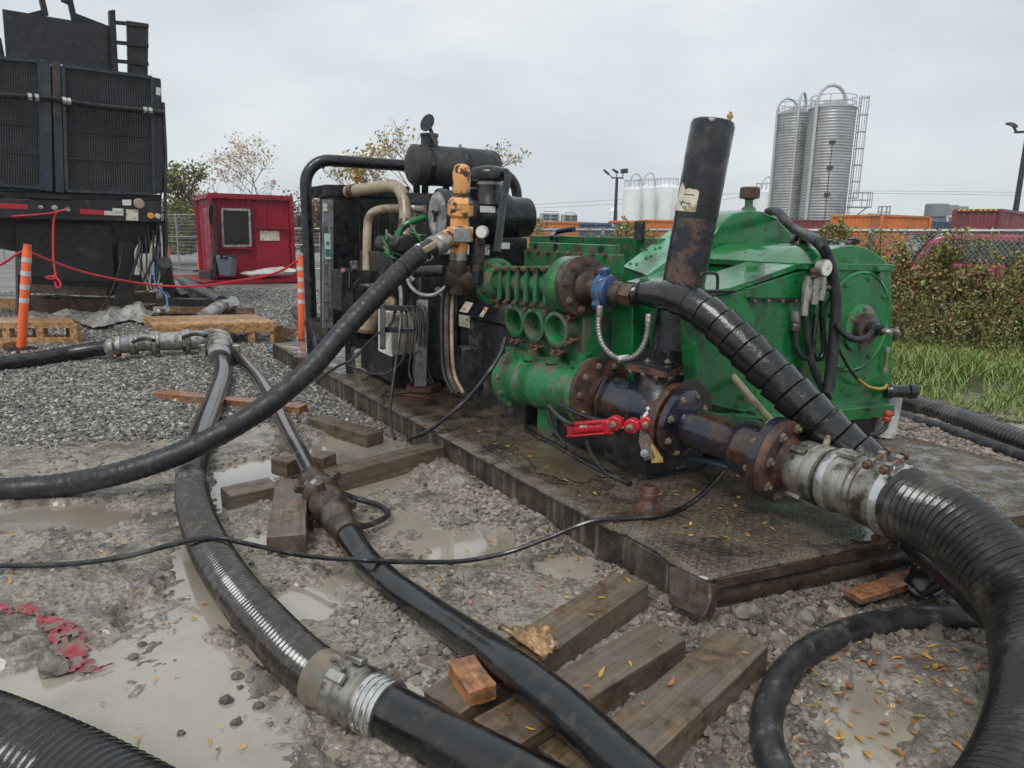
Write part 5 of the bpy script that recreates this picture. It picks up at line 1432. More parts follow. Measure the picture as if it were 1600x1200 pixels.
# hose C: second hose with iron coupling
hc2 = thing('discharge_hose', 'wet black hose with iron coupling winding between the timbers', 'hose', G(560, 860, 0))
pC = [gp_(360, 546, .12), gp_(378, 562, .09), gp_(404, 590, .08), gp_(428, 632, .09), gp_(446, 668, .12), gp_(464, 702, .15), gp_(484, 740, .15), gp_(500, 768, .14)]
obj('upper_length', smooth_tube(pC, .06, 22), M('muddy_wet_rubber', (.014, .013, .012), .16, var=.4, dirt=(.085, .07, .052), damt=.36, dscale=14, bump=.15, coat=.7, rvar=.1), hc2)
o_ = gp_(494, 757, .145); ax_ = (gp_(546, 838, .11) - o_).normalized(); Lc = (gp_(546, 838, .11) - o_).length
obj('rusty_sleeve', MB().lathe([(.068, -.12), (.074, -.11), (.074, 0), (.068, .01)], o_, ax_, 24), m_rustdk, hc2)
f_ = Lc / .52
ic = obj('iron_coupling', MB().lathe([(r, h * f_) for r, h in ((.068, 0), (.078, .02), (.078, .05), (.098, .06), (.10, .1), (.09, .11), (.072, .12), (.072, .17), (.09, .18), (.102, .2), (.102, .25), (.085, .27), (.07, .29), (.07, .33), (.082, .34), (.082, .38), (.07, .4), (.07, .52))], o_, ax_, 28), m_rustdk, hc2)
d_, xx, yy = axes(ax_)
if yy.z < 0: xx, yy = -xx, -yy
for h, a in ((.08, .3), (.08, 2.4), (.08, 4.4), (.225, 1.2), (.225, 3.3), (.225, 5.4)):
    rr = xx * cos(a) + yy * sin(a); obj('wing', MB().bar(o_ + ax_ * (h * f_) + rr * .09, o_ + ax_ * (h * f_) + rr * .145, .045, .035, up=ax_), m_rustdk, ic, bev=.006)
pC2 = [o_ + ax_ * (Lc * .86), o_ + ax_ * Lc, gp_(572, 876, .075), gp_(612, 914, .075), gp_(672, 956, .085), gp_(735, 998, .14), gp_(795, 1040, .2), gp_(850, 1082, .208), gp_(900, 1124, .208), gp_(952, 1172, .208), gp_(1010, 1226, .208), gp_(1080, 1290, .205)]
obj('lower_length', smooth_tube(pC2, [.062, .062, .063, .064, .064, .064], 26), m_rubwet, hc2)
ws = [gp_(530, 770, .12), gp_(560, 780, .06), gp_(592, 790, .05), gp_(606, 803, .05), gp_(590, 815, .05), gp_(565, 822, .06), gp_(545, 812, .12)]
wc = obj('safety_cable', smooth_tube(ws, .016, 10), m_rubdusty, label='muddy safety cable looped beside the iron hose coupling', cat='cable')

# left feeder hose, bottom-left hose
obj('feeder_hose', smooth_tube([gp_(-80, 578, .09), gp_(0, 569, .09), gp_(50, 563, .09), gp_(100, 554, .10), gp_(140, 547, .14), gp_(172, 543, .17)], .085, 18), m_rubber, label='black hose along the gravel from the left edge to the steel manifold', cat='hose')
obj('large_ribbed_hose', ribbed([gp_(-170, 1120, .13), gp_(-90, 1138, .13), gp_(-20, 1163, .13), gp_(70, 1203, .13), gp_(160, 1250, .13), gp_(260, 1310, .13)], .128, .028, .035, 28, .007), m_rib_dark, label='large black ribbed hose crossing the bottom left corner', cat='hose')

# the huge hose on the coupling at right
pH = [at(1404, 781, 2.97), at(1430, 795, 2.86), at(1490, 824, 2.70), at(1556, 884, 2.53), at(1612, 958, 2.38), at(1634, 1045, 2.22), at(1637, 1110, 2.08), at(1612, 1210, 1.9), at(1560, 1310, 1.75)]
obj('huge_ribbed_hose', ribbed(pH, .145, .025, .034, 40, .00625), m_rib_dark, label='huge black ribbed hose curving down from the aluminium coupling', cat='hose')
# wrapped hose from the hammer union
wh = thing('wrapped_hose', 'black tape wrapped hose arching from the blue union behind the coupling', 'hose', at(1200, 600, 3.7))
pW = [at(984, 460, 4.2), at(1010, 459, 4.1), at(1055, 465, 3.88), at(1100, 487, 3.74), at(1150, 530, 3.64), at(1192, 572, 3.56), at(1232, 611, 3.5), at(1270, 648, 3.44), at(1320, 695, 3.38), at(1370, 735, 3.3), at(1440, 800, 3.2), at(1500, 858, 3.1)]
c, s_ = resample(catmull(pW, 14), .006)
pit = .1; tot = s_[-1]
rw = []
for q in s_:
    base = .058 + .038 * min(1, q / .8); ph = (q / pit) % 1
    step = (.013 * (1 - ph) - .008 * (ph > .93)) if q > .14 else .0
    rw.append(base + step + (.002 * sin(q * 500) if q < .16 else 0))
obj('wrapped_length', MB().tube(c, rw, 26), m_rubwet, wh)
for x, y, d in ((1000, 459, 4.14), (1026, 461, 4.03)): obj('wire_tie', MB().torus(at(x, y, d), (.8, -.5, 0), .073, .004, 24, 5), m_blackd, wh)
# loop on the ground at right
pL = [at(1530, 880, 3.0), at(1590, 935, 2.8), gp_(1585, 970, .06), gp_(1545, 966, .06), gp_(1480, 964, .06), gp_(1400, 969, .06), gp_(1330, 985, .06), gp_(1265, 1016, .06), gp_(1220, 1062, .06), gp_(1199, 1115, .06), gp_(1200, 1165, .06), gp_(1222, 1220, .06), gp_(1265, 1280, .06)]
obj('looped_hose', smooth_tube(pL, .05, 20), M('dusty_loop_rubber', (.022, .022, .024), .42, var=.3, dirt=(.1, .095, .088), damt=.3, dscale=9, bump=.12, wet=.5), label='black hose looping on the muddy ground at the lower right', cat='hose')
pU = [at(1430, 842, 2.98), at(1470, 880, 2.85), at(1510, 915, 2.72), at(1545, 950, 2.62), at(1600, 1000, 2.6)]
obj('lower_hose', smooth_tube(pU, .07, 16), m_rubber, label='black hose hidden under the huge ribbed hose at the deck edge', cat='hose')
# hoses in the grass at right
for pts, r, lb, m_ in (([gp_(1392, 625, .08), gp_(1440, 636, .08), gp_(1500, 655, .08), gp_(1560, 678, .08), gp_(1620, 700, .08), gp_(1700, 735, .08)], .095, 'thick ribbed black hose along the edge of the grass', m_rib_dark),
               ([gp_(1395, 645, .05), gp_(1430, 658, .05), gp_(1480, 672, .05), gp_(1530, 690, .05), gp_(1600, 715, .05), gp_(1700, 750, .05)], .05, 'thinner grey black hose beside the thick hose in the grass', m_rubdusty)):
    obj('hose', ribbed(pts, r, .04, .02, 18, .01), m_, label=lb, cat='hose')

# long thin cable in front
pK = [gp_(-60, 884, .07), gp_(0, 884, .07), gp_(100, 882, .07), gp_(190, 871, .085), gp_(262, 853, .14), gp_(330, 840, .196), gp_(392, 851, .16), gp_(455, 865, .09), gp_(520, 873, .12), gp_(575, 876, .15), gp_(640, 878, .1), gp_(720, 877, .06), gp_(790, 864, .08), gp_(850, 843, .14), gp_(905, 821, .20), gp_(935, 813, .224), gp_(985, 810, .222), gp_(1040, 804, .222), gp_(1082, 784, .222), gp_(1112, 757, .223), gp_(1128, 738, .25)]
obj('cable', smooth_tube(pK, .0115, 10, 8), m_rubber, label='long thin black cable lying across both hoses and onto the deck', cat='cable')
obj('cable', smooth_tube([gp_(625, 970, .03), gp_(618, 995, .03), gp_(600, 1030, .03), gp_(592, 1050, .03)], .007, 8), m_rubber, label='short thin cable end in the mud between the two hoses', cat='cable')
obj('cable', ptube([(855, 640, 4.0), (866, 670, 3.98), (880, 690, 3.95), (884, 700, 3.92)], .012, 6), m_rubber, label='black cable drooping beside the rear of the red cylinder', cat='cable')
obj('cable', ptube([(917, 690, 3.95), (922, 706, 3.9), (934, 725, 3.86), (946, 742, 3.84)], .011, 6), m_rubber, label='black cable hanging below the red cylinder to the deck', cat='cable')
obj('deck_cables', smooth_tube([G(822, 668, .225), G(838, 680, .225), G(862, 692, .225), G(890, 708, .225), G(930, 730, .225), G(985, 756, .225)], .016, 8), m_rubber, label='black cable lying along the foot of the valve stand', cat='cable')
obj('drain_pipe', smooth_tube([at(1080, 716, 3.95), at(1110, 722, 3.85), at(1140, 730, 3.75)], .02, 10), M('wet_blue_hose', (.03, .06, .10), .3, coat=.3), label='short blue hose end under the pipe spool', cat='hose')

# ================================================================== TIMBERS
def timber(a, b, wd, ht, zt, label, m=m_timber, name='timber', group=None, jit=.0018, cat='timber'):
    """squared baulk: a, b ground-plan ends of the top face centre line"""
    a = V((a[0], a[1], zt)); b = V((b[0], b[1], zt))
    d = b - a; l = d.length; d.normalize(); y = V((-d.y, d.x, 0))
    bm = bmesh.new(); bmesh.ops.create_cube(bm, size=1)
    bmesh.ops.subdivide_edges(bm, edges=bm.edges[:], cuts=3, use_grid_fill=True)
    for v in bm.verts:
        c = v.co.copy(); ed = sum(abs(abs(q) - .5) < 1e-4 for q in c)
        p = V((c.x * l, c.y * wd, c.z * ht))
        p += V((random.uniform(-1, 1), random.uniform(-1, 1), random.uniform(-1, 1))) * jit * (1.3 if ed > 1 else .5)
        v.co = p
    bm.verts.index_update()
    me = bpy.data.meshes.new(name); bm.to_mesh(me); bm.free()
    me.materials.append(m); me.shade_smooth(); me.set_sharp_from_angle(angle=radians(40))
    o = bpy.data.objects.new(name, me); COL.objects.link(o)
    c = (a + b) / 2
    o.location = (c.x, c.y, zt - ht / 2); o.rotation_euler = (0, 0, atan2(d.y, d.x))
    bv = o.modifiers.new('bevel', 'BEVEL'); bv.width = .005; bv.segments = 2; bv.limit_method = 'ANGLE'; bv.angle_limit = radians(50)
    return tag(o, label, cat, group)


GT = 'timbers under the skid'
g = lambda x, y, z: G(x, y, z)
timber(g(988, 902, .14), g(690, 1098, .135), .165, .15, .14, 'muddy square timber nearest the skid corner, with bark lying on it', group=GT)
timber(g(1043, 982, .14), g(768, 1146, .14), .165, .14, .14, 'muddy square timber in the middle of the three by the skid corner', group=GT)
timber(g(1164, 993, .145), g(905, 1222, .145), .18, .15, .145, 'muddy square timber rightmost of the three, oil stained with pale end', group=GT)
timber(g(720, 1026, .195), g(755, 1074, .195), .095, .058, .195, 'short reddish broken timber block lying on the left timber end', m_timber_or, 'timber_block', jit=.0025)
timber(g(682, 694, .12), g(508, 738, .12), .16, .14, .12, 'long muddy beam reaching from the skid side to the iron coupling', group=GT)
timber(g(428, 752, .11), g(352, 768, .11), .18, .12, .11, 'short muddy beam end left of the crossed blocks in the puddle', group=GT)
timber(g(456, 748, .12), g(447, 836, .12), .18, .13, .12, 'worn timber block lying lengthwise in the puddle pointing at the camera', group=GT)
timber(g(436, 712, .19), g(460, 718, .19), .13, .10, .19, 'small muddy block on top of the beams left of the hose', group=GT, name='timber_block')
timber(g(488, 707, .19), g(515, 712, .19), .13, .10, .19, 'small muddy block on top of the beams right of the hose', group=GT, name='timber_block')
timber(g(494, 650, .10), g(586, 676, .10), .16, .11, .10, 'muddy timber lying alone in the puddle by the skid side', group=GT)
timber(g(246, 610, .09), g(474, 634, .09), .13, .09, .09, 'long wet orange plank under the hoses on the gravel', m_timber_or, 'plank', cat='plank')
timber(g(1332, 928, .10), g(1475, 884, .10), .09, .03, .10, 'wet orange board lying on the rubble at the lower right', m_timber_or, 'plank', jit=.003, cat='plank')
timber(g(880, 1195, .12), g(930, 1160, .12), .2, .12, .12, 'dark timber end hidden under the wet hose at the bottom edge', group=GT)
timber(DF.w(.1, -.02, 0), DF.w(.16, 1.5, 0), .2, .12, .01, 'sunken timber under the near end of the skid', group=GT)
# bark, rubber scrap, netting
mb = MB(); nU, nV = 12, 6
A, B, Cc, D = [G(x, y, .16) for x, y in ((778, 978), (838, 985), (878, 1008), (845, 1030))]
vs = []
for i in range(nU + 1):
    for j in range(nV + 1):
        u_ = i / nU; v_ = j / nV
        p = (A * (1 - u_) + B * u_) * (1 - v_) + (D * (1 - u_) + Cc * u_) * v_
        p = p + V((random.uniform(-.006, .006), random.uniform(-.006, .006), .035 * sin(v_ * pi) * (.4 + .6 * u_) + .012 * sin(u_ * 19 + v_ * 7) + random.uniform(-.005, .006)))
        vs.append(p)
mb.add(vs, [(i * (nV + 1) + j, i * (nV + 1) + j + 1, (i + 1) * (nV + 1) + j + 1, (i + 1) * (nV + 1) + j) for i in range(nU) for j in range(nV)])
bk_ = obj('bark_piece', mb, wood('splintered_wood', (.36, .24, .12), (.28, .2, .13), 0, .2, .3, (.12, .08, .05)), label='torn pale splintered bark lying across the left timber', cat='bark')
so = bk_.modifiers.new('thickness', 'SOLIDIFY'); so.thickness = .012
mb = MB(); vs = []
A, B, Cc, D = [G(x, y, .06) for x, y in ((1408, 925), (1438, 898), (1512, 930), (1450, 948))]
for i in range(9):
    for j in range(7):
        u_ = i / 8; v_ = j / 6
        p = (A * (1 - u_) + D * u_) * (1 - v_) + (B * (1 - u_) + Cc * u_) * v_
        vs.append(p + V((random.uniform(-.006, .006), random.uniform(-.006, .006), .05 * sin(v_ * 2.6) * (1 - u_ * .5) + .01 * sin(u_ * 8) + .02)))
mb.add(vs, [(i * 7 + j, i * 7 + j + 1, i * 7 + j + 8, i * 7 + j + 7) for i in range(8) for j in range(6)])
rs = obj('rubber_scrap', mb, m_rubwet, label='wet sheet of black rubber crumpled beside the orange board', cat='rubber sheet')
so = rs.modifiers.new('thickness', 'SOLIDIFY'); so.thickness = .006
# torn red netting
mb = MB()
cl = catmull([gp_(-30, 957, .02), gp_(20, 958, .02), gp_(48, 962, .02), gp_(70, 975, .02), gp_(95, 992, .02), gp_(108, 1010, .02), gp_(128, 1040, .015), gp_(150, 1046, .012), gp_(178, 1038, .01)], 10)
wd = np.interp(np.linspace(0, 1, len(cl)), [0, .12, .25, .32, .45, .6, .75, .85, 1], [.055, .05, .04, .012, .06, .075, .06, .02, .004])
vs = []
for i, p in enumerate(cl):
    t_ = cl[min(i + 1, len(cl) - 1)] - cl[max(i - 1, 0)]; t_ /= np.linalg.norm(t_); nrm = np.array([-t_[1], t_[0], 0])
    for j in range(7):
        q = p + nrm * wd[i] * .72 * (j / 3 - 1) * (1 + .25 * random.uniform(-1, 1))
        vs.append((q[0], q[1], max(.5 * (gz(p[0], p[1]) + gz(q[0], q[1])), WATER_Z) + .012 + .008 * random.random()))
fs = []
for i in range(len(cl) - 1):
    for j in range(6):
        if random.random() < .2: continue
        fs.append((i * 7 + j, i * 7 + j + 1, i * 7 + j + 8, i * 7 + j + 7))
mb.add(vs, fs)
obj('torn_netting', mb, M('wet_red_plastic', (.3, .03, .04), .4, var=.3, dirt=(.2, .165, .13), damt=.48, dscale=16, bump=.3, wet=.4), label='torn strip of red plastic netting half buried in the mud', cat='netting', ang=60)
# ================================================================== LEFT BACKGROUND
# ---- black trailer on blocks
TR = Fr((-6.55, 13.1), 132)
tx = lambda x, y, s=0.0: TR.pix(x, y, 's', s)
m_tr = M('trailer_black_paint', (.0095, .011, .0145), .42, var=.3, dirt=(.025, .026, .029), damt=.3, dscale=1.5, streak=(.05, .05, .05), samt=.2, bump=.06)
m_trd = M('trailer_grimy_steel', (.009, .0085, .0085), .55, var=.4, dirt=(.028, .024, .021), damt=.3, dscale=2, bump=.15)
m_core = M('radiator_core', (.02, .019, .018), .7, var=.5, vscale=1.2, dirt=(.045, .038, .028), damt=.45, dscale=.9, bump=.1)
m_blue_tr = M('blue_black_frame', (.022, .03, .042), .4, var=.25, dirt=(.05, .055, .06), damt=.3, dscale=2)
m_scr = M('screen_wire', (.055, .06, .07), .5, var=.3, vscale=2, bump=0)
tr = thing('trailer', 'tall black industrial trailer with two screened radiators raised on blocks', 'trailer', (-7.5, 12.5, 0))


def tb(name, poly, s, dep, m, par=tr, bev=0.0):
    return obj(name, MB().prism([tx(x, y, s) for x, y in poly], TR.u * dep), m, par, bev=bev)


def tbar(name, a, b, w_, h_, s, m, par=tr):
    return obj(name, MB().bar(tx(*a, s), tx(*b, s), w_, h_, up=TR.u), m, par)


tb('upper_body', [(-120, 78), (252, 124), (254, 180), (258, 240), (262, 270), (254, 302), (-120, 300)], .12, 3.2, m_tr, bev=.02)
tb('lower_body', [(-120, 298), (253, 304), (251, 346), (-120, 342)], .06, 3.2, m_trd)
for x0_, y0_, x1_, y1_, x2_, y2_, x3_, y3_ in ((-110, 80, 61, 96, 66, 294, -110, 280), (98, 103, 237, 121, 240, 303, 104, 298)):
    pan = tb('radiator_panel', [(x0_, y0_), (x1_, y1_), (x2_, y2_), (x3_, y3_)], .07, .05, m_core)
    mb = MB(); mc = MB()
    nx_ = 44 if x0_ < 0 else 36
    L_ = lambda u_, v_: ((x0_ * (1 - u_) + x1_ * u_) * (1 - v_) + (x3_ * (1 - u_) + x2_ * u_) * v_, (y0_ * (1 - u_) + y1_ * u_) * (1 - v_) + (y3_ * (1 - u_) + y2_ * u_) * v_)
    for k in range(nx_ + 1): mb.bar(tx(*L_(k / nx_, 0), .02), tx(*L_(k / nx_, 1), .02), .007)
    for k in range(49): mb.bar(tx(*L_(0, k / 48), .025), tx(*L_(1, k / 48), .025), .007)
    for k in range(97): mc.bar(tx(*L_(0, k / 96), .066), tx(*L_(1, k / 96), .066), .006, .018)
    obj('screen_mesh', mb, m_scr, pan, kind='stuff')
    obj('core_fins', mc, m_core, pan, kind='stuff')
    for a, b in ((L_(0, 0), L_(1, 0)), (L_(0, 1), L_(1, 1)), (L_(0, 0), L_(0, 1)), (L_(1, 0), L_(1, 1))): tbar('panel_frame', a, b, .05, .05, .0, m_blue_tr, pan)
    for f in (.28, .52, .74): tbar('panel_rail', L_(0, f), L_(1, f), .02, .012, .015, m_trd, pan)
tb('door_column', [(63, 92), (79, 94), (83, 300), (68, 298)], -.02, .12, m_blue_tr, bev=.01)
tb('door_column', [(81, 96), (95, 98), (101, 302), (87, 300)], -.02, .12, m_blue_tr, bev=.01)
tb('worn_plate', [(82, 97), (93, 99), (96, 185), (83, 184)], -.03, .012, M('worn_brown_plate', (.05, .04, .033), .5, var=.4))
tb('corner_column', [(238, 120), (251, 123), (256, 240), (253, 302), (241, 302)], -.02, .14, m_tr, bev=.01)
tb('side_bulge', [(252, 172), (256, 200), (261, 250), (262, 275), (255, 300), (252, 300)], .2, .5, m_trd)
tb('white_card', [(244, 136), (251, 137), (251, 149), (244, 148)], -.03, .008, m_white)
# cross pipe with bright fittings
pipe = obj('cross_pipe', MB().tube([tx(x, y, -.12) for x, y in ((-120, 142), (-20, 147), (44, 151), (80, 153), (100, 157), (150, 165), (200, 170), (228, 172), (256, 176))], .05, 12), m_black, tr)
for x, y in ((46, 151), (57, 152), (100, 157), (107, 158), (226, 172), (234, 173)):
    obj('fitting', MB().tube([tx(x - 3, y, -.12), tx(x + 3, y + .5, -.12)], .062, 12), m_alu, pipe)
# roof flaps
tb('roof_flap', [(4, 14), (174, 42), (185, 112), (10, 88)], .25, .06, m_tr)
tb('flap_post', [(171, 16), (180, 15), (185, 112), (175, 110)], .15, .12, m_trd)
tb('side_flap', [(198, 32), (232, 37), (231, 118), (200, 113)], .25, .05, m_tr)
for y in (35, 66, 95): tbar('rung', (178, y), (232, y + 5), .06, .03, .2, m_trd)
tb('left_flap', [(-60, 10), (2, 60), (8, 90), (-60, 80)], .3, .06, m_trd)
tb('gusset', [(112, 18), (174, 42), (118, 32)], .3, .1, m_trd)
tb('gusset', [(46, 20), (66, 15), (68, 24)], .3, .1, m_trd)
for a, b in (((64, -6), (71, 24)), ((109, 0), (116, 32)), ((96, -2), (110, 4))): tbar('flap_stay', a, b, .08, .08, .28, m_trd)
# bumper with tape, lamps and cards
bmp = tb('bumper', [(-120, 308), (252, 315), (252, 347), (-120, 338)], -.05, .12, m_tr, bev=.01)
m_tape_r = M('red_reflective_tape', (.42, .02, .03), .35, var=.1, bump=0); m_tape_w = M('white_reflective_tape', (.55, .5, .46), .35, var=.1, bump=0)
for nm, q, m_ in (('red_tape', [(-60, 315), (43, 319), (43, 327), (-60, 323)], m_tape_r), ('red_tape', [(125, 326), (163, 329), (163, 336), (125, 334)], m_tape_r), ('white_tape', [(163, 329), (193, 331), (193, 337), (163, 336)], m_tape_w), ('white_label', [(176, 325), (193, 326), (193, 333), (176, 331)], m_white), ('white_card', [(191, 312), (205, 312), (205, 321), (191, 321)], m_white), ('square_card', [(197, 327), (216, 328), (216, 345), (197, 344)], m_label)):
    tb(nm, q, -.062, .008, m_, bmp)
for x, y, r, m_ in ((217, 318, .09, m_tan), (235, 337, .055, M('amber_lamp', (.75, .32, .03), .25, bump=0)), (246, 338, .05, M('clear_lamp', (.55, .55, .52), .25, bump=0)), (63, 324, .04, m_steel), (85, 325, .05, m_steel), (105, 327, .045, m_steel)):
    obj('lamp' if x > 200 else 'cap', MB().lathe([(r, -.02), (r, .03), (r * .85, .045), (0, .05)], tx(x, y, -.05), -TR.u, 20), m_, bmp)
tb('ledge', [(50, 303), (115, 306), (115, 312), (50, 309)], -.1, .1, m_trd)
# undercarriage and legs
tb('under_frame', [(-20, 340), (246, 347), (244, 395), (170, 400), (40, 396), (-20, 385)], .25, 2.6, m_trd)
tb('under_plate', [(25, 350), (172, 352), (180, 440), (90, 438), (45, 430), (25, 392)], .15, .06, m_trd)
tb('under_box', [(50, 380), (186, 384), (186, 450), (50, 444)], .4, 1.8, m_ink)
for poly in ([(185, 380), (210, 380), (210, 478), (185, 478)], [(243, 345), (258, 345), (259, 430), (246, 440)], [(28, 430), (48, 430), (48, 490), (28, 488)]): tb('support_leg', poly, .1, .25, m_trd)
tb('side_sill', [(210, 430), (262, 430), (262, 442), (210, 442)], .05, .2, m_trd)
for k in range(16):
    x = 214 + k * 2.6; pts = [tx(x, 350 + random.uniform(0, 30), .1), tx(x + random.uniform(-8, 8), 395 + random.uniform(-10, 10), -.05), tx(x + random.uniform(-14, 16), 440 + random.uniform(-12, 14), -.1)]
    obj('hanging_line', MB().tube(catmull(pts, 5), random.uniform(.012, .028), 6), random.choice([m_rubdusty, m_rubber, m_galv, m_trd, m_tan]), tr)
obj('side_cable', MB().tube(catmull([tx(x, y, -.02) for x, y in ((255, 160), (259, 250), (258, 320), (260, 380), (256, 430), (258, 470))], 6), .03, 8), m_rubber, tr)
obj('lower_cable', MB().tube(catmull([tx(x, y, -.25) for x, y in ((192, 380), (186, 420), (172, 460), (150, 492))], 6), .02, 8), m_rubber, tr)
# blocking timbers under the trailer
m_dkwood = wood('dark_wet_blocking', (.2, .12, .07), (.45, .4, .35), 0, .4, .35, (.05, .042, .035))
for i, (a, b, zt, w_, h_, lb, m_) in enumerate((((45, 478), (182, 486), .22, .3, .22, 'lowest dark blocking timber under the trailer', m_dkwood), ((50, 476), (180, 482), .5, .3, .25, 'second dark blocking timber stacked under the trailer', m_dkwood), ((55, 474), (176, 480), .75, .28, .22, 'topmost dark blocking timber under the trailer', m_dkwood),
        ((190, 484), (240, 480), .3, .3, .3, 'dark blocking timber under the trailer leg', m_dkwood), ((192, 482), (236, 478), .55, .28, .22, 'upper dark blocking timber under the trailer leg', m_dkwood), ((6, 480), (58, 486), .2, .25, .2, 'pale short timber beside the orange post base', m_pine), ((66, 490), (92, 494), .3, .3, .3, 'dark red painted block at the trailer foot', M('dark_red_block', (.08, .03, .028), .6)), ((175, 492), (240, 486), .15, .3, .15, 'long dark sleeper lying in front of the trailer leg', m_dkwood))):
    A = G(*a); B = G(*b); timber((A.x, A.y), (B.x, B.y), w_, h_, zt, lb, m_, group='blocking under the trailer', jit=.012)

# ---- orange delineator posts
m_or = M('orange_post_plastic', (.80, .125, .03), .4, var=.08, dirt=(.4, .1, .04), damt=.15, bump=0)
m_refl = M('silver_reflective_band', (.55, .55, .54), .35, var=.1, bump=0)


def post(base, top, r, label, nb=3):
    t = thing('delineator_post', label, 'post', base, 'orange marker posts')
    ax = (top - base); l = ax.length; ax.normalize()
    obj('tube', MB().lathe([(r, .02), (r * .97, l * .93), (r * .85, l * .94), (r * .85, l), (0, l)], base, ax, 18), m_or, t)
    for k in range(nb):
        h = l * (.86 - .125 * k); obj('reflective_band', MB().lathe([(r * 1.02, h - l * .022), (r * 1.02, h + l * .022)], base, ax, 18), m_refl, t)
    obj('base', MB().lathe([(r * 4.2, 0), (r * 4.2, .03), (r * 2.5, .05), (r * 1.2, .06)], base, (0, 0, 1), 8), m_rubber, t)
    return t


bs_ = G(33, 549); post(bs_, DY(43, 382, bs_.y + .05), .052, 'orange delineator post nearest the left edge, leaning slightly in front of the trailer', 4)
bs_ = G(471, 536); post(bs_, DY(470, 400, bs_.y), .045, 'orange delineator post standing beside the black roll hoop', 4)
bs_ = G(312, 424); post(bs_, DY(310, 371, bs_.y), .06, 'distant orange post at the left corner of the red cabin', 0)
bs_ = G(461, 428); post(bs_, DY(458, 373, bs_.y), .06, 'distant orange post at the right corner of the red cabin', 3)
bs_ = G(264, 420); post(bs_, DY(262, 385, bs_.y), .07, 'farthest orange post behind the trailer before the fence', 0)
bs_ = G(470, 428); post(bs_, DY(469, 398, bs_.y), .07, 'short orange and white post right of the red cabin', 3)

# ---- red rope
m_rope = M('red_rope', (.52, .02, .035), .5, var=.15, bump=.2, bscale=300)
rope = thing('red_rope', 'thin red rope strung from the trailer to the orange posts', 'rope', G(33, 549))
obj('span', smooth_tube([at(41, 391, 8.9), at(80, 408, 9.4), at(130, 425, 10), at(190, 438, 10.5), at(250, 446, 10.9), at(310, 447, 10.9), at(380, 437, 10.5), at(430, 427, 10.1), at(470, 405, 9.8)], .016, 6), m_rope, rope)
obj('span', smooth_tube([at(-40, 425, 9.1), at(0, 414, 9.0), at(25, 398, 8.95), at(41, 390, 8.9)], .016, 6), m_rope, rope)
obj('upper_span', smooth_tube([at(-60, 340, 11.2), at(20, 338, 11.4), at(80, 333, 11.7), at(105, 327, 11.85)], .018, 6), m_rope, rope)
obj('hanging_end', smooth_tube([at(104, 328, 11.8), at(90, 331, 11.75), at(84, 345, 11.75), at(83, 380, 11.75), at(84, 410, 11.75), at(87, 433, 11.75), at(80, 436, 11.75), at(72, 433, 11.75), at(84, 432, 11.7), at(92, 438, 11.7), at(95, 447, 11.7), at(89, 449, 11.7), at(86, 440, 11.7)], .018, 6), m_rope, rope)
obj('knot', MB().blob(at(86, 433, 11.72), .045, 1, .2), m_rope, rope)

# ---- pallets, boards, tarp
def planks(parent, A, B, Cc, D, n, th, gap, m):
    """n boards side by side across the quad A-B (long side) D-C"""
    for k in range(n):
        f0 = (k + gap) / n; f1 = (k + 1 - gap) / n
        p = [A.lerp(D, f0), B.lerp(Cc, f0), B.lerp(Cc, f1), A.lerp(D, f1)]
        obj('plank', MB().prism(p, V((0, 0, -th))), m, parent, bev=.004)


Z_ = .30
A, B, Cc, D = [G(x, y, Z_) for x, y in ((237, 507), (432, 503), (398, 491), (226, 494))]
pf = thing('plank_platform', 'low wet plank platform on short legs behind the steel manifold', 'platform', G(330, 530))
planks(pf, A, B, Cc, D, 5, .03, .012, m_pine)
obj('front_rail', MB().bar(A + V((0, .02, -.085)), B + V((0, .02, -.085)), .05, .11), m_pine, pf, bev=.004)
obj('back_rail', MB().bar(D + V((0, -.02, -.085)), Cc + V((0, -.02, -.085)), .05, .11), m_pine, pf)
for p in (A.lerp(B, .97), A.lerp(B, .1), D.lerp(Cc, .95), A.lerp(B, .78)): obj('leg', MB().bar(V((p.x, p.y + .06, 0)), V((p.x, p.y + .06, Z_ - .03)), .1, .1), m_pine, pf, bev=.004)
A, B, Cc, D = [G(x, y, .28) for x, y in ((-60, 505), (116, 504), (112, 497), (-60, 495))]
pl2 = thing('pallet', 'wet wooden pallet crate with open slats at the left edge', 'pallet', G(60, 528))
planks(pl2, A, B, Cc, D, 4, .025, .05, m_pine)
for z in (.245, .05): obj('side_rail', MB().bar(V((A.x, A.y, z)), V((B.x, B.y, z)), .03, .07), m_pine, pl2)
for f in (.03, .38, .68, .985):
    p = A.lerp(B, f); obj('block', MB().bar(V((p.x, p.y + .04, 0)), V((p.x, p.y + .04, .26)), .1, .1), m_pine, pl2)
    p = D.lerp(Cc, f); obj('block', MB().bar(V((p.x, p.y, 0)), V((p.x, p.y, .26)), .1, .1), m_pine, pl2)
A, B, Cc, D = G(428, 541, .02), G(462, 515, .06), G(440, 508, .3), G(428, 512, .28)
obj('sloping_board', MB().prism([A, B, Cc, D], V((0, .05, -.03))), m_pine, label='wet orange brown board leaning at the right end of the platform', cat='board')
ta = G(-40, 540); 
obj('short_board', MB().bar(G(-20, 538, .06), G(16, 540, .06), .2, .1), m_pine, label='short orange board on the gravel under the left orange post', cat='board', bev=.005)
mb = MB(); nU, nV = 26, 8; vs = []
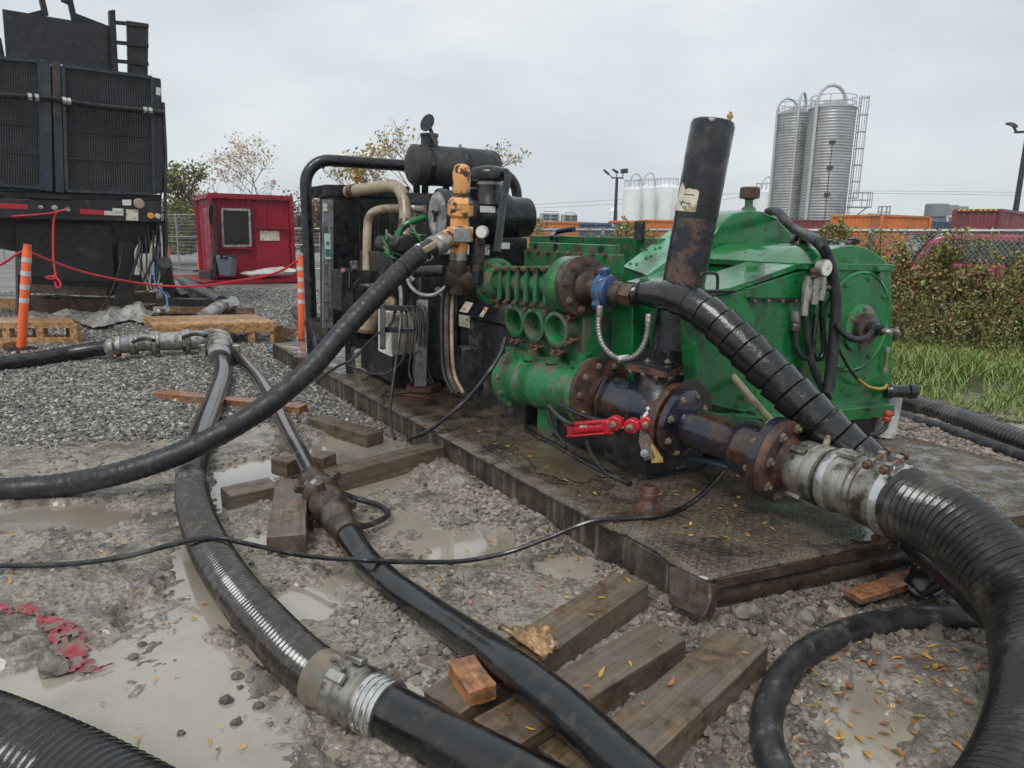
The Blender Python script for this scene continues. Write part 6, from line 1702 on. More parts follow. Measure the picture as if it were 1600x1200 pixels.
for i in range(nU + 1):
    for j in range(nV + 1):
        x = 36 + 202 * i / nU; y = 494 + 16 * (j / nV) + 6 * sin(i * .5) * (j / nV)
        z = .04 + .11 * abs(sin(i * .42 + 1)) * sin(pi * j / nV) + .05 * random.random() + (.12 if 17 < i < 25 else 0) * sin(pi * j / nV)
        p = G(x, y, 0); vs.append((p.x, p.y + (j / nV - .5) * -.2, max(.015, z)))
mb.add(vs, [(i * (nV + 1) + j, i * (nV + 1) + j + 1, (i + 1) * (nV + 1) + j + 1, (i + 1) * (nV + 1) + j) for i in range(nU) for j in range(nV)])
obj('plastic_sheet', mb, M('dirty_translucent_plastic', (.36, .35, .33), .25, var=.3, vscale=3, dirt=(.17, .16, .145), damt=.4, dscale=5, bump=.5, bscale=9, coat=.3), label='crumpled dirty clear plastic sheet lying before the trailer', cat='sheet', ang=50)
# manifold pipes behind the hoses
mn = thing('steel_manifold', 'galvanised pipe manifold with clamps feeding the ribbed hose', 'manifold', G(260, 545))
mz = .2
pts = [gp_(170, 543, mz), gp_(188, 540, mz), gp_(205, 538, mz), gp_(225, 535, mz), gp_(290, 532, mz), gp_(338, 530, mz)]
obj('main_pipe', MB().tube(pts, [.085, .09, .1, .105, .115, .115], 20), m_galv, mn)
for (x, y, r) in ((172, 543, .105), (184, 541, .12), (206, 538, .125), (212, 537, .13), (240, 535, .14), (245, 534.5, .14), (288, 532, .14), (293, 532, .14)):
    c = gp_(x, y, mz); obj('clamp_ring', MB().lathe([(r * .9, -.03), (r, -.02), (r, .02), (r * .9, .03)], c, pts[4] - pts[3], 20), m_steel, mn)
for (x0_, y0_, x1_, y1_) in ((208, 534, 240, 515), (286, 527, 322, 517)):
    obj('clamp_lever', MB().tube(catmull([gp_(x0_, y0_, .3), gp_((x0_ + x1_) / 2, y0_ - 5, .36), gp_(x1_, y0_ - 2, .36)], 5), .022, 8), m_blackd, mn)
ec = gp_(341, 528, .22)
obj('elbow', MB().tube(catmull([gp_(322, 530, .2), gp_(336, 528, .24), gp_(342, 534, .25), gp_(343, 548, .2), gp_(343, 560, .14)], 5), .118, 20), m_galv, mn)
for (x, y, z, r) in ((342, 533, .25, .155), (343, 540, .22, .16), (343, 548, .2, .14)):
    obj('elbow_clamp', MB().lathe([(r * .9, -.03), (r, -.02), (r, .02), (r * .9, .03)], gp_(x, y, z), (0.0, -1, -.3), 20), m_steel, mn)
for sx in (-1, 1): obj('clamp_lug', MB().box(gp_(343, 545, .2) + V((sx * .19, 0, -.02)), (.08, .06, .14)), m_steel, mn, bev=.01)
rp = thing('riser_pipe', 'galvanised pipe and hose running back from the platform toward the cabin', 'pipe', G(340, 490))
obj('near_pipe', smooth_tube([gp_(318, 494, .2), gp_(340, 482, .2), gp_(350, 476, .2)], .1, 16), m_galv, rp)
for f, r in ((335, .125), (343, .125)): obj('clamp_ring', MB().lathe([(r, -.04), (r, .04)], gp_(f, 485 - (f - 335) * .6, .2), gp_(350, 476, .2) - gp_(318, 494, .2), 16), m_steel, rp)
obj('side_branch', MB().tube([gp_(352, 480, .2), gp_(362, 474, .25), gp_(366, 470, .3)], .1, 14), m_galv, rp)
obj('far_hose', smooth_tube([gp_(346, 472, .2), gp_(330, 462, .2), gp_(310, 452, .2), gp_(295, 443, .2), gp_(285, 438, .2)], .12, 12), m_rubdusty, rp)
obj('curved_hose', smooth_tube([gp_(258, 410, 1.0), gp_(263, 440, .6), gp_(272, 458, .2), gp_(290, 466, .12)], .1, 12), m_rubdusty, label='grey hose dropping from the trailer side to the gravel', cat='hose')
obj('dark_beam', MB().bar(G(250, 474, .2), G(325, 476, .2), .25, .2), m_trd, label='dark beam on the gravel beside the trailer foot', cat='beam')
obj('rusty_beam', MB().bar(G(268, 484, .12), G(396, 486, .12), .14, .12), m_dkwood, label='long brown plank behind the wooden platform', cat='plank')
mb = MB()
for k in range(12): mb.blob(G(250 + k * 3.2, 485 - (k % 3) * 3, .1), .16 * random.uniform(.6, 1), 1, .3, (1.2, 1, .6))
obj('plastic_bundle', mb, bpy.data.materials['dirty_translucent_plastic'], label='bundle of dirty white plastic beside the trailer foot', cat='bundle', ang=60)
m_bcab = M('blue_cable', (.06, .16, .36), .4, bump=0)
for pts, lb in (([gp_(418, 540, .04), gp_(428, 545, .03), gp_(445, 556, .03), gp_(462, 552, .04), gp_(478, 540, .05), gp_(486, 538, .06)], 'loose blue cable on the gravel beside the roll hoop'), ([gp_(420, 548, .03), gp_(436, 551, .08), gp_(446, 540, .05), gp_(470, 540, .03)], 'second blue cable tangled on the gravel by the orange post'), ([gp_(120, 553, .03), gp_(150, 552, .03), gp_(178, 549, .03)], 'blue cable lying behind the black feeder hose'), ([at(240, 410, 12.2), at(242, 440, 12), at(258, 460, 11.6), at(262, 480, 11.4)], 'blue cable hanging from the trailer side'), ([gp_(320, 440, .1), gp_(328, 432, .2), gp_(334, 438, .1), gp_(340, 432, .15)], 'blue cable heap at the foot of the red cabin')):
    obj('cable', smooth_tube(pts, .014, 6), m_bcab, label=lb, cat='cable')
for (x, y, lb) in ((184, 555, 'small orange scrap on the gravel before the manifold'), (442, 541, 'orange plastic scrap by the platform leg')):
    obj('scrap', MB().blob(G(x, y, .03), .06, 1, .4, (1.6, 1, .4)), m_or, label=lb, cat='scrap')
obj('kinked_hose', smooth_tube([gp_(462, 486, .08), gp_(468, 490, .1), gp_(480, 500, .1), gp_(500, 508, .1)], .1, 12), m_rubber, label='black hose end on the gravel behind the roll hoop', cat='hose')
obj('rusty_channel', MB().bar(G(468, 570, .12), G(492, 572, .12), .2, .22), m_rustdk, label='short rusty steel channel at the far left corner of the skid', cat='channel', bev=.01)

# ---- red cabin
RB = Fr(G(336, 436, .12), 121)
rx = lambda x, y, s=0.0: RB.pix(x, y, 's', s)
m_redp = M('red_cabin_paint', (.25, .008, .022), .48, var=.14, vscale=1.5, dirt=(.16, .014, .025), damt=.3, dscale=1.2, streak=(.2, .03, .035), samt=.25, bump=.04, spec=.3)
cb = thing('red_cabin', 'red corrugated steel site cabin with dark window and pale board', 'cabin', G(395, 436))
tl, tr_, br, bl = rx(332, 305), rx(454, 308), rx(460, 430), rx(337, 434)
W_ = (RB.loc(tr_) - RB.loc(tl)).y; t0 = RB.loc(bl).y + .0; t1_ = RB.loc(br).y; zt_ = (tl.z + tr_.z) / 2; zb_ = .15
# corrugated front made as one folded sheet
prof = []; n_ = 14
for k in range(n_):
    f0 = t0 + (t1_ - t0) * k / n_; p_ = (t1_ - t0) / n_
    prof += [(f0, 0), (f0 + p_ * .4, 0), (f0 + p_ * .5, .02), (f0 + p_ * .9, .02)]
mb = MB(); vs = []
for (t_, s_) in prof + [(t1_, 0)]: vs += [RB.w(s_, t_, zb_), RB.w(s_, t_, zt_)]
mb.add(vs, [(2 * i, 2 * i + 2, 2 * i + 3, 2 * i + 1) for i in range(len(vs) // 2 - 1)])
obj('corrugated_front', mb, m_redp, cb, ang=10)
mb = MB(); vs = []
for k in range(40):
    s_ = 2.6 * k / 39; o_ = .03 if k % 4 < 2 else 0
    vs += [RB.w(s_, t0 + o_, zb_), RB.w(s_, t0 + o_, zt_)]
mb.add(vs, [(2 * i, 2 * i + 2, 2 * i + 3, 2 * i + 1) for i in range(39)]); obj('corrugated_side', mb, m_redp, cb, ang=10)
obj('roof', MB().prism([RB.w(-.02, t0 - .02, zt_), RB.w(2.6, t0 - .02, zt_), RB.w(2.6, t1_ + .02, zt_), RB.w(-.02, t1_ + .02, zt_)], V((0, 0, .05))), m_redp, cb)
obj('far_walls', MB().prism([RB.w(.06, t0 + .06, zb_), RB.w(2.58, t0 + .06, zb_), RB.w(2.58, t1_ - .01, zb_), RB.w(.06, t1_ - .01, zb_)], V((0, 0, zt_ - zb_ - .01))), m_redp, cb)
for a, b, w_ in ((RB.w(-.02, t0, zb_), RB.w(-.02, t0, zt_ + .02), .12), (RB.w(-.02, t1_, zb_), RB.w(-.02, t1_, zt_ + .02), .12), (RB.w(-.02, t0, zt_ - .05), RB.w(-.02, t1_, zt_ - .05), .14), (RB.w(-.02, t0, zb_ + .05), RB.w(-.02, t1_, zb_ + .05), .12), (RB.w(2.6, t0 - .02, zb_), RB.w(2.6, t0 - .02, zt_), .12), (RB.w(0, t0 - .02, zt_ - .05), RB.w(2.6, t0 - .02, zt_ - .05), .12)):
    obj('corner_beam', MB().bar(a, b, w_, .1), m_redp, cb, bev=.01)
wn_ = obj('window', MB().prism([rx(*q, -.06) for q in ((349, 329), (389, 330), (391, 382), (351, 382))], RB.u * .03), M('cabin_glass', (.018, .02, .018), .15, var=.5, vscale=3, rvar=.05, bump=0, spec=.25), cb)
wc_ = [rx(*q, -.075) for q in ((347, 327), (390, 328), (392, 384), (349, 384))]
for i in range(4): obj('window_frame', MB().bar(wc_[i], wc_[(i + 1) % 4], .05, .06), m_galv, wn_)
for q in (((343, 325), (396, 326)), ((347, 387), (396, 388))): obj('window_trim', MB().bar(rx(*q[0], -.06), rx(*q[1], -.06), .07, .05), m_redp, cb)
obj('flat_panel', MB().prism([rx(*q, -.02) for q in ((399, 357), (450, 358), (455, 428), (402, 430))], RB.u * .02), m_redp, cb, bev=.005)
obj('awning_bar', MB().bar(rx(398, 355, -.1), rx(451, 357, -.1), .1, .05), m_redp, cb)
obj('pale_board', MB().prism([rx(*q, -.05) for q in ((406, 360), (436, 361), (437, 376), (407, 376))], RB.u * .02), m_label, cb)
obj('side_door', MB().prism([RB.w(.25, t0 - .03, zb_ + .2), RB.w(1.3, t0 - .03, zb_ + .2), RB.w(1.3, t0 - .03, zt_ - .35), RB.w(.25, t0 - .03, zt_ - .35)], RB.v * .03), m_redp, cb)
obj('platform', MB().prism([rx(*q, -.7) for q in ((290, 441), (478, 434), (478, 440), (290, 447))], RB.u * 3.3), m_redp, cb)
mb = MB()
for k in range(6): mb.torus(rx(332, 330, -.2) + V((.02 * k, 0, -.06 * k)), -RB.u, .3 + .02 * (k % 3), .035, 20, 6)
hcl = thing('hose_coil', 'black hose coil hanging on the left corner of the red cabin', 'hose coil', rx(332, 435, -.2))
for k in range(4): obj('coil_turn', MB().tube([rx(331 + 3.5 * cos(a) + .5 * k, 333 + 16 * sin(a) + k, -.18) for a in np.linspace(0, 2 * pi, 24)], .035, 6), m_rubber, hcl)
for k in range(3): obj('hanging_hose', MB().tube(catmull([rx(333 + k, 345, -.2), rx(335 + k * 2, 380, -.2), rx(333 + k * 2, 410, -.22), rx(331 + k * 2, 433, -.25)], 6), .04, 6), m_rubber, hcl)
bn_ = thing('trash_bin', 'grey plastic bin lined with a black bag before the red cabin', 'bin', G(356, 434))
bq = rx(356, 431, -.45); hB = (rx(356, 401, -.45) - bq).length
mb = MB(); 
for z, hw in ((0, .22), (hB, .29)):
    pass
lo = [bq + V((sx * .17, sy * .17, 0)) for sx, sy in ((-1, -1), (1, -1), (1, 1), (-1, 1))]; hi = [bq + V((sx * .22, sy * .22, hB)) for sx, sy in ((-1, -1), (1, -1), (1, 1), (-1, 1))]
mb.add(lo + hi, [(3, 2, 1, 0), (4, 5, 6, 7)] + [(i, (i + 1) % 4, (i + 1) % 4 + 4, i + 4) for i in range(4)])
obj('bin_body', mb, M('slate_grey_plastic', (.13, .15, .18), .5, var=.1), bn_, bev=.02)
mb = MB()
for k in range(10):
    a = k * .63; mb.blob(bq + V((.2 * cos(a), .2 * sin(a), hB)), .09, 1, .3, (1, 1, .7))
obj('bin_bag', mb, m_rubwet, bn_, ang=60)
for i, (x, y, r, lb) in enumerate(((392, 428, .16, 'left crumpled white sack on the cabin platform'), (412, 427, .2, 'middle large white sack on the cabin platform'), (434, 424, .26, 'right white sack with red rope on the cabin platform'))):
    mb = MB().blob(rx(x, y, -.45), r, 2, .22, (2.0, 1, .55)); obj('sack', mb, M('white_sack', (.52, .5, .46), .6, var=.15, dirt=(.35, .33, .3), damt=.3) if i == 0 else bpy.data.materials['white_sack'], label=lb, cat='sack', ang=70)
obj('red_pallet', MB().prism([G(x, y, .1) for x, y in ((285, 440), (320, 448), (335, 444), (300, 437))], V((0, 0, .1))), m_redp, label='low red steel tray on the gravel left of the cabin', cat='tray')
obj('dark_box', MB().bar(G(320, 431, .0), G(320, 431, .28), .3, .3), m_ink, label='small dark box at the foot of the red cabin corner', cat='box', bev=.03)
# ---- wire mesh fence panels
def mesh_fence(xa, xb, Y0, Y1, zt, label, n):
    A = DY(xa, 380, Y0); B = DY(xb, 380, Y1); A.z = 0; B.z = 0
    t = thing('mesh_fence', label, 'fence', (A + B) / 2)
    mb = MB(); l = (B - A).length; k1 = int(l / .12)
    for k in range(k1 + 1): p = A.lerp(B, k / k1); mb.tube([p + V((0, 0, .1)), p + V((0, 0, zt))], .004, 4)
    for k in range(int(zt / .12)): mb.tube([A + V((0, 0, .1 + k * .12)), B + V((0, 0, .1 + k * .12))], .006, 4)
    obj('wire_mesh', mb, m_wire, t, kind='stuff')
    for k in range(n + 1):
        p = A.lerp(B, k / n); obj('post', MB().tube([p, p + V((0, 0, zt + .05))], .028, 8), m_wire, t)
    for z in (.12, zt * .62, zt): obj('rail', MB().tube([A + V((0, 0, z)), B + V((0, 0, z))], .022, 6), m_wire, t)
mesh_fence(240, 318, 27, 25, 2.0, 'galvanised mesh fence between the trailer and red cabin', 2)
mesh_fence(-20, 30, 30, 28, 1.3, 'low mesh fence visible under the trailer at the left edge', 2)
mesh_fence(458, 500, 27, 27, 1.6, 'mesh fence panel behind the post right of the cabin', 1)

# ================================================================== TREES
m_bark = M('tree_bark', (.09, .075, .06), .8, var=.3)
m_twig = M('pale_twig', (.30, .26, .22), .8, var=.2)
m_leaf = M('tree_leaf', (.1, .1, .03), .55, attr='tint', bump=0)
m_leaf2 = M('leaf', (.1, .1, .03), .4, attr='tint', bump=0)


def leaf_mesh(name, C_, N_, size, aspect, pal, mat, parent=None, fold=.25, droop=None, **kw):
    """many small folded leaves: centres C_, normals N_, per-leaf colour"""
    n = len(C_)
    r = RNG.normal(size=(n, 3)); t = r - (r * N_).sum(1)[:, None] * N_; t /= np.linalg.norm(t, axis=1)[:, None] + 1e-9
    b = np.cross(N_, t)
    s = size[:, None]
    tip = C_ + t * s; tail = C_ - t * s
    l = C_ + b * s * aspect + N_ * s * fold * aspect; rr = C_ - b * s * aspect + N_ * s * fold * aspect
    co = np.stack([tail, l, tip, rr], 1).reshape(-1, 3)
    i0 = np.arange(n) * 4
    f = np.stack([i0, i0 + 1, i0 + 2, i0, i0 + 2, i0 + 3], 1).reshape(-1, 3)
    me = bpy.data.meshes.new(name)
    me.vertices.add(len(co)); me.vertices.foreach_set('co', co.ravel())
    me.loops.add(f.size); me.loops.foreach_set('vertex_index', f.ravel().astype(np.int32))
    me.polygons.add(len(f)); me.polygons.foreach_set('loop_start', np.arange(0, f.size, 3)); me.polygons.foreach_set('loop_total', np.full(len(f), 3))
    me.update(calc_edges=True)
    ca = me.color_attributes.new('tint', 'FLOAT_COLOR', 'POINT')
    c = np.array(pal)[RNG.integers(0, len(pal), n)] * RNG.uniform(.7, 1.3, (n, 1))
    cc = np.ones((n, 4, 4)); cc[:, :, :3] = c[:, None, :]
    ca.data.foreach_set('color', cc.ravel()); me.materials.append(mat)
    o = bpy.data.objects.new(name, me); COL.objects.link(o)
    if parent is not None: o.parent = parent; o.location = -parent.location
    for k, v_ in kw.items(): o[k] = v_
    return o


def unit(n):
    r = RNG.normal(size=(n, 3)); return r / np.linalg.norm(r, axis=1)[:, None]


def tree(base, h, spread, label, pal, nleaf, lsize, m_b=m_bark, depth=4, name='tree', seed=1, trunk=.09, group='trees behind the yard', lean=.0, tiny=.9):
    rs = random.Random(seed)
    t = thing(name, label, 'tree', base, group)
    mb = MB(); tips = []

    def grow(p, d, l, r, k):
        q = p + d * l * .5 + V((rs.uniform(-.05, .05), rs.uniform(-.05, .05), 0)) * l; e = q + (d + V((rs.uniform(-.2, .2), rs.uniform(-.2, .2), .08))).normalized() * l * .5
        mb.tube([p, q, e], [r, r * .8, r * .62], 5 if k else 7, cap=False)
        if k >= depth - 1: tips.append((q, e))
        if k < depth:
            for j in range(rs.choice((2, 3, 3)) if k < depth - 1 else rs.choice((2, 3))):
                a = rs.uniform(0, 6.28); sp = rs.uniform(.35, .85) * spread
                nd__ = (d + V((cos(a) * sp, sin(a) * sp, rs.uniform(-.15, .3)))).normalized()
                grow(p.lerp(e, rs.uniform(.55, 1)), nd__, l * rs.uniform(.58, .8), r * .6, k + 1)
    grow(V(base), V((lean, 0, 1)).normalized(), h * .36, trunk, 0)
    obj('trunk', mb, m_b, t, ang=60)
    if nleaf:
        per = max(1, nleaf // max(1, len(tips)))
        c = []
        for q, e in tips:
            for _ in range(per):
                c.append(tuple(q.lerp(e, rs.random()) + V((rs.gauss(0, 1), rs.gauss(0, 1), rs.gauss(0, 1))) * lsize * 1.5 * tiny))
        c = np.array(c)
        leaf_mesh('foliage', c, unit(len(c)), RNG.uniform(.6, 1.2, len(c)) * lsize, .5, pal, m_leaf, t, kind='stuff')
    return t


GRN = [(.11, .14, .04), (.15, .17, .05), (.085, .11, .035), (.2, .185, .055)]
YEL = [(.46, .32, .05), (.36, .27, .055), (.25, .22, .06), (.48, .27, .07)]
tree(DY(300, 395, 31), 4.6, .9, 'green yellow tree rising between trailer and red cabin', GRN + YEL[1:3], 1000, .10, seed=5, trunk=.09)
def bush(base, w_, h, label, pal, n, lsize, seed=1, d_=None):
    rs = np.random.default_rng(seed)
    t = thing('bush', label, 'bush', base, 'bushes behind the yard')
    k = 16; cc = rs.uniform(-1, 1, (k, 3)) * np.array([w_ * .75, (d_ or w_) * .6, h * .36]) + np.array([0, 0, h * .5]); cr_ = rs.uniform(.2, .42, k) * h
    j = rs.integers(0, k, n); dirs = rs.normal(size=(n, 3)); dirs /= np.linalg.norm(dirs, axis=1)[:, None]
    p = cc[j] + dirs * (cr_[j] * rs.uniform(.55, 1.08, n))[:, None]; p = p[p[:, 2] > .05]
    leaf_mesh('foliage', p + np.array(base), unit(len(p)), rs.uniform(.6, 1.2, len(p)) * lsize, .5, pal, m_leaf, t, kind='stuff')
    mb = MB()
    for q in cc: mb.tube([V(base), V(base) + V((q[0] * .5, q[1] * .5, q[2] * .6)), V(base) + V(q)], [.04, .03, .012], 5, cap=False)
    obj('stems', mb, m_bark, t, kind='stuff')


bush(DY(285, 398, 33), 1.3, 2.3, 'dense green bush behind the mesh fence by the trailer', GRN, 5000, .09, 8)
bush(DY(264, 398, 30), 1.0, 2.0, 'low green bush nearest the trailer behind the fence', GRN, 4000, .085, 9)
bush(DY(312, 398, 32), 1.1, 2.5, 'yellow leaved bush beside the left wall of the cabin', YEL + GRN[3:], 4000, .09, 12)
tree(DY(418, 395, 38), 7.6, 1.25, 'nearly bare pale tree above the red cabin roof', [(.55, .4, .28), (.5, .34, .2)], 420, .09, m_twig, 6, seed=22, trunk=.06, tiny=1.2)
tree(DY(372, 395, 40), 5.8, 1.2, 'sparse pink brown tree behind the left of the cabin roof', [(.45, .3, .2), (.38, .24, .16), (.4, .22, .15)], 260, .09, m_twig, 5, seed=31, trunk=.055)
bush(DY(474, 396, 34), 1.4, 2.6, 'dark autumn bush right of the red cabin', [(.16, .1, .04), (.12, .08, .035), (.2, .15, .05), (.07, .06, .03)], 4200, .09, 41)
tree(DY(650, 380, 24), 4.4, 1.0, 'thin branched tree with yellow leaves behind the muffler', YEL + [(.3, .24, .1)], 260, .07, m_twig, 5, seed=52, trunk=.05)
tree(DY(600, 380, 26), 4.0, 1.1, 'yellow leaved shrub tree behind the roll hoop', YEL, 700, .09, m_twig, 5, seed=63, trunk=.07)
tree(DY(735, 380, 25), 4.3, 1.0, 'bare branched tree behind the air cleaner', [(.35, .24, .1)], 160, .08, m_twig, 5, seed=77, trunk=.06)
tree(DY(570, 380, 25), 3.4, 1.0, 'bare twiggy tree left of the muffler', [(.3, .24, .1)], 120, .08, m_twig, 5, seed=79, trunk=.05)
# small grass tuft strip behind the fence
P = pts_in(9000, (-17, -12), (24, 34), lambda x, y: x < -.42 * y)
# ================================================================== RIGHT SIDE: fence, vines, grass, car
FA = V((10.4, 8.3, 0)); FB = V((-.6, 13.4, 0))
fz = lambda f: 1.73 * (1 - f) + 1.6 * f
cf = thing('chain_link_fence', 'rusty chain link fence with top rail overgrown by vines', 'fence', (FA + FB) / 2)
FL = (FB - FA).length; fdir_ = (FB - FA).normalized()
mb = MB()
nW = int(FL / .062)
for k in range(nW):
    a = FA + fdir_ * (k * .062)
    for sg in (-1, 1):
        z = .1; p0 = a; up_ = 1.55
        off = fdir_ * (sg * up_ * .8)
        q0 = V((a.x, a.y, .12)); q1 = V((a.x + off.x, a.y + off.y, .12 + up_))
        mb.tube([q0, q1], .0042, 3, cap=False)
obj('chain_links', mb, m_wire, cf, kind='stuff')
obj('top_rail', MB().tube([FA + V((0, 0, fz(0))), FA.lerp(FB, .5) + V((0, 0, fz(.5))), FB + V((0, 0, fz(1)))], .028, 10), m_wire, cf)
for k in range(5):
    f = .297 + k * .17; p = FA.lerp(FB, f); obj('post', MB().tube([p, p + V((0, 0, fz(f) + .05))], .038, 10), m_wire, cf)
# vines
vn = thing('vine_hedge', 'tangle of red green autumn vines covering the chain link fence', 'vines', FA.lerp(FB, .3))
n = 170000
f = np.where(RNG.uniform(size=n) < .78, RNG.uniform(.24, .5, n), RNG.uniform(.5, 1, n))
base = np.array(FA)[None] + (np.array(FB) - np.array(FA))[None] * f[:, None]
hmax = np.interp(f, [0, .28, .33, .37, .41, .44, .5, .6, 1], [1.2, 1.16, 1.06, 1.12, 1.12, 1.3, 1.5, 1.56, 1.62]) + 1.2 * (fbm(f * 60, f * 0 + 2, 1.0, 4, 5) - .5)
z = hmax * (1 - RNG.uniform(0, 1, n) ** 1.5) 
z = np.where(RNG.uniform(size=n) < .02, RNG.uniform(1.15, 1.72, n), z)
den = fbm(f * 34, z * 3.2, 1.0, 4, 77)
depth_ = RNG.normal(0, .14, n) - .10 - 1.5 * np.clip(.75 - z, 0, 1) * RNG.uniform(0, 1, n)
nn_ = np.array([-fdir_.y, fdir_.x, 0]); nn_ = nn_ if nn_[1] < 0 else -nn_
C__ = base + nn_[None] * (-depth_ * 1.0 + .35 * (den - .5))[:, None]; C__[:, 2] = z
keep = den > RNG.uniform(.2, .42, n) * np.where(z > 1.15, 1.35, 1.0)
C__ = C__[keep]; zz = z[keep]; ff = f[keep]
pal_mix = [(.2, .24, .06), (.25, .27, .07), (.15, .18, .05), (.3, .29, .085), (.34, .16, .08), (.2, .13, .07), (.27, .21, .08), (.21, .25, .06), (.18, .21, .055)]
N__ = unit(len(C__)); N__[:, 1] -= .5; N__ /= np.linalg.norm(N__, axis=1)[:, None]
redz = (zz > .75) & (RNG.uniform(size=len(zz)) < .26) & (zz < 1.3)
greenlow = zz < .55
for sel, pal, nm in ((redz, [(0.464, 0.145, 0.102), (0.377, 0.123, 0.072), (0.522, 0.246, 0.160), (0.290, 0.160, 0.087), (0.246, 0.232, 0.072)], 'red_leaves'), (~redz & greenlow, [(0.174, 0.246, 0.058), (0.232, 0.290, 0.065), (0.145, 0.189, 0.051), (0.246, 0.203, 0.072), (0.203, 0.131, 0.072)], 'low_leaves'), (~redz & ~greenlow, pal_mix, 'mixed_leaves')):
    leaf_mesh(nm, C__[sel], N__[sel], RNG.uniform(.011, .04, sel.sum()), .55, pal, m_leaf2, vn, kind='stuff')
mb = MB()
for k in range(240):
    fq = random.uniform(0, 1); p = FA.lerp(FB, fq) + V((nn_[0], nn_[1], 0)) * random.uniform(-.1, .3)
    hh_ = random.uniform(.8, 1.7); q = [V((p.x, p.y, 0))]
    for j in range(4): q.append(q[-1] + V((random.uniform(-.15, .15), random.uniform(-.08, .08), hh_ / 4)))
    mb.tube(q, .006, 4, cap=False)
obj('stems', mb, M('vine_stem', (.07, .045, .03), .8), vn, kind='stuff')
mb = MB()
for k in range(26):
    p = FA.lerp(FB, random.uniform(.0, .55)) + V((nn_[0], nn_[1], 0)) * .12; q = [p + V((0, 0, 1.2))]
    for j in range(4): q.append(q[-1] + V((random.uniform(-.12, .12), 0, random.uniform(.05, .16))))
    mb.tube(q, .004, 4, cap=False)
obj('runners', mb, bpy.data.materials['vine_stem'], vn, kind='stuff')
# tall weeds leaning out of the hedge
wc = []; wl = []; mb = MB()
for k in range(230):
    fq = random.uniform(.27, .55); p = FA.lerp(FB, fq) + V((nn_[0], nn_[1], 0)) * random.uniform(.1, 1.1)
    hh_ = random.uniform(.5, 1.35); le_ = V((random.uniform(-.35, .35), random.uniform(-.25, .1), 0)); q = [V((p.x, p.y, 0))]
    for j in range(1, 6): q.append(V((p.x, p.y, 0)) + le_ * hh_ * (j / 5) ** 2 + V((random.uniform(-.02, .02), 0, hh_ * j / 5 * (1 - .12 * j / 5))))
    mb.tube(q, [.006, .0055, .005, .0045, .004, .002], 4, cap=False)
    for j in range(int(hh_ * 34)):
        t_ = random.uniform(.25, 1) * 4.99; a_ = q[int(t_)].lerp(q[int(t_) + 1], t_ % 1); wc.append(tuple(a_ + V((random.gauss(0, .035), random.gauss(0, .035), random.gauss(0, .02)))))
obj('weed_stems', mb, M('weed_stem', (.16, .12, .06), .7), vn, kind='stuff')
leaf_mesh('weed_leaves', np.array(wc), unit(len(wc)), RNG.uniform(.012, .035, len(wc)), .4, [(.16, .2, .05), (.21, .23, .06), (.25, .17, .06), (.12, .15, .04), (.3, .14, .07), (.26, .24, .09)], m_leaf2, vn, kind='stuff')
# grass verge
gr_m = M('grass_soil', (.05, .06, .02), .8, var=.4, vscale=5, bump=.5)
gpts = [(3.05, 6.65), (6.4, 4.7), (12, 3.5), (12, 9.5), (-.6, 15), (-.6, 9.2), (1.2, 8.4)]
mb = MB().prism([V((x, y, .0)) for x, y in gpts], V((0, 0, .035))); obj('grass_verge', mb, gr_m, kind='structure')
n = 60000
x = RNG.uniform(1.0, 9.6, n); y = RNG.uniform(4.2, 11.5, n)
k = (poly_sd(np.array(gpts), x, y) > -.05) & (y < 13.2 - .463 * x + .1) & (fbm(x, y, 1.6, 3, 15) > RNG.uniform(.25, .5, n))
x = x[k]; y = y[k]; n = len(x)
hgt = RNG.uniform(.035, .11, n) * (1 + .9 * fbm(x, y, 1.2, 3, 88)) * np.clip((y - (9.4 - 1.0 * x)) / 1.6 + .3, .4, 2.2)
a = RNG.uniform(0, 2 * pi, n); wv = RNG.uniform(.0035, .007, n); le = RNG.uniform(.4, 1.5, n); dr = RNG.uniform(0, 2 * pi, n)
bx_ = np.cos(a) * wv; by_ = np.sin(a) * wv
lx = np.cos(dr) * le * hgt; ly = np.sin(dr) * le * hgt
z0_ = np.full(n, .03)
co = np.stack([np.stack([x - bx_, y - by_, z0_], 1), np.stack([x + bx_, y + by_, z0_], 1), np.stack([x + bx_ * .8 + lx * .4, y + by_ * .8 + ly * .4, z0_ + hgt * .62], 1), np.stack([x - bx_ * .8 + lx * .4, y - by_ * .8 + ly * .4, z0_ + hgt * .62], 1), np.stack([x + lx, y + ly, z0_ + hgt * (1 - .35 * le)], 1)], 1).reshape(-1, 3)
i0 = np.arange(n) * 5
fq = np.stack([i0, i0 + 1, i0 + 2, i0, i0 + 2, i0 + 3, i0 + 3, i0 + 2, i0 + 4], 1).reshape(-1, 3)
me = bpy.data.meshes.new('grass')
me.vertices.add(len(co)); me.vertices.foreach_set('co', co.ravel())
me.loops.add(fq.size); me.loops.foreach_set('vertex_index', fq.ravel().astype(np.int32))
me.polygons.add(len(fq)); me.polygons.foreach_set('loop_start', np.arange(0, fq.size, 3)); me.polygons.foreach_set('loop_total', np.full(len(fq), 3))
me.update(calc_edges=True)
ca = me.color_attributes.new('tint', 'FLOAT_COLOR', 'POINT')
pl_ = np.array([(.15, .25, .045), (.2, .29, .055), (.11, .19, .035), (.25, .28, .07), (.28, .25, .08)])
c = pl_[RNG.integers(0, 5, n)] * RNG.uniform(.75, 1.25, (n, 1)); cc = np.ones((n, 5, 4)); cc[:, :, :3] = c[:, None]
ca.data.foreach_set('color', cc.ravel()); me.materials.append(m_leaf2)
o = bpy.data.objects.new('grass', me); COL.objects.link(o); tag(o, 'wet green grass along the fence at right', kind='stuff')

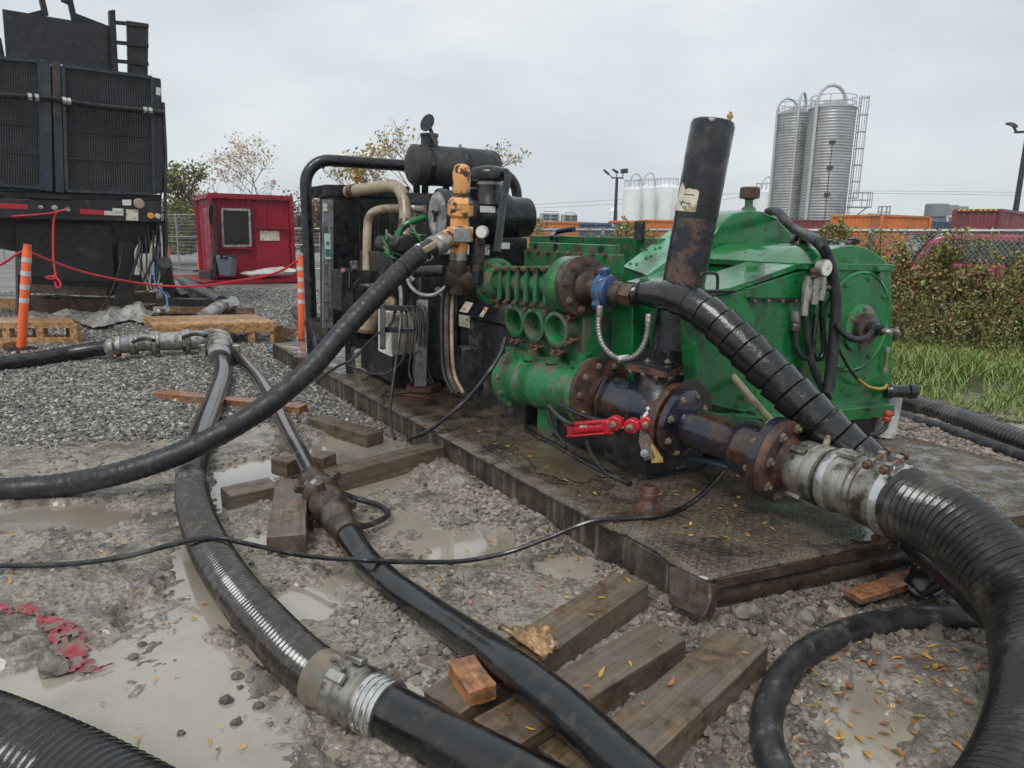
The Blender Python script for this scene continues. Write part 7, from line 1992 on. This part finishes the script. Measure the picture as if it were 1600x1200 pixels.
# ---- red car behind the fence
car = thing('parked_car', 'red estate car parked behind the vine covered fence', 'car', (10.6, 15.2, 0))
KF = Fr((8.35, 15.6), 0)  # u runs along the car's length (to the right), v is towards the camera
m_carr = M('red_car_paint', (.30, .03, .045), .22, var=.08, coat=.6, bump=0, dirt=(.3, .03, .05), damt=.2)
m_carw = M('car_roof_sheen', (.42, .05, .07), .2, coat=.6, bump=0)
CL, CW = 4.6, 1.8
kd = radians(-12); KF = Fr((8.0, 14.6), -12, 78)   # v points to the far side


def cs(poly, t0, t1): return MB().prism([KF.w(a, t0, z) for a, z in poly], KF.v * (t1 - t0))


body = [(0, .35), (.02, .75), (.06, 1.05), (.3, 1.1), (3.0, 1.08), (4.2, .95), (4.55, .75), (4.6, .35)]
obj('body', cs(body, 0, CW), m_carr, car, bev=.05)
cabn = [(.08, 1.06), (.45, 1.62), (.7, 1.68), (2.6, 1.66), (3.45, 1.08)]
obj('cabin', cs(cabn, .1, CW - .1), m_carr, car, bev=.05)
obj('side_glass', cs([(.42, 1.12), (.62, 1.56), (2.5, 1.55), (3.15, 1.12)], .075, .11), m_glass, car)
for a in (1.2, 2.1): obj('window_pillar', cs([(a, 1.1), (a + .05, 1.58), (a + .12, 1.58), (a + .08, 1.1)], .065, .11), m_black, car)
pr_ = [KF.w(.10, .2, 1.12), KF.w(.10, CW - .2, 1.12), KF.w(.40, CW - .28, 1.56), KF.w(.40, .28, 1.56)]
obj('rear_glass', MB().prism(pr_, V((-.03, 0, .012))), m_glass, car)
obj('roof_rack', MB().tube([KF.w(.8, .25, 1.7), KF.w(1.0, .25, 1.75), KF.w(2.3, .25, 1.74), KF.w(2.5, .25, 1.68)], .025, 8), m_galv, car)
obj('spoiler', MB().box(KF.w(.42, CW / 2, 1.66), (.2, CW - .4, .05), (KF.u, KF.v, zc)), m_black, car, bev=.015)
obj('number_plate', MB().box(KF.w(-.015, CW / 2, .85), (.02, .5, .13), (KF.u, KF.v, zc)), m_white, car)
for t_ in (.12, CW - .12): obj('tail_lamp', MB().box(KF.w(.04, t_, .95), (.08, .2, .28), (KF.u, KF.v, zc)), M('tail_lamp_red', (.4, .01, .02), .15, bump=0) if t_ < 1 else bpy.data.materials['tail_lamp_red'], car, bev=.02)
obj('bumper', MB().box(KF.w(-.04, CW / 2, .5), (.14, CW - .05, .22), (KF.u, KF.v, zc)), m_carr, car, bev=.04)
for a in (.85, 3.7):
    for t_ in (.02, CW - .22):
        wl = obj('wheel', MB().lathe([(.2, 0), (.33, .02), (.34, .1), (.33, .2), (.2, .2)], KF.w(a, t_, .34), KF.v, 20), m_rubber, car)
        obj('rim', MB().lathe([(.2, -.005), (.2, .02), (.05, .03), (0, .0)], KF.w(a, t_, .34), KF.v, 16), m_galv, wl)

# ================================================================== FAR BACKGROUND, RIGHT
def cbox(name, poly, Y, dep, m, label, cat='container', group=None, ribs=0, par=None, ang=90):
    """container seen end-on: polygon in the photo laid on a plane at Y, pushed back"""
    p = [DY(x, y, Y) for x, y in poly]
    return p


m_cor = M('orange_container_paint', (.62, .17, .03), .5, var=.12, vscale=.6, dirt=(.4, .14, .05), damt=.3, dscale=.5, bump=0)
m_crd = M('maroon_container_paint', (.2, .04, .045), .5, var=.15, vscale=.6, dirt=(.14, .05, .05), damt=.3, dscale=.5, bump=0)
m_cbl = M('blue_container_paint', (.05, .09, .16), .5, var=.15, vscale=.6, bump=0)


def container(xc, Y, du, length, m, label, zt=2.6, w_=2.44, stripe=False):
    """xc photo column of the near corner, du heading of the long side"""
    c = DY(xc, 372, Y); FRc = Fr((c.x, c.y), du)
    t = thing('shipping_container', label, 'container', (c.x, c.y, 0), 'shipping containers beyond the fence')
    mb = MB()
    def wall(a, b, out):
        l = (b - a).length; n_ = int(l / .28); d = (b - a) / n_; vs = []
        for k in range(n_):
            p = a + d * k
            vs += [(p, 0), (p + d * .4, 0), (p + d * .5, 1), (p + d * .9, 1)]
        vs.append((b, 0)); o = len(mb.v)
        for p, e in vs: q = p + out * (-.04 * e); mb.v += [(q.x, q.y, .12), (q.x, q.y, zt)]
        mb.f += [(o + 2 * i, o + 2 * i + 2, o + 2 * i + 3, o + 2 * i + 1) for i in range(len(vs) - 1)]
    P0, P1, P2, P3 = FRc.w(0, 0, 0), FRc.w(length, 0, 0), FRc.w(length, -w_, 0), FRc.w(0, -w_, 0)
    wall(P0, P1, FRc.v); wall(P1, P2, FRc.u); wall(P2, P3, -FRc.v); wall(P3, P0, -FRc.u)
    obj('corrugated_walls', mb, m, t, ang=10)
    obj('roof', MB().prism([V((q.x, q.y, zt - .06)) for q in (P0, P1, P2, P3)], V((0, 0, .06))), m, t)
    for q in (P0, P1, P2, P3): obj('corner_post', MB().bar(V((q.x, q.y, 0)), V((q.x, q.y, zt)), .16, .16), m, t)
    for a, b in ((P0, P1), (P1, P2), (P2, P3), (P3, P0)):
        obj('top_rail', MB().bar(V((a.x, a.y, zt)), V((b.x, b.y, zt)), .12, .12), m, t)
    if stripe:
        for q, d in ((P0, -FRc.v), (P3, FRc.v)):
            for k in range(4):
                a = q + d * (.12 + k * .2) - FRc.u * .09; obj('hazard_stripe', MB().prism([V((a.x, a.y, zt - .02)), V((a.x, a.y, zt - .02)) + d * .1, V((a.x, a.y, zt + .08)) + d * .2, V((a.x, a.y, zt + .08)) + d * .1], -FRc.u * .01), M('hazard_yellow', (.7, .5, .05), .5, bump=0) if 'hazard_yellow' not in bpy.data.materials else bpy.data.materials['hazard_yellow'], t)
    return t


container(1374, 44, 30, 5, m_cor, 'orange shipping container behind the silo base', 2.95, 3.4, True)
container(1558, 34, 44, 6, m_crd, 'maroon shipping container at the right edge behind the car', 2.95, 1.9, True)
container(1320, 58, 100, 6, m_crd, 'maroon shipping container left of the orange one below the silos', 2.9, 5.4)
container(905, 52, 78, 12, m_cor, 'long orange container low behind the air cleaner', 2.35, 4.0)
container(1060, 50, 85, 6, m_cor, 'orange container behind the black column', 2.55, 2.5)
container(992, 50, 85, 6, m_cor, 'orange container left of the black exhaust stub', 2.45, 1.6)
container(968, 46, 85, 6, m_cbl, 'blue container low in the fence line below the light pole', 2.2, 2.5)
# blue shed
bsd = thing('blue_shed', 'long blue metal shed behind the orange container', 'shed', DY(1440, 372, 70))
A, B = DY(1385, 372, 66), DY(1530, 372, 74); A.z = B.z = 0
za, zb = DY(1388, 342, 66).z, DY(1530, 350, 74).z
obj('wall', MB().prism([A, B, V((B.x, B.y, zb)), V((A.x, A.y, za))], V((2, 8, 0))), m_cbl, bsd)
obj('roof', MB().prism([V((A.x, A.y, za)), V((B.x, B.y, zb)), V((B.x + 2, B.y + 8, zb + .5)), V((A.x + 2, A.y + 8, za + .5))], V((0, 0, .25))), M('grey_blue_roof', (.13, .17, .22), .5), bsd)
mb = MB()
for k in range(26): p = A.lerp(B, (k + .5) / 26); mb.bar(V((p.x - .05, p.y - .1, 0)), V((p.x - .05, p.y - .1, za - .1)), .12, .1)
obj('wall_ribs', mb, m_cbl, bsd, kind='stuff')
# cooling tanks on the shed
m_cool = M('grey_tank_paint', (.2, .22, .23), .5, var=.1, bump=0)
for i, (x, y0_, y1_, hw, Y) in enumerate(((1461, 320, 345, 16, 72), (1484, 322, 345, 10, 75), (1500, 324, 345, 9, 78))):
    q = DY(x, y1_, Y); r = hw / 1109 * Y; zt = DY(x, y0_, Y).z
    obj('roof_tank', MB().lathe([(r * .8, -1), (r * .85, .3), (r, .4), (r, zt - q.z), (r * .92, zt - q.z + .1), (0, zt - q.z + .1)], q, zc, 24), m_cool, label=('largest grey round tank on the blue shed roof', 'middle grey round tank on the blue shed roof', 'smallest grey round tank on the blue shed roof')[i], cat='tank', group='grey tanks on the shed')
obj('roof_frame', MB().bar(DY(1480, 338, 70), DY(1500, 338, 70), .15, .15).bar(DY(1480, 338, 70), DY(1480, 346, 70), .15, .15).bar(DY(1500, 338, 70), DY(1500, 346, 70), .15, .15), m_white, label='small white pipe frame beside the grey tanks', cat='frame')
lc = thing('ladder_cage', 'small grey ladder cage standing on the containers', 'ladder', DY(1380, 340, 55))
q = DY(1380, 341, 55)
for k in range(8): a = k * pi / 4; obj('bar', MB().tube([q + V((.42 * cos(a), .42 * sin(a), 0)), q + V((.42 * cos(a), .42 * sin(a), .85))], .03, 5), m_wire, lc)
for z in (.1, .45, .85): obj('hoop', MB().torus(q + V((0, 0, z)), zc, .42, .03, 20, 5), m_wire, lc)

# ---- silos
m_silo = M('corrugated_silo_steel', (.36, .37, .375), .45, .55, var=.12, vscale=.5, dirt=(.27, .28, .28), damt=.3, dscale=.4, bump=0)
m_pipe_g = M('pale_grey_pipe', (.45, .46, .47), .5, var=.08, bump=0)


def silo(xb, xt, yt, hw, Y, label, ladder=None, seed=0):
    base = DY(xb, 372, Y); base.z = 0; top = DY(xt, yt, Y); r = hw / 1109 * Y * .98
    t = thing('silo', label, 'silo', base, 'corrugated steel silos')
    H_ = top.z; n_ = int(H_ / .25); prof = [(r, 0)]
    for k in range(n_):
        z = H_ * k / n_; p_ = H_ / n_
        prof += [(r, z + p_ * .1), (r + .035, z + p_ * .35), (r + .035, z + p_ * .65), (r, z + p_ * .9)]
    prof += [(r + .08, H_), (r + .08, H_ + .12), (r * .5, H_ + .6), (.3, H_ + .75), (0, H_ + .75)]
    obj('shell', MB().lathe(prof, base, zc, 40), m_silo, t, ang=60)
    for z in (.55, 1.1): obj('guard_rail', MB().torus(base + V((0, 0, H_ + z)), zc, r - .05, .03, 32, 5), m_wire, t)
    for k in range(12): a = 2 * pi * k / 12; p = base + V(((r - .05) * cos(a), (r - .05) * sin(a), H_ + .05)); obj('rail_post', MB().tube([p, p + V((0, 0, 1.05))], .025, 5), m_wire, t)
    return t, base, r, H_


s1_, sb1, sr1, sh1 = silo(1226, 1238, 181, 27, 72, 'left corrugated steel silo with two fill pipes')
s2_, sb2, sr2, sh2 = silo(1280, 1291, 172, 33, 68, 'right taller corrugated steel silo with caged ladder')


def fillpipe(par, b, r, H_, a, r2, hh_, a2):
    p = b + V(((r + .18) * cos(a), (r + .18) * sin(a), 0)); q = b + V(((r - .9) * cos(a2), (r - .9) * sin(a2), 0)); m_ = (p + q) / 2
    pts = [p + V((0, 0, .5)), p + V((0, 0, H_ * .5)), p + V((0, 0, H_ + .4))]
    for k in range(1, 8): f = k / 8; pts.append(p.lerp(q, (1 - cos(pi * f)) / 2) + V((0, 0, H_ + .4 + hh_ * sin(pi * f))))
    pts.append(q + V((0, 0, H_ + .2)))
    obj('fill_pipe', MB().tube(pts, r2, 10), m_pipe_g, par)


fillpipe(s1_, sb1, sr1, sh1, radians(-105), .13, 1.5, radians(-20))
fillpipe(s1_, sb1, sr1, sh1, radians(-175), .11, 1.2, radians(60))
fillpipe(s2_, sb2, sr2, sh2, radians(-150), .15, 1.6, radians(-15))
# ladder with cage on the right silo
la = radians(-10); ld = V((cos(la), sin(la), 0)); lt = V((-ld.y, ld.x, 0)); lb_ = sb2 + ld * (sr2 + .3)
for sg in (-.3, .3): obj('ladder_rail', MB().tube([lb_ + lt * sg + V((0, 0, .3)), lb_ + lt * sg + V((0, 0, sh2 + 1.2))], .04, 5), m_wire, s2_)
mb = MB()
for k in range(40): mb.tube([lb_ - lt * .3 + V((0, 0, .6 + k * .33)), lb_ + lt * .3 + V((0, 0, .6 + k * .33))], .02, 4)
obj('ladder_rungs', mb, m_wire, s2_, kind='stuff')
for z in np.arange(5.2, sh2 + 1.3, 1.45):
    obj('cage_hoop', MB().tube([lb_ + lt * (.42 * cos(a)) + ld * (.75 * sin(a)) + V((0, 0, z)) for a in np.linspace(0, pi, 9)], .035, 5), m_wire, s2_)
for a in np.linspace(.3, pi - .3, 5): p = lb_ + lt * (.42 * cos(a)) + ld * (.75 * sin(a)); obj('cage_strip', MB().tube([p + V((0, 0, 5.2)), p + V((0, 0, sh2 + 1.2))], .025, 4), m_wire, s2_)
zp = sh2 * .34
obj('landing', MB().box(lb_ + ld * .9 + V((0, 0, zp)), (1.8, 1.4, .1), (ld, lt, zc)), m_wire, s2_)
for sx, sy in ((.1, -.7), (.1, .7), (1.75, -.7), (1.75, .7), (.9, -.7), (1.75, 0)): p = lb_ + ld * sx + lt * sy; obj('landing_post', MB().tube([p + V((0, 0, zp)), p + V((0, 0, zp + 1.3))], .035, 5), m_wire, s2_)
for z in (zp + .65, zp + 1.3): obj('landing_rail', MB().tube([lb_ + ld * .1 - lt * .7 + V((0, 0, z)), lb_ + ld * 1.75 - lt * .7 + V((0, 0, z)), lb_ + ld * 1.75 + lt * .7 + V((0, 0, z)), lb_ + ld * .1 + lt * .7 + V((0, 0, z))], .035, 5), m_wire, s2_)
obj('landing_brace', MB().tube([lb_ + V((0, 0, zp - 1.4)), lb_ + ld * 1.6 + V((0, 0, zp))], .05, 5), m_wire, s2_)
for s__, b, r, H_, a in ((s2_, sb2, sr2, sh2, radians(-105)),):
    p = b + V(((r + .09) * cos(a), (r + .09) * sin(a), 0)); obj('level_conduit', MB().tube([p + V((0, 0, .5)), p + V((0, 0, H_ * .78))], .03, 5), m_ink, s__)
    for f in (.42, .6, .77): obj('level_sensor', MB().box(p + V((0, 0, H_ * f)), (.5, .2, .22)), m_ink, s__)
# ---- white tanks
m_wt = M('white_tank_paint', (.8, .81, .81), .45, var=.05, vscale=.5, bump=0, streak=(.5, .51, .51), samt=.2)
for i, (x, yt, hw, lb) in enumerate(((985, 296, 14, 'leftmost white cylindrical tank behind the light pole'), (1006, 294, 15, 'second white cylindrical tank with hooped pipe'), (1037, 293, 19, 'third white cylindrical tank with roof railing left of the column'), (1068, 294, 19, 'rightmost white tank partly hidden by the black column'), (1186, 300, 12, 'small white tank with hooped pipe left of the silos'), (957, 330, 7, 'low pale tank below the light pole'))):
    Y = 95 + (i % 3) * 2; b = DY(x, 372, Y); b.z = 0; H_ = DY(x, yt, Y).z; r = hw / 1109 * Y
    t = thing('white_tank', lb, 'tank', b, 'white tanks in the distance')
    obj('shell', MB().lathe([(r, 0), (r, H_), (r * .6, H_ + .35), (0, H_ + .5)], b, zc, 28), m_wt, t)
    if i in (0, 1, 2, 4):
        obj('top_rail', MB().torus(b + V((0, 0, H_ + 1.1)), zc, r * .9, .035, 24, 4), m_wire, t)
        for k in range(8): a = k * pi / 4; p = b + V((r * .9 * cos(a), r * .9 * sin(a), H_)); obj('rail_post', MB().tube([p, p + V((0, 0, 1.1))], .03, 4), m_wire, t)
    if i in (0, 1, 4):
        q0_ = b + V((-r * .5, -r * .8, H_)); obj('hoop_pipe', MB().tube([q0_ + V((1.6 * (1 - cos(a)) / 2, 0, 1.6 * sin(a) + .3)) for a in np.linspace(0, pi, 9)], .09, 6), m_pipe_g, t)
# ---- warehouse with roof units
wh_ = thing('warehouse', 'low pale grey warehouse roof behind the green pump', 'warehouse', DY(880, 372, 110))
A, B = DY(770, 372, 105), DY(960, 372, 120); A.z = B.z = 0
za, zb = DY(810, 343, 105).z, DY(955, 350, 120).z
obj('wall', MB().prism([A, B, V((B.x, B.y, zb)), V((A.x, A.y, za))], V((3, 20, 0))), M('pale_grey_cladding', (.5, .52, .53), .6, var=.05, bump=0), wh_)
obj('parapet', MB().prism([V((A.x, A.y - .2, za - .3)), V((B.x, B.y - .2, zb - .3)), V((B.x, B.y - .2, zb + .15)), V((A.x, A.y - .2, za + .15))], V((.1, .4, 0))), M('grey_trim', (.4, .42, .44), .6, bump=0), wh_)
m_hv = M('roof_unit_grey', (.3, .33, .35), .5, var=.1, bump=0)
for i, (x0_, x1_, y0_, y1_, lb) in enumerate(((844, 874, 333, 346, 'left grey ventilation unit on the warehouse roof'), (878, 902, 335, 346, 'right grey ventilation unit on the warehouse roof'))):
    p0, p1 = DY(x0_, y1_, 112), DY(x1_, y1_, 112); zt = DY(x0_, y0_, 112).z
    t = thing('roof_unit', lb, 'ventilation unit', (p0 + p1) / 2, 'warehouse roof units')
    obj('case', MB().prism([p0, p1, V((p1.x, p1.y, zt)), V((p0.x, p0.y, zt))], V((0, 3, 0))), m_hv, t)
    for k in range(2):
        for j in range(2):
            a = p0.lerp(p1, .12 + .42 * k); obj('louvre', MB().box(V((a.x + .6, a.y - .03, p0.z + (zt - p0.z) * (.3 + .4 * j))), ((p1.x - p0.x) * .34, .06, (zt - p0.z) * .28)), m_ink, t)
    obj('top_rail', MB().tube([V((p0.x + .5, p0.y, zt)), V((p0.x + .5, p0.y, zt + .3)), V((p1.x - .3, p1.y, zt + .25)), V((p1.x - .3, p1.y, zt))], .06, 5), m_wire, t)

# ---- light poles
m_pole = M('dark_pole', (.02, .024, .032), .5, bump=0)
b = DY(960, 372, 58); b.z = 0; tp_ = DY(964, 278, 58)
lp_ = thing('light_pole', 'tall dark light pole with three floodlights before the white tanks', 'light pole', b, 'light poles')
obj('mast', MB().tube([b, tp_], [.17, .11], 8), m_pole, lp_)
obj('cross_arm', MB().bar(tp_ + V((-.45, 0, 0)), tp_ + V((.55, 0, 0)), .1, .1), m_pole, lp_)
for x, z, rx_ in ((-.85, .6, .7), (-.15, .75, .5), (.55, .75, -.1)):
    c = tp_ + V((x, 0, z * .7)); hd = obj('floodlight', MB().box(c, (.55, .35, .14 + .2 * abs(rx_ < 0)), (V((cos(rx_), 0, -sin(rx_))), V((0, 1, 0)), V((sin(rx_), 0, cos(rx_))))), m_pole, lp_, bev=.03); obj('arm', MB().bar(tp_ + V((x * .5 + .1, 0, 0)), c, .06, .06), m_pole, hd)
b = DY(1580, 372, 42); b.z = 0; tp_ = DY(1602, 207, 42)
lp2 = thing('light_pole', 'dark light pole with floodlights at the right edge', 'light pole', b, 'light poles')
obj('mast', MB().tube([b, V((b.x, b.y, tp_.z))], [.17, .13], 8), m_pole, lp2)
bt = V((b.x, b.y, tp_.z))
obj('cross_arm', MB().bar(bt + V((-.75, 0, 0)), bt + V((.9, 0, .1)), .1, .12), m_pole, lp2)
for sx in (-1, 1):
    c = bt + V((sx * 1.0, 0, .32)); hd = obj('floodlight', MB().lathe([(.34, 0), (.3, .12), (.12, .2), (0, .2)], c, (-.2 * sx, -.3, .9), 14), m_pole, lp2); obj('arm', MB().bar(bt + V((sx * .65, 0, .02)), c + V((0, 0, .15)), .09, .09), m_pole, hd)
# ---- power lines on distant poles
for i, (pts, lb) in enumerate(((((-100, 352), (300, 345), (640, 335), (860, 318), (1180, 301)), 'upper power line crossing the sky behind the tanks'), (((1290, 298), (1450, 299), (1700, 302)), 'upper power line right of the silos'), (((1290, 302), (1450, 303), (1700, 307)), 'lower power line right of the silos'), (((760, 328), (860, 324), (980, 318)), 'lower power line left of the white tanks'), (((1130, 312), (1165, 307), (1210, 303)), 'power line between the white tanks and silos'), (((1310, 331), (1400, 337), (1470, 340)), 'lowest cable running right from the silo base'))):
    obj('power_line', MB().tube(catmull([DY(x, y, 140) for x, y in pts], 6), .035, 4), m_wire, label=lb, cat='power line', group='distant power lines')
# wooded horizon far behind the yard
n = 9000
ang = RNG.uniform(-.95, .95, n); rad_ = RNG.uniform(210, 290, n)
xx_ = np.sin(ang) * rad_; yy_ = np.cos(ang) * rad_
hm = 2.2 + 3.6 * fbm(ang * 30, ang * 0, 1, 4, 3)
zz_ = RNG.uniform(0, 1, n) ** .8 * hm
leaf_mesh('far_trees', np.stack([xx_, yy_, zz_], 1), unit(n), RNG.uniform(.8, 1.8, n), .8, [(.06, .065, .03), (.09, .08, .035), (.05, .055, .03), (.11, .085, .04)], m_leaf, None, kind='stuff', label='low distant line of autumn trees on the horizon')
# ================================================================== FALLEN LEAVES
m_fall = M('fallen_leaf', (.46, .25, .045), .35, attr=None, var=.3, rnd=.45, bump=.1, coat=.3)
m_fall2 = M('fallen_leaf_orange', (.36, .14, .04), .35, var=.3, rnd=.45, bump=.1, coat=.3)


def leaf_shape(l, w_, curl, m, seed):
    rs = random.Random(seed); vs = []; n_ = 7
    for i in range(n_):
        f = i / (n_ - 1); ww = w_ * sin(pi * min(.98, max(.03, f)) ** .8); x = (f - .5) * l; z = curl * (2 * f - 1) ** 2 * l * .5
        y = .12 * l * sin(f * 2.2 + seed)
        vs += [(x, y - ww, z + .3 * ww), (x, y, z), (x, y + ww, z + .3 * ww)]
    fs = []
    for i in range(n_ - 1):
        for j in range(2): a = i * 3 + j; fs.append((a, a + 1, a + 4, a + 3))
    return mesh_of('fallen_leaf', vs, fs, m, 60)


LM = [leaf_shape(.048, .0065, .25, m_fall, 1), leaf_shape(.038, .0075, .1, m_fall2, 2), leaf_shape(.055, .006, .35, m_fall2, 3), leaf_shape(.04, .009, .2, m_fall, 4), leaf_shape(.05, .0075, -.15, m_fall, 5)]
NL = 0


def drop(p, label, group, up=None, sc=1.0):
    o = bpy.data.objects.new('fallen_leaf', random.choice(LM)); COL.objects.link(o)
    o.location = p
    if up is None: o.rotation_euler = (random.uniform(-.35, .35), random.uniform(-.35, .35), random.uniform(0, 6.28))
    else: o.rotation_euler = (V(up).to_track_quat('Z', 'Y') @ __import__('mathutils').Quaternion((0, 0, 1), random.uniform(0, 6.28))).to_euler()
    k_ = random.uniform(.5, 1.0) * sc; o.scale = (k_, k_ * random.uniform(.7, 1.5), k_)
    tag(o, label, 'leaf', group)


def rnd_in(poly_, n, z=0):
    P = np.array([G(x, y, z)[:2] for x, y in poly_]); lo = P.min(0); hi = P.max(0); out = []
    while len(out) < n:
        q = RNG.uniform(lo, hi)
        if poly_sd(P, np.array([q[0]]), np.array([q[1]]))[0] > 0: out.append(q)
    return out


for q in rnd_in([(1225, 1040), (1300, 1000), (1420, 985), (1560, 985), (1560, 1060), (1540, 1140), (1520, 1200), (1240, 1200)], 112):
    drop(V((q[0], q[1], max(gz(*q), 0) + .009)), 'fallen yellow orange leaf on the mud inside the looped hose', 'leaves inside the looped hose')
for q in rnd_in([(700, 650), (980, 780), (1130, 740), (1330, 760), (1390, 820), (1110, 890), (900, 800)], 78, DZ):
    drop(V((q[0], q[1], DZ + .009)), 'fallen yellow orange leaf lying on the wet steel deck', 'leaves on the steel deck', sc=.85)
for q in rnd_in([(640, 850), (860, 840), (960, 900), (800, 1000), (640, 960)], 42):
    drop(V((q[0], q[1], max(gz(*q), 0) + .012)), 'fallen orange leaf on the lumpy mud left of the skid corner', 'leaves on the mud by the skid', sc=.85)
for q in rnd_in([(0, 850), (280, 850), (480, 1180), (200, 1180), (0, 1080)], 42):
    drop(V((q[0], q[1], max(gz(*q), 0) + .008)), 'fallen leaf on the wet mud left of the ribbed hose', 'leaves on the mud at left', sc=.85)
for q in rnd_in([(380, 600), (520, 600), (640, 850), (480, 950), (400, 800)], 16):
    drop(V((q[0], q[1], max(gz(*q), 0) + .01)), 'fallen leaf on the mud between the two long hoses', 'leaves between the hoses', sc=.8)
for (x, y) in ((940, 935), (880, 945), (925, 960), (980, 905), (870, 925), (860, 980)): drop(G(x, y, .146), 'yellow leaf lying on the timber nearest the skid corner', 'leaves on the left timber')
for (x, y) in ((985, 1036), (942, 1052), (915, 1072), (1030, 1000), (828, 1140), (795, 1115)): drop(G(x, y, .146), 'yellow leaf lying on the middle timber', 'leaves on the middle timber')
for (x, y) in ((976, 1145), (1046, 1066), (1005, 1100), (1165, 1020)): drop(G(x, y, .151), 'yellow leaf lying on the oil stained right timber', 'leaves on the right timber')
for (x, y, d) in ((1380, 718, 2.86), (1404, 762, 2.86)): pass
for (x, y, lb) in ((1164, 403, 'yellow leaf on the front of the green lid'), (1221, 423, 'yellow leaf on the sloping green cover')):
    drop(px(x, y, .25) + V((0, 0, .03)), lb, None)
# ================================================================== RAINY AIR
hz = MB().add([(-420, -60, -1), (420, -60, -1), (420, 420, -1), (-420, 420, -1), (-420, -60, 26), (420, -60, 26), (420, 420, 26), (-420, 420, 26)], [(3, 2, 1, 0), (4, 5, 6, 7), (0, 1, 5, 4), (1, 2, 6, 5), (2, 3, 7, 6), (3, 0, 4, 7)])
hm_ = bpy.data.materials.new('rainy_air'); hm_.use_nodes = True
ht_ = hm_.node_tree; ht_.nodes.clear()
ho = ht_.nodes.new('ShaderNodeOutputMaterial'); hv = ht_.nodes.new('ShaderNodeVolumePrincipled')
hv.inputs['Color'].default_value = (.98, .985, .99, 1); hv.inputs['Density'].default_value = .0007
ht_.links.new(hv.outputs[0], ho.inputs['Volume'])
obj('haze', hz, hm_, kind='stuff', label='thin grey rain haze over the whole yard', ang=0)
